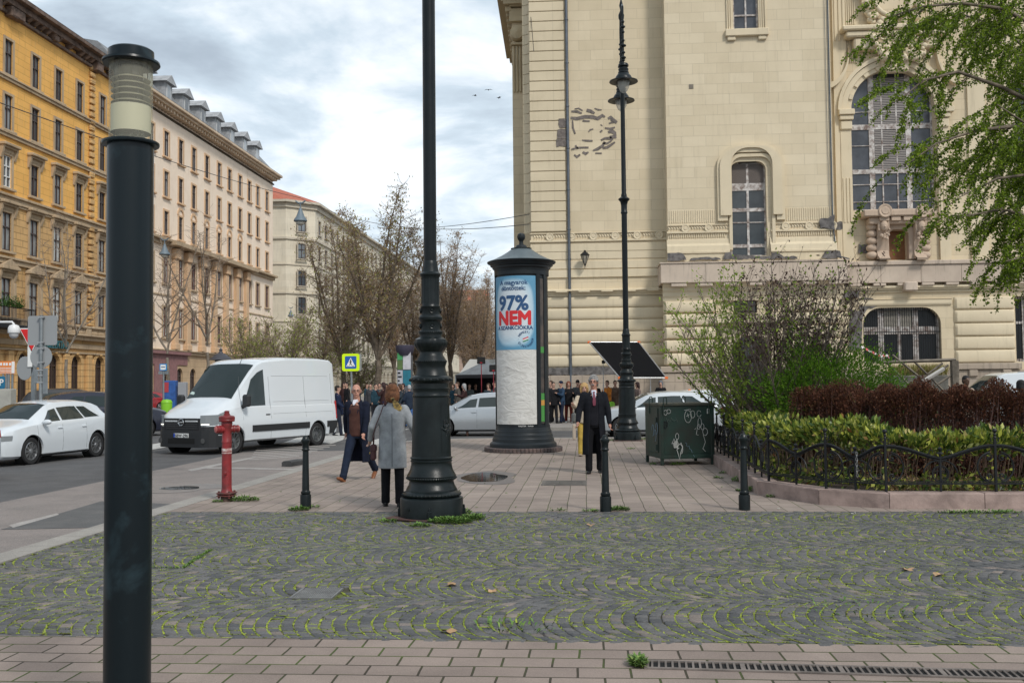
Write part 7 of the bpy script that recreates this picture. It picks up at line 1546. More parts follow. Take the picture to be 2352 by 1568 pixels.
litter_bin('lime green litter bin at the bus stop',383,44);lb=litter_bin('lime green litter bin behind the slim lamp post pedestal',1402+213-1222+1010,42);p=PD(1389+12,884,42);lb.location=(p.x+.05,p.y,.0);lb.scale=(.62,.62,.78)
p=PD(930,884,52);t=thing('poster_pillar','square poster pillar with green and blue posters seen left of the black lamp post','advertising column',(p.x,p.y,0));k5=52/FPX;zf=lambda yy:PD(930,yy,52).z;mb=MB();mb.cbox(-18*k5,15*k5,0,.5,0,zf(815),.01);mb.build('body',mat('pillar_grey',(.10,.10,.11),.6),t);mb=MB();mb.lathe([(.34,zf(816)),(.44,zf(808)),(.5,zf(800)),(.5,zf(793)),(.40,zf(792))],(-.03,.25,0),20);mb.build('cap',mat('pillar_cap',(.05,.045,.07),.5),t)
for(x0,x1,y0,y1,c)in((-17,-5,810,826,(.06,.30,.10)),(-17,-5,827,848,(.10,.16,.05)),(-17,-5,850,905,(.42,.42,.45)),(-4,14,808,848,(.50,.49,.52)),(-4,14,850,885,(.02,.16,.22))):
 m_=MB();m_.box(x0*k5,x1*k5,-.02,0,zf(y1),zf(y0));m_.build('poster',mat('poster_%d_%d'%(x0+20,y0),c,.5,var=.15),t,smooth=False)
m_=MB();
for k,w in enumerate((6,9,4,8)):m_.box(-16*k5,(-16+w)*k5,-.03,-.02,zf(858+k*9),zf(854+k*9))
m_.build('poster_print',GK,t)
p0=PD(1045,900,47);t=thing('film_tent','black walled gazebo tent with a grey peaked roof beyond the silver car','tent',(p0.x,p0.y,0));k7=47/FPX;wT=110*k7;zf=lambda yy:PD(1090,yy,47).z;mb=MB();mb.box(0,wT,2.4,2.5,0,zf(862));mb.box(0,.06,0,2.5,0,zf(862));mb.box(0,wT,-.02,.04,zf(868),zf(860));mb.build('black_wall',mat('tent_black',(.008,.008,.01),.9),t,smooth=False)
mb=MB();mb.add([(0,0,zf(861)),(wT,0,zf(861)),(wT,2.5,zf(861)),(0,2.5,zf(861)),(wT*.62,1.25,zf(826))],[(0,1,4),(1,2,4),(2,3,4),(3,0,4)]);mb.build('roof',mat('tent_grey',(.14,.15,.16),.8,var=.2),t,smooth=False);mb=MB()
for x in(0.03,wT-.03):mb.tube([(x,0,0),(x,0,zf(861))],.03,6)
mb.build('leg',GALV,t)
p0=PD(1055,900,53);t=thing('film_tent','pale tent roof peeking over the black gazebo','tent',(p0.x,p0.y,0));zf=lambda yy:PD(1090,yy,53).z;mb=MB();mb.add([(0,0,zf(858)),(2.4,0,zf(858)),(2.4,2.5,zf(858)),(0,2.5,zf(858)),(.5,.6,zf(824)),(2.3,1.5,zf(824))],[(0,1,5,4),(1,2,5),(2,3,4,5),(3,0,4)]);mb.build('roof',mat('tent_white',(.42,.42,.40),.8),t,smooth=False);mb=MB();mb.tube([(0.05,0.05,0),(.05,.05,zf(858))],.03,6);mb.tube([(2.35,0.05,0),(2.35,.05,zf(858))],.03,6);mb.build('leg',GALV,t)
for x,y,d,lab in((1106,827,46,'black film lamp on a red stand in front of the tent'),(1134,845,45,'black monitor with red light at the edge of the advertising column')):
 p=PD(x,900,d);t=thing('film_lamp',lab,'film lamp',(p.x,p.y,0),0,'film lamps by the tent');z=PD(x,y,d).z;mb=MB();mb.cbox(-.19,.19,-.06,.06,z-.17,z+.15,.02);mb.build('lamp_head',mat('black_tie',(0,)*3),t);mb=MB();mb.tube([(0,0,0),(0,0,z-.17)],.02,6)
 for k in range(3):a=2.1*k;mb.tube([(0,0,.7),(.5*math.cos(a),.5*math.sin(a),.02)],.014,5)
 mb.build('stand',mat('red_stand',(.22,.02,.03),.5),t);m_=MB();m_.box(-.05,.05,-.07,-.06,z-.14,z-.09);m_.build('indicator',mat('red_led',(.35,.01,.02),.4),t)
def hang_lamp(label,x,y,d,s=1.0):
 p=PD(x,y,d);t=thing('suspended_lamp',label,'street lamp',p,0,'suspended street lamps');mb=MB();mb.lathe([(.0,.05),(.30,.06),(.34,.1),(.30,.2),(.22,.3),(.16,.45),(.10,.62),(.08,.68),(.06,.75)],n=20,M=Matrix.Scale(s,4));mb.build('lamp_shade',mat('grey_blue_enamel',(.14,.18,.21),.5),t);mb=MB();mb.lathe([(.24*s,.05*s),(.2*s,-.06*s),(.08*s,-.13*s),(0,-.14*s)],n=14);mb.build('glass_bowl',mat('bulb',(0,)*3),t)
 mb=MB();mb.tube([(0,0,.7*s),(0,0,1.05*s)],.03*s,6);mb.tube([(-.25*s,0,1.12*s),(-.1*s,0,1.0*s),(.1*s,0,1.0*s),(.25*s,0,1.12*s)],.04*s,6);mb.build('hanger',mat('grey_blue_enamel',(0,)*3),t);return p
h1=hang_lamp('suspended bell lamp high above the street before the corner house',690,512,50,1.0);h2=hang_lamp('suspended bell lamp by the cream house, right of the light post',378,588,62,1.0);h3=hang_lamp('tiny suspended bell lamp in front of the distant trees',668,728,110,1.0)
def cable(name,label,pts,r,cat='cable'):
 mb=MB();mb.tube(pts,r,4);tag(mb.build(name,mat('cable_black',(.03,.03,.035),.6),None),label,cat)
def sag(a,c,s,n=14):return[a.lerp(c,i/n)-Vector((0,0,s*4*(i/n)*(1-i/n)))for i in range(n+1)]
cable('overhead_cable','thin overhead cable sloping down across the two left house fronts',sag(PD(-60,215,40),PD(690,455,90),.3),.022)
cable('overhead_cable','overhead cable stretched from the trees to the cream building corner, upper one',sag(PD(690,455,90),PD(1216,515,50),1.2),.018)
cable('overhead_cable','overhead cable stretched from the trees to the cream building corner, lower one',sag(PD(880,524,90),PD(1216,492,50),.3),.018)
cable('overhead_cable','fine wire hanging from the eaves of the rear wing',sag(PD(1216,0,51),PD(1226,118,50.2),.0),.015)
p=PD(507,822,52);t=thing('kiosk_lantern_roof','dark conical kiosk roof with ball finial peeking over the van','kiosk',(p.x,p.y,0));z=PD(507,822,52).z;mb=MB();mb.lathe([(.62,z-.1),(.60,z-.07),(.25,z+.2),(.14,z+.24),(.07,z+.36),(.1,z+.42),(.04,z+.5),(0,z+.52)],n=20);mb.build('roof',mat('kiosk_dark',(.05,.05,.06),.5),t);mb=MB();mb.lathe([(.3,0),(.3,z-.09)],n=12);mb.build('wall',mat('kiosk_wall',(.12,.13,.12),.6),t)
for x,d,c,lab in((1,0,0,''),):
 pass
p=PD(406,900,60);t=thing('newspaper_stand','blue and red newspaper stand in front of the pink shopfront','news stand',(p.x,p.y,0));mb=MB();mb.cbox(-.9,-.1,0,.4,.2,2.1,.03);mb.build('cabinet',mat('stand_blue',(.03,.10,.32),.5,var=.3),t);mb=MB();mb.cbox(.05,.55,0,.35,.2,2.0,.03);mb.build('cabinet',mat('stand_grey',(.30,.31,.33),.5),t);mb=MB();mb.box(-.85,-.5,-.02,0,1.4,2.0);mb.build('poster',mat('stand_red',(.4,.05,.06),.5),t)
p=PD(765,895,42);t=thing('pavement_board','white folding pavement board beside the crossing sign pole','sandwich board',(PD(797,930,38).x,PD(797,930,38).y,-.12));mb=MB();mb.add([(-.13,-.2,0),(.13,-.2,0),(.13,0,.75),(-.13,0,.75),(-.13,.2,0),(.13,.2,0)],[(0,1,2,3),(3,2,5,4)]);mb.build('board',mat('board_white',(.6,.6,.58),.6),t)
BKm=mat('bird_dark',(.03,.035,.04),.7)
for x,y,w,lab in((1146,207+18,1.0,'small dark bird flying in the sky, right-hand of three'),(1122,207,.8,'small dark bird in flight, uppermost of three'),(1091,220,.9,'small dark bird in flight, leftmost of three')):
 p=PD(x,y,80);mb=MB();mb.loft([[(a,-.22,0)for a in(0,)]*4]if False else[[(.0,-.2,0),(.0,-.2,.01),(.01,-.2,.01),(.01,-.2,0)],[(-.035,-.05,-.03),(-.035,-.05,.03),(.035,-.05,.03),(.035,-.05,-.03)],[(-.02,.15,-.01),(-.02,.15,.02),(.02,.15,.02),(.02,.15,-.01)]])
 mb.add([(0,-.06,.02),(.16,.0,.07),(.38,.1,.0),(.14,.08,.05),(0,.06,.02),(-.16,0,.07),(-.38,.1,.0),(-.14,.08,.05),(0,-.06,.0),(0,.06,.0)],[(0,1,3,4),(1,2,3),(0,4,7,5),(5,7,6)]);o=mb.build('bird',BKm);o.location=p;o.rotation_euler=(0,0,random.uniform(0,6));tag(o,lab,'bird','birds in the sky')
# ==========================================================
def paint(name,col,metal=.0,rough=.28):return mat(name,col,rough,metal,coat=.6,spec=.5)
CGL=bpy.data.materials.new('car_glass');CGL.use_nodes=True;b=CGL.node_tree.nodes['Principled BSDF'];b.inputs['Base Color'].default_value=(.022,.032,.032,1);b.inputs['Roughness'].default_value=.03;b.inputs['Specular IOR Level'].default_value=.45
RUB=mat('tyre_rubber',(.018,.018,.019),.85);RIM=mat('alloy',(.42,.43,.44),.3,.8);BPL=mat('black_plastic',(.018,.019,.021),.55);WELL=mat('wheel_well_black',(.006,.006,.006),.95)
RLI=mat('red_lens',(.42,.01,.012),.15);HLI=mat('clear_lens',(.22,.24,.25),.06,spec=.8);CHR=mat('chrome',(.6,.6,.6),.15,1.0);DRL=mat('running_light',(.9,.9,.8),.3,emit=((1,.95,.8),1.2))
class Car:
 def __init__(s,name,label,L,K,colm,wheels,rw,loc,head,glass=(),ws=None,rs=None,cat='car',rimn=5,steel=False):
  s.K={k:np.array(v,float)for k,v in K.items()};s.L=L;s.t=thing(name,label,cat,loc,head);s.cm=colm;s.W=s.K['w'].max()
  xs=np.unique(np.r_[np.linspace(0,.5,9),np.linspace(.5,L-.4,40),np.linspace(L-.4,L,8)]);rings=[]
  for x in xs:
   h=s.sec(x);rings.append([(x-L/2,y,z)for y,z in h]+[(x-L/2,-y,z)for y,z in h[::-1][1:]])
  mb=MB();mb.loft(rings);b0=mb.build('body',colm,None,angle=28)
  cut=MB()
  for wx in wheels:
   for sd in(-1,1):cut.lathe([(rw*1.19,0),(rw*1.19,.6)],n=36,M=T(wx-L/2,sd*(s.W-.26)if sd>0 else-(s.W-.26),rw*1.02)@RX(rad(-90*sd)))
  co=cut.build('cutter',None,None,smooth=False);mo=b0.modifiers.new('b','BOOLEAN');mo.operation='DIFFERENCE';mo.object=co;mo.solver='EXACT'
  bpy.context.view_layer.update();dg=bpy.context.evaluated_depsgraph_get();me=bpy.data.meshes.new_from_object(b0.evaluated_get(dg));b0.modifiers.clear();b0.data=me;bpy.data.objects.remove(co)
  me.shade_smooth();me.set_sharp_from_angle(angle=rad(28));b0.parent=s.t;s.b=b0
  mb=MB()
  for wx in wheels:
   for sd in(-1,1):mb.cut();mb.lathe([(.0,0),(rw*1.18,0),(rw*1.18,.2)],n=30,M=T(wx-L/2,sd*(s.W-.255),rw*1.02)@RX(rad(-90*sd)),cap=False)
  mb.build('wheel_well',WELL,s.t)
  for i,wx in enumerate(wheels):
   for sd in(-1,1):s.wheel(wx-L/2,sd*(s.W-.045),rw,sd,rimn,steel,0)
  for q in glass:s.quad('window',CGL,q)
  if ws:s.top('windshield',ws)
  if rs:s.top('rear_window',rs)
 def g(s,k,x):return float(np.interp(x,s.K['x'],s.K[k]))
 def sec(s,x):
  w,wr,zt,bl,zb=(s.g(k,x)for k in('w','wr','zt','belt','zb'));bl=min(bl,zt-.05);h=bl-zb;r=zt-bl
  return[(0,zb),(w*.86,zb),(w*.97,zb+.06),(w,zb+h*.35),(w,zb+h*.6),(w*.975,zb+h*.86),(w*.955,bl-.01),(w*.94,bl+.01*min(1,r*5)),(wr,zt-min(.10,r*.35)),(wr*.93,zt-min(.045,r*.16)),(wr*.7,zt-.012*min(1,r*4)),(wr*.35,zt),(0,zt)]
 def pt(s,x,t,sd,off=.006):
  h=s.sec(x);a,c=h[7],h[8];return(x-s.L/2,sd*(a[0]*(1-t)+c[0]*t+off),a[1]*(1-t)+c[1]*t)
 def quad(s,nm,m_,q,sides=(-1,1),off=.006):
  for sd in sides:
   mb=MB();n=8;vs=[]
   for j in range(n+1):
    v=j/n;t=q[4]*(1-v)+q[5]*v if len(q)>4 else .06+.84*v;xa=q[0]*(1-v)+q[2]*v;xb=q[1]*(1-v)+q[3]*v
    for i in range(n+1):vs.append(s.pt(xa+(xb-xa)*i/n,t,sd,off))
   mb.add(vs,[(j*(n+1)+i,j*(n+1)+i+1,(j+1)*(n+1)+i+1,(j+1)*(n+1)+i)for j in range(n)for i in range(n)]);mb.build(nm,m_,s.t)
 def top(s,nm,xr,m_=None,wf=.93,off=.008):
  mb=MB();n=14;vs=[]
  for j in range(n+1):
   x=xr[0]+(xr[1]-xr[0])*j/n;h=s.sec(x);P=[(-h[k][0],h[k][1])for k in(8,9,10,11)]+[(0,h[12][1])]+[(h[k][0],h[k][1])for k in(11,10,9,8)]
   ys=[p[0]for p in P];zs_=[p[1]for p in P]
   for i in range(13):y=h[8][0]*wf*(-1+2*i/12);vs.append((x-s.L/2-off*.6*(1 if xr[1]>xr[0]else-1),y,np.interp(y,ys,zs_)+off))
  mb.add(vs,[(j*13+i,j*13+i+1,(j+1)*13+i+1,(j+1)*13+i)for j in range(n)for i in range(12)]);mb.build(nm,m_ or CGL,s.t)
 def xf(s,y,end=0):
  xs=np.linspace(0,1.0,60)if not end else np.linspace(s.L,s.L-1,60);ws_=[s.g('w',x)for x in xs]
  for x,w in zip(xs,ws_):
   if w>=abs(y):return x
  return xs[-1]
 def wrap(s,nm,m_,y0,y1,z0,z1,off=.012,end=0,th=.03,n=14,par=None,zs=None):
  mb=MB();R_=[];sg=-1 if not end else 1
  for i in range(n+1):
   y=y0+(y1-y0)*i/n;x=s.xf(y,end)-s.L/2+sg*off;a,c=(z0,z1)if not zs else(z0+zs*(abs(y)),z1+zs*abs(y));R_.append([(x,y,a),(x,y,c),(x-sg*th,y,c),(x-sg*th,y,a)])
  mb.loft(R_);return mb.build(nm,m_,par or s.t,smooth=False)
 def side(s,nm,m_,x0,x1,z0,z1,off=.012,sides=(-1,1),ang=0.0):
  for sd in sides:
   mb=MB();R_=[]
   for i in range(13):
    x=x0+(x1-x0)*i/12;h=s.sec(x);yy=lambda z:np.interp(z,[h[k][1]for k in(1,2,3,4,5,6)],[h[k][0]for k in(1,2,3,4,5,6)])+off;a,c=z0+ang*(x-x0),z1+ang*(x-x0);R_.append([(x-s.L/2,sd*yy(a),a),(x-s.L/2,sd*yy(c),c),(x-s.L/2,sd*(yy(c)-.03),c),(x-s.L/2,sd*(yy(a)-.03),a)])
   mb.loft(R_);mb.build(nm,m_,s.t,smooth=False)
 def wheel(s,x,y,r,sd,n,steel,st=0):
  M=T(x,y,r)@RX(rad(-90*sd));mb=MB();mb.lathe([(r*.66,-.17),(r*.93,-.18),(r,-.15),(r,-.03),(r*.93,.0),(r*.80,.005),(r*.68,-.004),(r*.66,-.02)],n=36,M=M,cap=False);w=mb.build('wheel',RUB,s.t)
  mb=MB();mb.lathe([(r*.67,-.01),(r*.64,-.004),(r*.62,-.03),(r*.60,-.13),(.0,-.14)],n=30,M=M,cap=False);mb.build('rim',RIM if not steel else mat('steel_wheel',(.20,.21,.21),.5,.5),w)
  mb=MB()
  for k in range(n):
   a=2*math.pi*k/n
   for da in((-.10,.10)if not steel else(0,)):mb.add([(r*.10*math.cos(a+da*2-.12),r*.10*math.sin(a+da*2-.12),-.012),(r*.10*math.cos(a+da*2+.12),r*.10*math.sin(a+da*2+.12),-.012),(r*.64*math.cos(a+da+.05),r*.64*math.sin(a+da+.05),-.02),(r*.64*math.cos(a+da-.05),r*.64*math.sin(a+da-.05),-.02),(r*.5*math.cos(a+da),r*.5*math.sin(a+da),-.05)],[(0,1,2,3),(0,3,4),(1,4,2)],M)
  mb.lathe([(.0,.0),(r*.16,-.004),(r*.2,-.03)],n=14,M=M,cap=False);mb.build('spokes',RIM if not steel else mat('hubcap',(.08,.085,.09),.4),w)
  if not steel:mb=MB();mb.lathe([(r*.55,-.10),(.0,-.105)],n=20,M=M,cap=False);mb.build('brake_disc',mat('dark_metal',(0,)*3),w)
 def mirror(s,x,z,col,sc=1.0,big=False):
  for sd in(-1,1):
   y=s.sec(x)[7][0];mb=MB()
   if big:mb.cbox(-.09,.07,.06,.30,-.10,.24,.05,T(x-s.L/2,0,z)@Matrix.Scale(sd,4,(0,1,0))@T(0,y,0));mb.tube([(x-s.L/2+.05,sd*(y-.03),z-.12),(x-s.L/2,sd*(y+.14),z-.06)],.05,8)
   else:mb.ell((x-s.L/2,sd*(y+.13),z+.04),(.07,.12,.065),12,8);mb.tube([(x-s.L/2+.02,sd*(y-.02),z-.02),(x-s.L/2,sd*(y+.06),z+.01)],.022,6)
   mb.build('mirror',col,s.t)
 def handles(s,xs,z,col):
  for x in xs:
   for sd in(-1,1):y=s.sec(x)[5][0];mb=MB();mb.cbox(x-s.L/2-.09,x-s.L/2+.09,min(sd*(y-.01),sd*(y+.028)),max(sd*(y-.01),sd*(y+.028)),z-.016,z+.016,.008);mb.build('door_handle',col,s.t)
 def seam(s,xs,z0,z1):
  mb=MB()
  for x in xs:
   for sd in(-1,1):
    pts=[]
    for z in np.linspace(z0,z1,7):h=s.sec(x);y=np.interp(z,[h[k][1]for k in(1,2,3,4,5,6,7,8)],[h[k][0]for k in(1,2,3,4,5,6,7,8)]);pts.append((x-s.L/2,sd*(y-.0005),z))
    mb.tube(pts,.0045,4)
  mb.build('door_seam',mat('seam_grey',(.10,.105,.11),.8),s.t)
def plate_txt(c,s,x,z,end=0,w=.5):
 sg=-1 if not end else 1;mb=MB();xx=x-c.L/2;mb.box(min(xx,xx+sg*.012),max(xx,xx+sg*.012),-w/2,w/2,z-.055,z+.055);p=mb.build('number_plate',mat('plate_white',(.72,.72,.70),.5),c.t,smooth=False)
 M=T(xx+sg*.014,0,z-.042)@RZ(rad(-90 if not end else 90))@T(.02,0,0);text(s,.115,GK,'plate_text',p,M,.002,.012)
 if not end:mb=MB();mb.box(xx-.016,xx-.012,w/2-.045,w/2,z-.052,z+.052);mb.build('plate_band',mat('plate_blue',(.01,.06,.4),.5),p,smooth=False)
KV=dict(x=[0,.03,.12,.3,.6,.95,1.3,1.65,1.92,2.15,3.2,4.8,5.35,5.50,5.55],zt=[.98,1.04,1.12,1.22,1.34,1.48,1.88,2.25,2.50,2.60,2.68,2.69,2.66,2.60,2.5],belt=[.93,.96,1.0,1.08,1.16,1.24,1.25,1.25,1.25,1.25,1.25,1.25,1.25,1.25,1.25],w=[.62,.72,.84,.93,.985,1.015,1.03,1.035,1.035,1.035,1.035,1.035,1.03,1.015,.99],wr=[.5,.58,.68,.76,.82,.84,.84,.84,.85,.86,.87,.87,.865,.85,.82],zb=[.30,.27,.26,.26,.26,.26,.27,.28,.28,.28,.28,.28,.28,.32,.34])
WH=paint('white_car_paint',(.60,.635,.66),rough=.2);f=G(539.5,1040,-.12);r_=G(720,1021,-.12);ax=(r_-f).normalized();side_=Vector((-ax.y,ax.x,0))
hd=math.atan2(ax.y,ax.x);Wv=1.0;cen=(f+r_)/2+side_*.93;wbx=(.86+4.54)/2-5.55/2
hd-=rad(3.5);loc=cen-ax*wbx;van=Car('delivery_van','white high-roof delivery van turning, with black bumper and side mouldings',5.55,KV,WH,(.86,4.54),.35,(loc.x,loc.y,-.13),hd,glass=[(1.14,2.16,1.66,2.16,.02,.84)],ws=(.99,1.88),cat='van',rimn=9,steel=True)
van.t.scale=(1,1.05,1);c=van;c.wrap('bumper',BPL,-1.0,1.0,.20,.66,.045,n=24);c.wrap('grille',mat('grille_black',(.01,.01,.011),.4),-.62,.62,.62,.98,.02);c.wrap('bumper',BPL,-.99,-.60,.64,.76,.03);c.wrap('bumper',BPL,.60,.99,.64,.76,.03)
for z in(.70,.76,.82,.88):c.wrap('grille_bar',mat('grille_bar',(.04,.04,.042),.35),-.53,.53,z,z+.018,.035)
c.wrap('grille_wing',CHR,-.56,-.13,.885,.925,.045,n=6);c.wrap('grille_wing',CHR,.13,.56,.885,.925,.045,n=6)
mb=MB();M=T(-5.55/2-.05,0,.87)@RY(rad(-90));mb.tube([(.085*math.cos(a),.085*math.sin(a),.0)for a in np.linspace(0,6.283,22)],.013,6,cap=False,M=M);mb.box(-.012,.012,-.11,.0,-.01,.01,M@RZ(.25));mb.box(-.0,.02,.0,.11,-.01,.01,M@RZ(.25));mb.build('emblem',CHR,c.t)
c.wrap('air_intake',mat('intake',(.004,.004,.004),.8),-.45,.45,.30,.44,.05);plate_txt(c,'SBW-296',-.045,.52)
for s_ in(-1,1):
 h_=c.wrap('headlight',HLI,s_*.62,s_*.95,.76,1.03,.02,zs=.04,n=8);mb=MB();c.wrap('running_light',DRL,s_*.64,s_*.82,.80,.825,.03,par=h_);mb=MB();mb.loft([[(x_-5.55/2,s_*(c.sec(x_)[5][0]+.012),z0),(x_-5.55/2,s_*(c.sec(x_)[5][0]+.006),z1),(x_-5.55/2,s_*(c.sec(x_)[5][0]-.05),z1),(x_-5.55/2,s_*(c.sec(x_)[5][0]-.05),z0)]for x_,z0,z1 in((.22,.84,1.0),(.4,.93,1.1),(.62,1.06,1.17))]);mb.build('headlight_rear',HLI,h_)
 mb=MB();mb.lathe([(.0,0),(.06,0),(.07,.02)],n=14,M=T(c.xf(.72)-5.55/2-.055,s_*.72,.38)@RY(rad(-90)));mb.build('fog_lamp',mat('fog',(.08,.08,.08),.2),c.t)
c.side('side_moulding',BPL,1.55,4.10,.56,.74,.02);c.side('side_moulding',BPL,4.98,5.5,.56,.74,.02);c.side('wheel_flare',BPL,.16,.45,.30,.62,.015);c.side('bumper_side',BPL,5.12,5.52,.34,.56,.02)
c.mirror(1.18,1.36,BPL,big=True);c.handles((2.22,),1.02,BPL);c.seam((1.2,2.36,3.95),.34,2.1);c.seam((5.3,),.8,2.2);c.side('panel_crease',mat('seam_grey',(0,)*3),2.45,5.25,1.03,1.036,.001)
mb=MB()
for sd in(-1,1):
 for z in(1.38,2.12):mb.tube([(x_-5.55/2,sd*(np.interp(z,[c.sec(x_)[k][1]for k in(7,8)],[c.sec(x_)[k][0]for k in(7,8)])+.001),z)for x_ in np.linspace(2.5,5.15,8)],.006,4)
mb.build('panel_line',mat('seam_light',(.42,.44,.46),.6),c.t)
c.side('tail_light',RLI,5.46,5.53,.80,1.35,.012);mb=MB();mb.tube([(1.75-2.775,-.3,2.22),(1.95-2.775,-.33,2.62)],.008,5);mb.build('antenna',BPL,c.t)
mb=MB();rp2=random.Random(3)
for k in range(16):y=rp2.uniform(-.55,.6);mb.cbox(0,.10,0,rp2.uniform(.08,.22),0,.035,.008,T(1.09-2.775+rp2.uniform(-.02,.03),y,1.575)@RY(rad(-46))@RZ(rp2.gauss(0,.3)))
mb.build('dashboard_papers',mat('papers',(.42,.52,.48),.6),c.t)
mb=MB()
for y0 in(-.55,.1):mb.tube([(.99-2.775,y0,1.475),(1.06-2.775,y0+.5,1.56)],.012,5)
mb.build('wiper',BPL,c.t)
def hatch(name,label,col,wf,wr_,z=-.13,L=4.36,W=.9,wb=(.88,3.53),sc=1.0,rim=10,H=1.0,cat='car'):
 0
 f,r=G(*wf,z),G(*wr_,z);a=(r-f).normalized();cen=(f+r)/2;K=dict(x=[0,.03,.12,.35,.7,1.05,1.35,1.75,2.1,2.6,3.2,3.7,3.98,4.18,4.30,4.36],zt=[.72,.77,.84,.92,.99,1.06,1.23,1.43,1.50,1.53,1.52,1.46,1.38,1.20,1.02,.76],belt=[.68,.71,.77,.84,.91,.95,.96,.97,.98,.99,1.01,1.03,1.04,1.02,.94,.70],w=[.55,.66,.76,.85,.885,.895,.895,.895,.895,.895,.895,.885,.87,.84,.80,.76],wr=[.45,.54,.62,.68,.70,.68,.63,.58,.56,.55,.55,.56,.57,.60,.62,.62],zb=[.24,.20,.18,.17,.17,.17,.17,.17,.17,.17,.17,.18,.2,.24,.28,.32])
 K={k:[v_*(H if k in('zt','belt')else 1)*(L/4.36 if k=='x' else 1)for v_ in v]for k,v in K.items()};s=L/4.36
 sd=Vector((-a.y,a.x,0));sd=sd if sd.y>0 or abs(sd.y)<.3 and sd.length and(cen+sd).length>cen.length else-sd
 if(cen+sd).length<cen.length:sd=-sd
 mid=(wb[0]+wb[1])/2*s-L/2;p=cen+sd*(W-.10)-a*mid;c=Car(name,label,L,K,col,(wb[0]*s,wb[1]*s),.325,(p.x,p.y,z),math.atan2(a.y,a.x),glass=[(1.30*s,2.02*s,1.80*s,2.06*s,.08,.82),(2.10*s,2.98*s,2.13*s,2.88*s,.08,.84),(3.04*s,3.66*s,2.93*s,3.28*s,.12,.82)],ws=(1.10*s,1.82*s),rs=(4.12*s,3.72*s),rimn=rim,cat=cat)
 c.mirror(1.32*s,.96*H,col);c.handles((1.95*s,2.92*s),.84*H,col);c.seam((1.12*s,2.06*s,3.02*s),.28,.93*H);c.wrap('bumper',BPL,-.6,.6,.22,.42,.012);c.wrap('grille',mat('grille_black',(0,)*3),-.42,.42,.52,.66,.015)
 for s_ in(-1,1):c.wrap('headlight',HLI,s_*.46,s_*.82,.60,.72,.014,n=6);c.side('tail_light',RLI,(4.18)*s,(4.34)*s,.80,.96,.014)
 c.wrap('rear_bumper',BPL,-.7,.7,.34,.5,.012,end=1);c.side('sill',BPL,1.25*s,3.1*s,.175,.24,.01);c.wrap('number_plate',mat('plate_white',(0,)*3),-.26,.26,.44,.54,.03,n=2);return c
hatch('hatchback','white hatchback facing left, parked in the road behind the light post',WH,(73,1066),(214,1049),wb=(.93,3.50));
SIL=paint('silver_paint',(.42,.44,.455),.55,.3);SIL2=paint('pale_silver_paint',(.50,.53,.55),.45,.3);DB=paint('dark_blue_paint',(.012,.014,.028));BLKP=paint('black_paint',(.012,.012,.014));REDP=paint('red_paint',(.28,.015,.02));GRYP=paint('grey_paint',(.13,.14,.15),.4)
c=hatch('hatchback','silver estate car with its driver visible, crossing behind the lamp post',SIL,(1018,1002),(1194,1001),L=4.35)
cs2=hatch('hatchback','silver coupe-like car half hidden behind the dumpster',SIL2,(1428,1003),(1611,1001),L=4.45)
cs3=hatch('hatchback','pale white car with a small orange beacon and red tail light beside the hedge',WH,(1500,985),(1668,983),L=4.3);mb=MB();mb.lathe([(.06,0),(.06,.06),(.03,.08)],n=12,M=T(.15,-.3,1.46));mb.build('beacon',mat('beacon_orange',(.8,.2,.02),.3),cs3.t)
hatch('minivan','dark blue people carrier facing right behind the white hatchback',DB,(322,1002),(166,1008),L=4.55,H=1.12)
hatch('sport_utility_car','black sport utility car, only its roof line visible over the dark blue one',BLKP,(232,985),(110,988),L=4.6,H=1.20)
hatch('hatchback','red car far behind, partly covered by the light post',REDP,(300,946),(366,944),L=4.2)
hatch('hatchback','dark car parked far away under the left facade, just its roof showing',GRYP,(10,960),(58,958),L=4.3)
p=G(9,1096,-.13);K_=None
c=hatch('hatchback','white car cut by the left picture edge, only its red tail light and bumper showing',WH,(-168,1140),(-6,1094),L=4.4)
KV2={k:v for k,v in KV.items()};p=ray(2235,884)*43;c=Car('service_van','white service van with an orange lettered panel behind the planter, right edge',5.55,KV2,WH,(.86,4.54),.35,(p.x+1.6,p.y,-.13),rad(2),glass=[(1.12,2.02,1.62,2.02,.08,.80)],ws=(.99,1.88),cat='van',rimn=9,steel=True);c.t.scale=(1,1,.80)
mb=MB();y=-(c.sec(3.4)[7][0]+.0);M=T(0,-.905,0);mb.box(-.55,1.1,-.03-.05,.0,1.52,2.0,M@RX(rad(-9.5))@T(0,.30,0));pn=mb.build('orange_panel',mat('panel_orange',(.75,.17,.03),.5),c.t,smooth=False);text('BAZÁRHÁZAK',.17,PWHT,'panel_lettering',pn,M@RX(rad(-9.5))@T(.0+.25,.21,1.80),.01,.02);text('www.bolt.hu',.1,PWHT,'panel_lettering',pn,M@RX(rad(-9.5))@T(.25,.21,1.64),.01,.01)
mb=MB();mb.box(1.12,1.6,-.08,.0,1.52,2.0,M@RX(rad(-9.5))@T(0,.30,0));mb.build('side_panel',mat('panel_pale',(.5,.55,.58),.5),c.t,smooth=False)
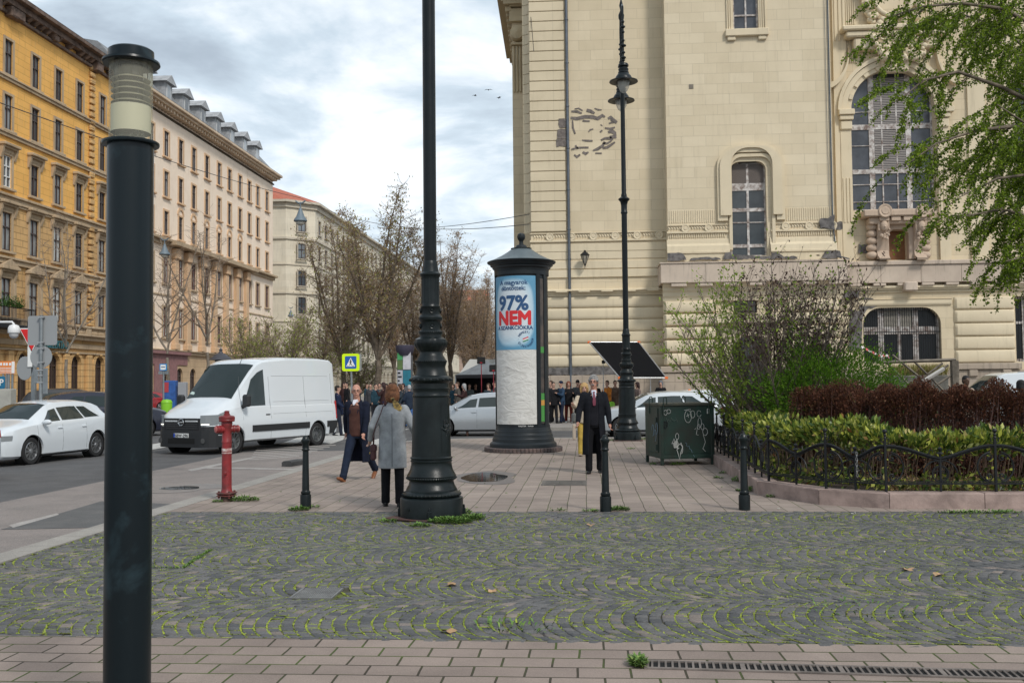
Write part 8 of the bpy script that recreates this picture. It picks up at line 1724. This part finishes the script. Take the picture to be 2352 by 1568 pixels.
# ==========================================================
SK=mat('skin',(.46,.27,.20),.55,var=.12,vscale=12);SKR=mat('skin_ruddy',(.46,.235,.17),.55,var=.15,vscale=14);SKD=mat('skin_dark',(.13,.075,.05),.55)
def cloth(name,c,v=.25):return mat(name,c,.9,var=v,vscale=7,bump=.35,bscale=30,spec=.2)
def capsule(mb,p0,p1,r0,r1,n=12,M=None,flat=None):
 p0,p1=Vector(p0),Vector(p1);d=(p1-p0);L=d.length
 if L<1e-5:return
 d.normalize();pts=[];rr=[]
 for t in(-.95,-.6,-.0):pts.append(p0+d*r0*t);rr.append(r0*math.sqrt(max(.04,1-t*t)))
 for t in(0.0,.6,.95):pts.append(p1+d*r1*t);rr.append(r1*math.sqrt(max(.04,1-t*t)))
 mb.tube(pts,rr,n,M=M)
def remesh(o,v,sm=4):
 m_=o.modifiers.new('r','REMESH');m_.mode='VOXEL';m_.voxel_size=v;m_.use_smooth_shade=True
 if sm:s=o.modifiers.new('s','SMOOTH');s.factor=.5;s.iterations=sm
 return o
def ringe(c,rx,ry,n=20,tilt=0.0,gap=0.0,th=0.0,yaw=0.0):
 0
 R_=RZ(yaw)
 if not gap:return[tuple(Vector(c)+R_@Vector((rx*math.cos(a),ry*math.sin(a),tilt*ry*math.sin(a))))for a in[2*math.pi*k/n for k in range(n)]]
 A=[math.pi/2+gap+(2*math.pi-2*gap)*k/(n-1)for k in range(n)];out=[(rx*math.cos(a),ry*math.sin(a))for a in A];inn=[((rx-th)*math.cos(a),(ry-th)*math.sin(a))for a in A[::-1]]
 return[tuple(Vector(c)+R_@Vector((x,y,0)))for x,y in out+inn]
def person(label,loc,face,h=1.75,detail=1,skin=SK,hair=None,hairc=(.05,.035,.025),top=('jacket',(.03,.03,.04)),legs=(.02,.02,.03),shoes=(.02,.018,.016),arms=((8,5,15),(8,-5,15)),legsw=((8,0),(-8,12)),lean=0.0,coat_len=.80,coatgap=0.0,under=None,shirt=None,slen=1.0,hat=None,hand_scale=1.0,lower=True,head_yaw=0.0,build_=1.0,name='person',cat='person',group=None,sit=False,head_tilt=0):
 0
 t=thing(name,label,cat,loc,face,group);k=h/1.75;b_=build_
 dv=lambda sw,out=0:Vector((math.sin(rad(out)),math.sin(rad(sw)),-math.cos(rad(sw))*math.cos(rad(out))))
 J={};hipz=.91;J['pel']=Vector((0,0,hipz));lz=[]
 for s,(sw,kb)in((-1,legsw[0]),(1,legsw[1])):
  hp=Vector((s*.09,0,hipz));kn=hp+dv(sw,s*1.5)*.43;an=kn+dv(sw-kb,s*.5)*.41;J['h',s],J['k',s],J['a',s]=hp,kn,an;fa=sw-kb;J['foot',s]=fa;lz.append(an.z-.08-(math.sin(rad(max(0,-fa)))*.05))
 dz=-min(lz);
 if sit:dz=0
 for q in list(J):
  if isinstance(J[q],Vector):J[q]=J[q]+Vector((0,0,dz))
 ln=math.sin(rad(lean));up=Vector((0,ln,math.cos(rad(lean))));ch=J['pel']+up*.42;nk=J['pel']+up*.57;hdp=nk+Vector((0,ln*.1+.015,.155));J['ch']=ch
 for s,(sw,out,eb)in((-1,arms[0]),(1,arms[1])):
  sh=J['pel']+up*.50+Vector((s*.175*b_,0,0));el=sh+Vector((s*math.sin(rad(abs(out)+4)),math.sin(rad(sw)),-math.cos(rad(sw)))).normalized()*.28;w2=el+Vector((s*math.sin(rad(out))*.6-(s*.25 if eb>60 else 0),math.sin(rad(sw+eb)),-math.cos(rad(sw+eb)))).normalized()*.255;J['s',s],J['e',s],J['w',s]=sh,el,w2
 S=Matrix.Scale(k,4);mb=MB();hl=.006
 Mh=T(*hdp)@RZ(rad(head_yaw))@RX(rad(-head_tilt));
 mb.ell((0,-.008,.035),(.076,.094,.098),18,14,Mh);mb.ell((0,.025,-.035),(.056,.062,.070),14,10,Mh);mb.ell((0,.050,-.082),(.030,.030,.024),10,8,Mh);mb.tube([(0,.088,.03),(0,.108,-.008),(0,.088,-.022)],[.009,.015,.010],8,M=Mh)
 mb.ell((0,.078,.042),(.052,.018,.010),12,6,Mh);mb.ell((0,.080,-.050),(.026,.014,.010),10,6,Mh)
 for s in(-1,1):mb.ell((s*.079,-.005,.005),(.011,.020,.032),8,8,Mh)
 capsule(mb,nk-up*.04,hdp+Vector((0,0,-.04)),.060*b_,.052,14)
 mb.loft([ringe(J['pel']+up*z,rx*b_,ry*b_)for z,rx,ry in((-.10,.10,.09),(-.04,.155,.11),(.06,.15,.105),(.16,.135,.10),(.30,.155,.115),(.42,.165,.11),(.50,.14,.085),(.545,.07,.06))])
 for s in(-1,1):
  capsule(mb,J['s',s],J['e',s],.050,.040);capsule(mb,J['e',s],J['w',s],.040,.028)
  capsule(mb,J['h',s],J['k',s],.082,.056);capsule(mb,J['k',s],J['a',s],.055,.038)
  d=(J['w',s]-J['e',s]).normalized();w_=J['w',s];sx_=Vector((-s*.25,1,0));sx_=(sx_-d*sx_.dot(d)).normalized();pn=d.cross(sx_)*s;hs=hand_scale
  capsule(mb,w_,w_+d*.055*hs,.026,.030,10);capsule(mb,w_+d*.03*hs-sx_*.015,w_+d*.075*hs-sx_*.018,.017,.015,8);capsule(mb,w_+d*.03*hs+sx_*.015,w_+d*.075*hs+sx_*.018,.017,.015,8)
  if detail:
   for q,lf in enumerate((.066,.078,.074,.058)):
    o_=sx_*(.030-.020*q);b0_=w_+d*.082*hs+o_;c1=b0_+(d*.8+pn*.35).normalized()*lf*.5;c2=c1+(d*.35+pn*.9).normalized()*lf*.5;mb.tube([b0_,c1,c2],[.0098,.0090,.0075],7)
   th0=w_+d*.03+sx_*.026;mb.tube([th0,th0+(d*.7+sx_*.8).normalized()*.035,th0+(d+sx_*.5+pn*.6).normalized()*.062],[.0125,.0105,.0085],7)
  else:capsule(mb,w_+d*.07,w_+d*.12+pn*.02,.024,.016,8)
 mb2=MB();mb2.add(mb.v,mb.f,S);o=mb2.build('body',skin,t,fix=False);remesh(o,.0075 if detail else .019,2)
 def C_(nm,fn,m_,vox=.014,sm=3):q=MB();fn(q);q2=MB();q2.add(q.v,q.f,S);oo=q2.build(nm,m_,t,fix=True);remesh(oo,vox if detail else max(.024,vox),sm);return oo
 def trousers(q):
  q.loft([ringe(J['pel']+up*z,rx*b_,ry*b_)for z,rx,ry in((-.10,.15,.11),(-.02,.172,.128),(.10,.158,.118))])
  for s in(-1,1):
   a,kk,an=J['h',s],J['k',s],J['a',s];capsule(q,a,kk,.098*b_,.072);capsule(q,kk,an+Vector((0,0,.0)),.073,.062);q.lathe([(.064,-.035),(.067,.05)],(an.x,an.y,an.z),12)
 if lower:C_('trousers',trousers,cloth('cloth_%02x%02x%02x'%tuple(int(min(.99,c)*255)for c in legs),legs))
 def shoe(q,s):
  an=J['a',s];f=rad(J['foot',s]*.9);M=T(an.x,an.y,an.z-.045)@RZ(-s*.12)@RX(f if J['foot',s]>0 else f*.9)
  q.ell((0,-.012,.005),(.040,.055,.048),12,8,M);q.ell((0,.07,-.012),(.044,.095,.032),14,8,M);q.ell((0,.14,-.016),(.040,.055,.026),12,7,M);q.cbox(-.040,.040,-.06,.16,-.040,-.022,.012,M)
 if lower:
  for s in(-1,1):C_('shoe',lambda q:shoe(q,s),mat('leather_%02x%02x'%(int(shoes[0]*255),int(shoes[2]*255)),shoes,.4,var=.2),.009,2)
 kind,tc=top;tm=cloth('cloth_%02x%02x%02x'%tuple(int(min(.99,c)*255)for c in tc),tc)
 if under:
  C_('sweater',lambda q:q.loft([ringe(J['pel']+up*z,rx*b_,ry*b_)for z,rx,ry in((-.06,.165,.130),(.06,.170,.135),(.2,.165,.13),(.34,.172,.132),(.44,.165,.120),(.50,.11,.085),(.53,.07,.065))]),cloth('knit_%02x'%int(under[0]*255),under))
 if shirt:
  C_('shirt',lambda q:(q.lathe([(.058,-.03),(.056,.03),(.050,.036)],tuple(nk-up*.01+Vector((0,.012,0))),16),q.loft([[tuple(nk+Vector((x,y,z)))for x,y,z in l]for l in([(-.045,.055,.02),(.045,.055,.02),(.05,.08,.0),(-.05,.08,.0)],[(-.03,.10,-.10*slen),(.03,.10,-.10*slen),(.03,.125,-.11*slen),(-.03,.125,-.11*slen)],[(-.008,.11,-.2*slen),(.008,.11,-.2*slen),(.008,.135,-.2*slen),(-.008,.135,-.2*slen)])])),mat('shirt_%02x'%int(shirt[0]*255),shirt,.8),.008,1)
 hem=J['pel'].z-(coat_len-.5)if kind in('coat','jacket')else J['pel'].z-.06;zr=hem-J['pel'].z
 def coat(q):
  g=coatgap;fl=1+max(0,-zr-.05)*.28;rows_=[(zr,.175*fl,.145*fl),(zr*.5-.02,.182*(fl*.5+.5),.150*(fl*.5+.5)),(0,.182,.150),(.12,.176,.142),(.24,.176,.142),(.36,.188,.146),(.44,.186,.134),(.50,.150,.110),(.545,.085,.080)]
  if g:q.loft([ringe(J['pel']+(up*z if z>0 else Vector((0,0,z))),rx*b_,ry*b_,26,gap=g*(.9 if z>.3 else 1.0 if z>-.1 else 1.25)*(.6 if z>.5 else 1),th=.028)for z,rx,ry in rows_])
  else:q.loft([ringe(J['pel']+(up*z if z>0 else Vector((0,0,z))),rx*b_,ry*b_)for z,rx,ry in rows_])
  for s in(-1,1):capsule(q,J['s',s]+Vector((-s*.02,0,-.01)),J['e',s],.074*b_,.060);e=J['e',s];w_=J['w',s];capsule(q,e,e.lerp(w_,.93),.061,.046)
 co=C_('coat' if kind=='coat' else 'jacket',coat,tm,.013)
 col_=MB();cz=nk+Vector((0,0,-.005))
 for s in(-1,1):
  P_=[cz+Vector((s*x,y,z))for x,y,z in((.0,-.068,.035),(.058,-.045,.035),(.074,.01,.015),(.062,.062,-.03),(.035+.03*bool(coatgap),.118,-.20))];Q_=[cz+Vector((s*x,y,z))for x,y,z in((.0,-.088,-.02),(.085,-.06,-.02),(.110,.01,-.035),(.105,.075,-.10),(.045+.03*bool(coatgap),.142,-.22))]
  col_.loft([[tuple(a),tuple(c),tuple(c+Vector((0,.0,-.012))),tuple(a+Vector((0,0,-.012)))]for a,c in zip(P_,Q_)])
 q2=MB();q2.add(col_.v,col_.f,S);q2.build('collar',tm,co)
 if detail:
  q=MB()
  for s in(-1,1):q.ell((s*.030,.079,.022),(.011,.008,.006),8,6,Mh)
  q2=MB();q2.add(q.v,q.f,S);q2.build('eye',mat('eye_dark',(.03,.02,.02),.3),t);q=MB();q.tube([(-.022,.089,-.052),(0,.095,-.050),(.022,.089,-.052)],.0035,6,M=Mh);q2=MB();q2.add(q.v,q.f,S);q2.build('mouth',mat('lips',(.25,.09,.08),.5),t)
  q=MB()
  for s in(-1,1):q.tube([(s*.046,.078,.040),(s*.03,.088,.045),(s*.014,.086,.040)],.0045,5,M=Mh)
  q2=MB();q2.add(q.v,q.f,S);q2.build('eyebrow',mat('brow_%02x'%int(hairc[0]*255),tuple(c*.9 for c in hairc),.9),t)
 hm=mat('hair_%02x%02x'%(int(hairc[0]*255),int(hairc[2]*255)),hairc,.7,var=.45,vscale=30,bump=.8,bscale=60)
 def hairf(q):
  if hair=='short':q.ell((0,-.016,.052),(.084,.098,.096),16,10,Mh);q.ell((0,-.045,.0),(.080,.070,.075),14,9,Mh)
  if hair=='wavy':q.ell((0,-.018,.058),(.090,.102,.098),16,10,Mh);q.ell((0,-.055,.0),(.090,.072,.085),14,9,Mh);[q.ell((s*.075,.01,.045),(.022,.045,.045),9,7,Mh)for s in(-1,1)]
  if hair=='bald':[q.ell((s*.074,-.04,.0),(.016,.045,.042),10,8,Mh)for s in(-1,1)];q.ell((0,-.085,-.01),(.062,.022,.045),12,8,Mh)
  if hair in('bob','long'):
   q.ell((0,-.02,.05),(.100,.110,.102),16,12,Mh);q.ell((0,-.05,-.045),(.112,.080,.105),16,10,Mh);[q.ell((s*.085,.0,-.02),(.026,.055,.085),10,9,Mh)for s in(-1,1)]
   if hair=='long':q.ell((0,-.075,-.15),(.095,.05,.15),14,10,Mh)
 if hair and not hat:C_('hair',hairf,hm,.010,2)
 if hat:
  nm,hc=hat
  def hatf(q):
   q.ell((0,-.01,.055),(.089,.105,.092),16,10,Mh)
   if nm=='cap':q.ell((0,.10,.045),(.065,.06,.010),12,6,Mh)
   if nm=='hood':q.ell((0,-.045,.0),(.105,.095,.13),14,10,Mh)
  C_(nm,hatf,cloth('hat_%02x%02x'%(int(hc[0]*255),int(hc[2]*255)),hc),.010,2)
 t['k']=0;del t['k'];return t,J,S,Mh,k
def addp(t,S,nm,fn,m_,par=None):q=MB();fn(q);q2=MB();q2.add(q.v,q.f,S);return q2.build(nm,m_,par or t)
def glasses(q,M):
 for s in(-1,1):q.tube([(s*.033+.023*math.cos(a),.098,.018+.017*math.sin(a))for a in np.linspace(0,6.283,15)],.0022,5,cap=False,M=M);q.tube([(s*.055,.098,.022),(s*.08,.06,.024),(s*.084,.0,.02)],.002,5,M=M)
 q.tube([(-.012,.10,.022),(.012,.10,.022)],.002,5,M=M)
def face_to(p,tgt=(0,0)):return math.atan2(-(tgt[0]-p[0]),tgt[1]-p[1])
p=G(822,1102);f_=face_to(p)-rad(26)
t,J,S,Mh,k=person('bald older man with glasses in an open navy coat and brown sweater, mid-stride',(p.x,p.y,0),f_,1.76,1,SKR,'bald',(.45,.43,.40),('coat',(.009,.012,.024)),(.013,.019,.036),(.22,.08,.03),arms=((14,2,14),(-22,12,8)),legsw=((-28,16),(27,3)),lean=3,coat_len=1.02,coatgap=rad(36),under=(.075,.035,.028),shirt=(.62,.62,.66),build_=1.08,head_yaw=24,slen=.42)
addp(t,S,'glasses',lambda q:glasses(q,Mh),mat('black_tie',(0,)*3))
p=G(902,1162);t,J,S,Mh,k=person('woman seen from behind in a light grey coat with silk scarf and brown shoulder bag',(p.x,p.y,0),rad(8),1.66,1,SK,'bob',(.17,.065,.025),('coat',(.30,.315,.33)),(.008,.008,.010),(.010,.010,.011),arms=((-14,17,52),(-16,20,58)),legsw=((4,4),(-6,2)),coat_len=.86,build_=1.10,head_tilt=14)
addp(t,S,'seam',lambda q:q.tube([tuple(J['pel']+Vector((.004,-.150*1.1-.012,z)))for z in(-.33,-.1,.1,.3,.44)],.004,4),mat('seam_dark',(.12,.12,.13),.9))
SCF=mat('gold_black_scarf',(.50,.34,.10),.5,col2=(.015,.012,.01),vscale=18)
def scarf(q):q.tube([tuple(Mh.translation+Vector((.075*math.cos(a),.01+.078*math.sin(a),-.095-.01*math.sin(a))))for a in np.linspace(0,6.283,18)],.022,8,cap=False);q.ell(tuple(Mh.translation+Vector((.01,-.115,-.07))),(.04,.03,.03));q.loft([[tuple(Mh.translation+Vector((x+dx,-.125+dy,z)))for dx,dy in((-w,0),(w,0),(w,.025),(-w,.025))]for x,z,w in((.02,-.08,.02),(.06,-.14,.045),(.09,-.20,.06),(.10,-.25,.03))])
addp(t,S,'scarf',scarf,SCF)
bag=thing('shoulder_bag','small dark brown leather shoulder bag hanging at the left side of the woman in grey','bag',(p.x,p.y,0),rad(8));LTH=mat('oxblood_leather',(.05,.016,.018),.35,var=.3)
addp(bag,S,'pouch',lambda q:(q.cbox(-.315,-.235,-.11,.05,.68,.90,.022),q.cbox(-.325,-.225,-.115,.055,.80,.91,.02)),LTH)
addp(bag,S,'strap',lambda q:q.tube([(-.275,-.09,.9),(-.27,-.17,1.05),(-.225,-.195,1.2),(-.16,-.185,1.36),(-.125,-.10,1.475),(-.125,-.02,1.49),(-.15,.08,1.45),(-.27,.12,1.15),(-.275,.04,.9)],.008,6),LTH);addp(bag,S,'clasp',lambda q:q.cbox(-.335,-.322,-.05,-.01,.77,.80,.003),mat('brass',(.5,.35,.1),.3,1))
p=G(1366,1086);f_=face_to(p)+rad(3)
t,J,S,Mh,k=person('grey-haired man with moustache and glasses in a long black coat and maroon tie',(p.x,p.y,0),f_,1.80,1,SKR,'wavy',(.24,.23,.22),('coat',(.010,.011,.015)),(.008,.008,.011),(.010,.010,.011),arms=((4,9,10),(6,12,26)),legsw=((-5,6),(5,2)),coat_len=1.08,coatgap=rad(24),under=(.012,.012,.016),shirt=(.52,.57,.66),build_=1.10,head_yaw=-12)
addp(t,S,'glasses',lambda q:glasses(q,Mh),mat('black_tie',(0,)*3));addp(t,S,'moustache',lambda q:q.tube([(-.032,.088,-.046),(-.015,.104,-.036),(0,.107,-.034),(.015,.104,-.036),(.032,.088,-.046)],[.004,.009,.008,.009,.004],8,M=Mh),mat('hair_3d38',(.24,.23,.22),.7))
nk_=J['pel']+Vector((0,0,.57));addp(t,S,'tie',lambda q:q.loft([[tuple(nk_+Vector((x,y+dy,z)))for x,dy in((-w,0),(w,0),(w,.014),(-w,.014))]for y,z,w in((.088,-.005,.020),(.098,-.035,.013),(.128,-.10,.022),(.150,-.20,.030),(.152,-.26,.022))]),mat('maroon_silk',(.14,.02,.04),.4))
p=G(1341,1046);f_=face_to(p);BEI=(.50,.42,.32)
t,J,S,Mh,k=person('blonde woman in beige jacket and yellow trousers half hidden behind the black coat',(p.x+.03,p.y,0),f_,1.67,1,SK,'bob',(.46,.29,.12),('jacket',BEI),(.46,.32,.07),(.36,.27,.18),arms=((5,8,50),(40,12,60)),legsw=((-10,8),(10,3)),coat_len=.62)
bag=thing('tote_bag','grey shoulder bag and beige cloth tote on the arm of the blonde woman','bag',(p.x+.03,p.y,0),f_);addp(bag,S,'grey_bag',lambda q:q.cbox(.20,.32,-.05,.25,.80,1.06,.05),mat('grey_leather',(.12,.125,.12),.5));addp(bag,S,'tote',lambda q:q.cbox(.22,.30,.05,.33,.40,.78,.02),mat('beige_canvas',(.45,.37,.29),.9));addp(bag,S,'strap',lambda q:q.tube([(.26,.0,1.05),(.22,.02,1.38),(.2,.1,1.3),(.26,.22,1.05)],.010,5),mat('grey_leather',(0,)*3))
K_=(.012,.012,.014);NV=(.015,.022,.05)
def bgp(x,d,fc,h,topc,legc,hair,hc,label,z=0.0,grp=None,lenc=.66,**kw):
 q=PD(x,900,d);t=person(label,(q.x,q.y,z),rad(fc),h,0,kw.pop('skin',SK),hair,hc,('jacket',topc),legc,kw.pop('shoes',(.02,.02,.02)),coat_len=lenc,group=grp,**kw);return t
A1=((4,6,20),(-4,6,15));POCK=((0,12,55),(0,12,55));CR_=((25,6,85),(25,6,85));UPA=((40,6,110),(10,6,30));DB_,BR_,RD_,BL_=(.02,.014,.01),(.06,.03,.015),(.16,.045,.02),(.20,.12,.05)
CW='people waiting under the cream wall';CC='crowd across the street'
bgp(775,36.2,-70,1.80,NV,(.02,.025,.04),'short',DB_,'young man in a navy bomber jacket standing in profile right of the van',-.13,None,arms=POCK,legsw=((-7,2),(9,2)))
bgp(1289,42.6,130,1.78,(.025,.05,.09),(.015,.02,.04),None,DB_,'man in blue denim jacket and navy beanie holding a paper by the advertising column',.0,CW,arms=CR_,hat=('beanie',(.01,.02,.05)))
bgp(1306,42.9,185,1.76,K_,(.13,.025,.018),'long',RD_,'red-haired woman in black top and rust red trousers with white shoes',.0,CW,arms=CR_,shoes=(.6,.6,.58))
bgp(1327,43.4,170,1.82,(.06,.065,.07),(.02,.02,.02),None,DB_,'man in a black cap and grey jacket holding a hand to his face',.0,CW,arms=UPA,hat=('cap',K_))
bgp(1335,42.2,175,1.66,(.02,.02,.024),(.02,.02,.02),'long',RD_,'red-haired girl in black between the capped man and the blonde woman',.0,CW)
bgp(1388-20,43.5,200,1.75,K_,K_,'long',DB_,'dark-haired person in black just behind the moustached man',.0,CW)
bgp(1395,42.6,140,1.78,(.50,.17,.03),(.025,.03,.03),'short',BR_,'man in a burnt orange jacket standing beside the flag stand',.0,CW,arms=CR_)
bgp(1413,43.3,190,1.78,(.16,.11,.08),(.03,.03,.03),'short',BR_,'person in a brown coat mostly hidden by the slim lamp post',.0,CW,.8,arms=UPA)
bgp(1464,42.8,120,1.70,(.17,.13,.12),(.03,.03,.03),'long',(.03,.012,.012),'long-haired woman in a checked brown coat right of the slim lamp post',.0,CW,1.0)
bgp(1518,43.0,165,1.76,K_,(.03,.03,.03),None,DB_,'person in a hooded grey and yellow jacket under the right end of the flag',.0,CW,hat=('hood',(.16,.17,.19)),under=(.5,.28,.03),arms=CR_)
bgp(1271,42.4,200,1.74,K_,K_,'short',DB_,'person in black at the right edge of the advertising column',.0,CW)
bgp(1266,43.6,140,1.80,(.05,.05,.05),K_,'short',BR_,'man half hidden behind the advertising column with the beanie man',.0,CW)
rb=random.Random(8);cols_=[K_,NV,(.03,.04,.05),(.05,.05,.055),(.02,.05,.07),(.09,.08,.07),(.04,.02,.02),(.10,.12,.12)]
crowd=[(797,50,'standing alone beside the crossing sign pole'),(812,46,'with lit face left of the bald man'),(822,52,'just behind the bald man'),(851,50,'in dark clothes right of the bald man'),(862,47,'in a dark vest and grey hood seen from the back'),(872,51,'talking behind the woman in grey'),(881,46,'with a turquoise bag strap'),(888,53,'tall, behind the bus group'),(897,49,'in a scarf above the woman in grey'),(907,47,'laughing, by the poster pillar'),(919,45,'young, in a black shirt left of the grey-haired man'),(926,49,'below the green poster'),(1042,49,'at the left edge of the tent'),(1051,46,'in profile in front of the tent'),(1066,45,'grey-haired, back turned, before the tent'),(1078,48,'in the tent shade'),(1092,49,'crouching near the film lamp'),(1104,50,'next to the red lamp stand'),(1122,45,'gesturing in front of the tent'),(1137,46,'beside the advertising column edge'),(842,58,'further back between the trees'),(868,57,'further back under the plane tree'),(790,56,'far, left of the sign pole')]
for i,(x,d,l)in enumerate(crowd):
 wmn=i%4==2;c_=cols_[i%len(cols_)];bgp(x,d,rb.uniform(90,270),rb.uniform(1.68,1.84),c_,rb.choice([K_,NV,(.05,.06,.10),(.03,.03,.035)]),'long' if wmn else 'short',rb.choice([DB_,BR_,(.03,.02,.015)])if i!=14 else(.3,.3,.3),'person '+l,0.0,CC,arms=rb.choice([A1,POCK,CR_,UPA]),legsw=((rb.uniform(-6,6),2),(rb.uniform(-6,6),2)))
bgp(940,43.5,30,1.80,(.02,.03,.05),(.05,.12,.30),'short',(.40,.40,.40),'grey-haired man in navy quilted jacket and bright jeans beside the black lamp post',-.13,None,arms=POCK)
bgp(2219,24.5,200,1.76,(.42,.33,.26),(.05,.05,.05),'short',(.012,.01,.01),'dark-haired person in a beige top behind the red hedge',0.0,None,skin=SKD)
bgp(2345,22.0,30,1.64,(.12,.15,.16),(.03,.03,.04),'long',(.015,.01,.008),'long dark-haired woman behind the hedge at the right edge',0.0,None)
q=PD(1098,915,35.4);t=person('driver in dark clothes seen through the open window of the silver car',(q.x,q.y+.0,-.28-.25),rad(95),1.72,0,SKR,'short',DB_,('jacket',K_),K_,coat_len=.5,arms=UPA,lower=False,legsw=((80,85),(80,85)),sit=True)
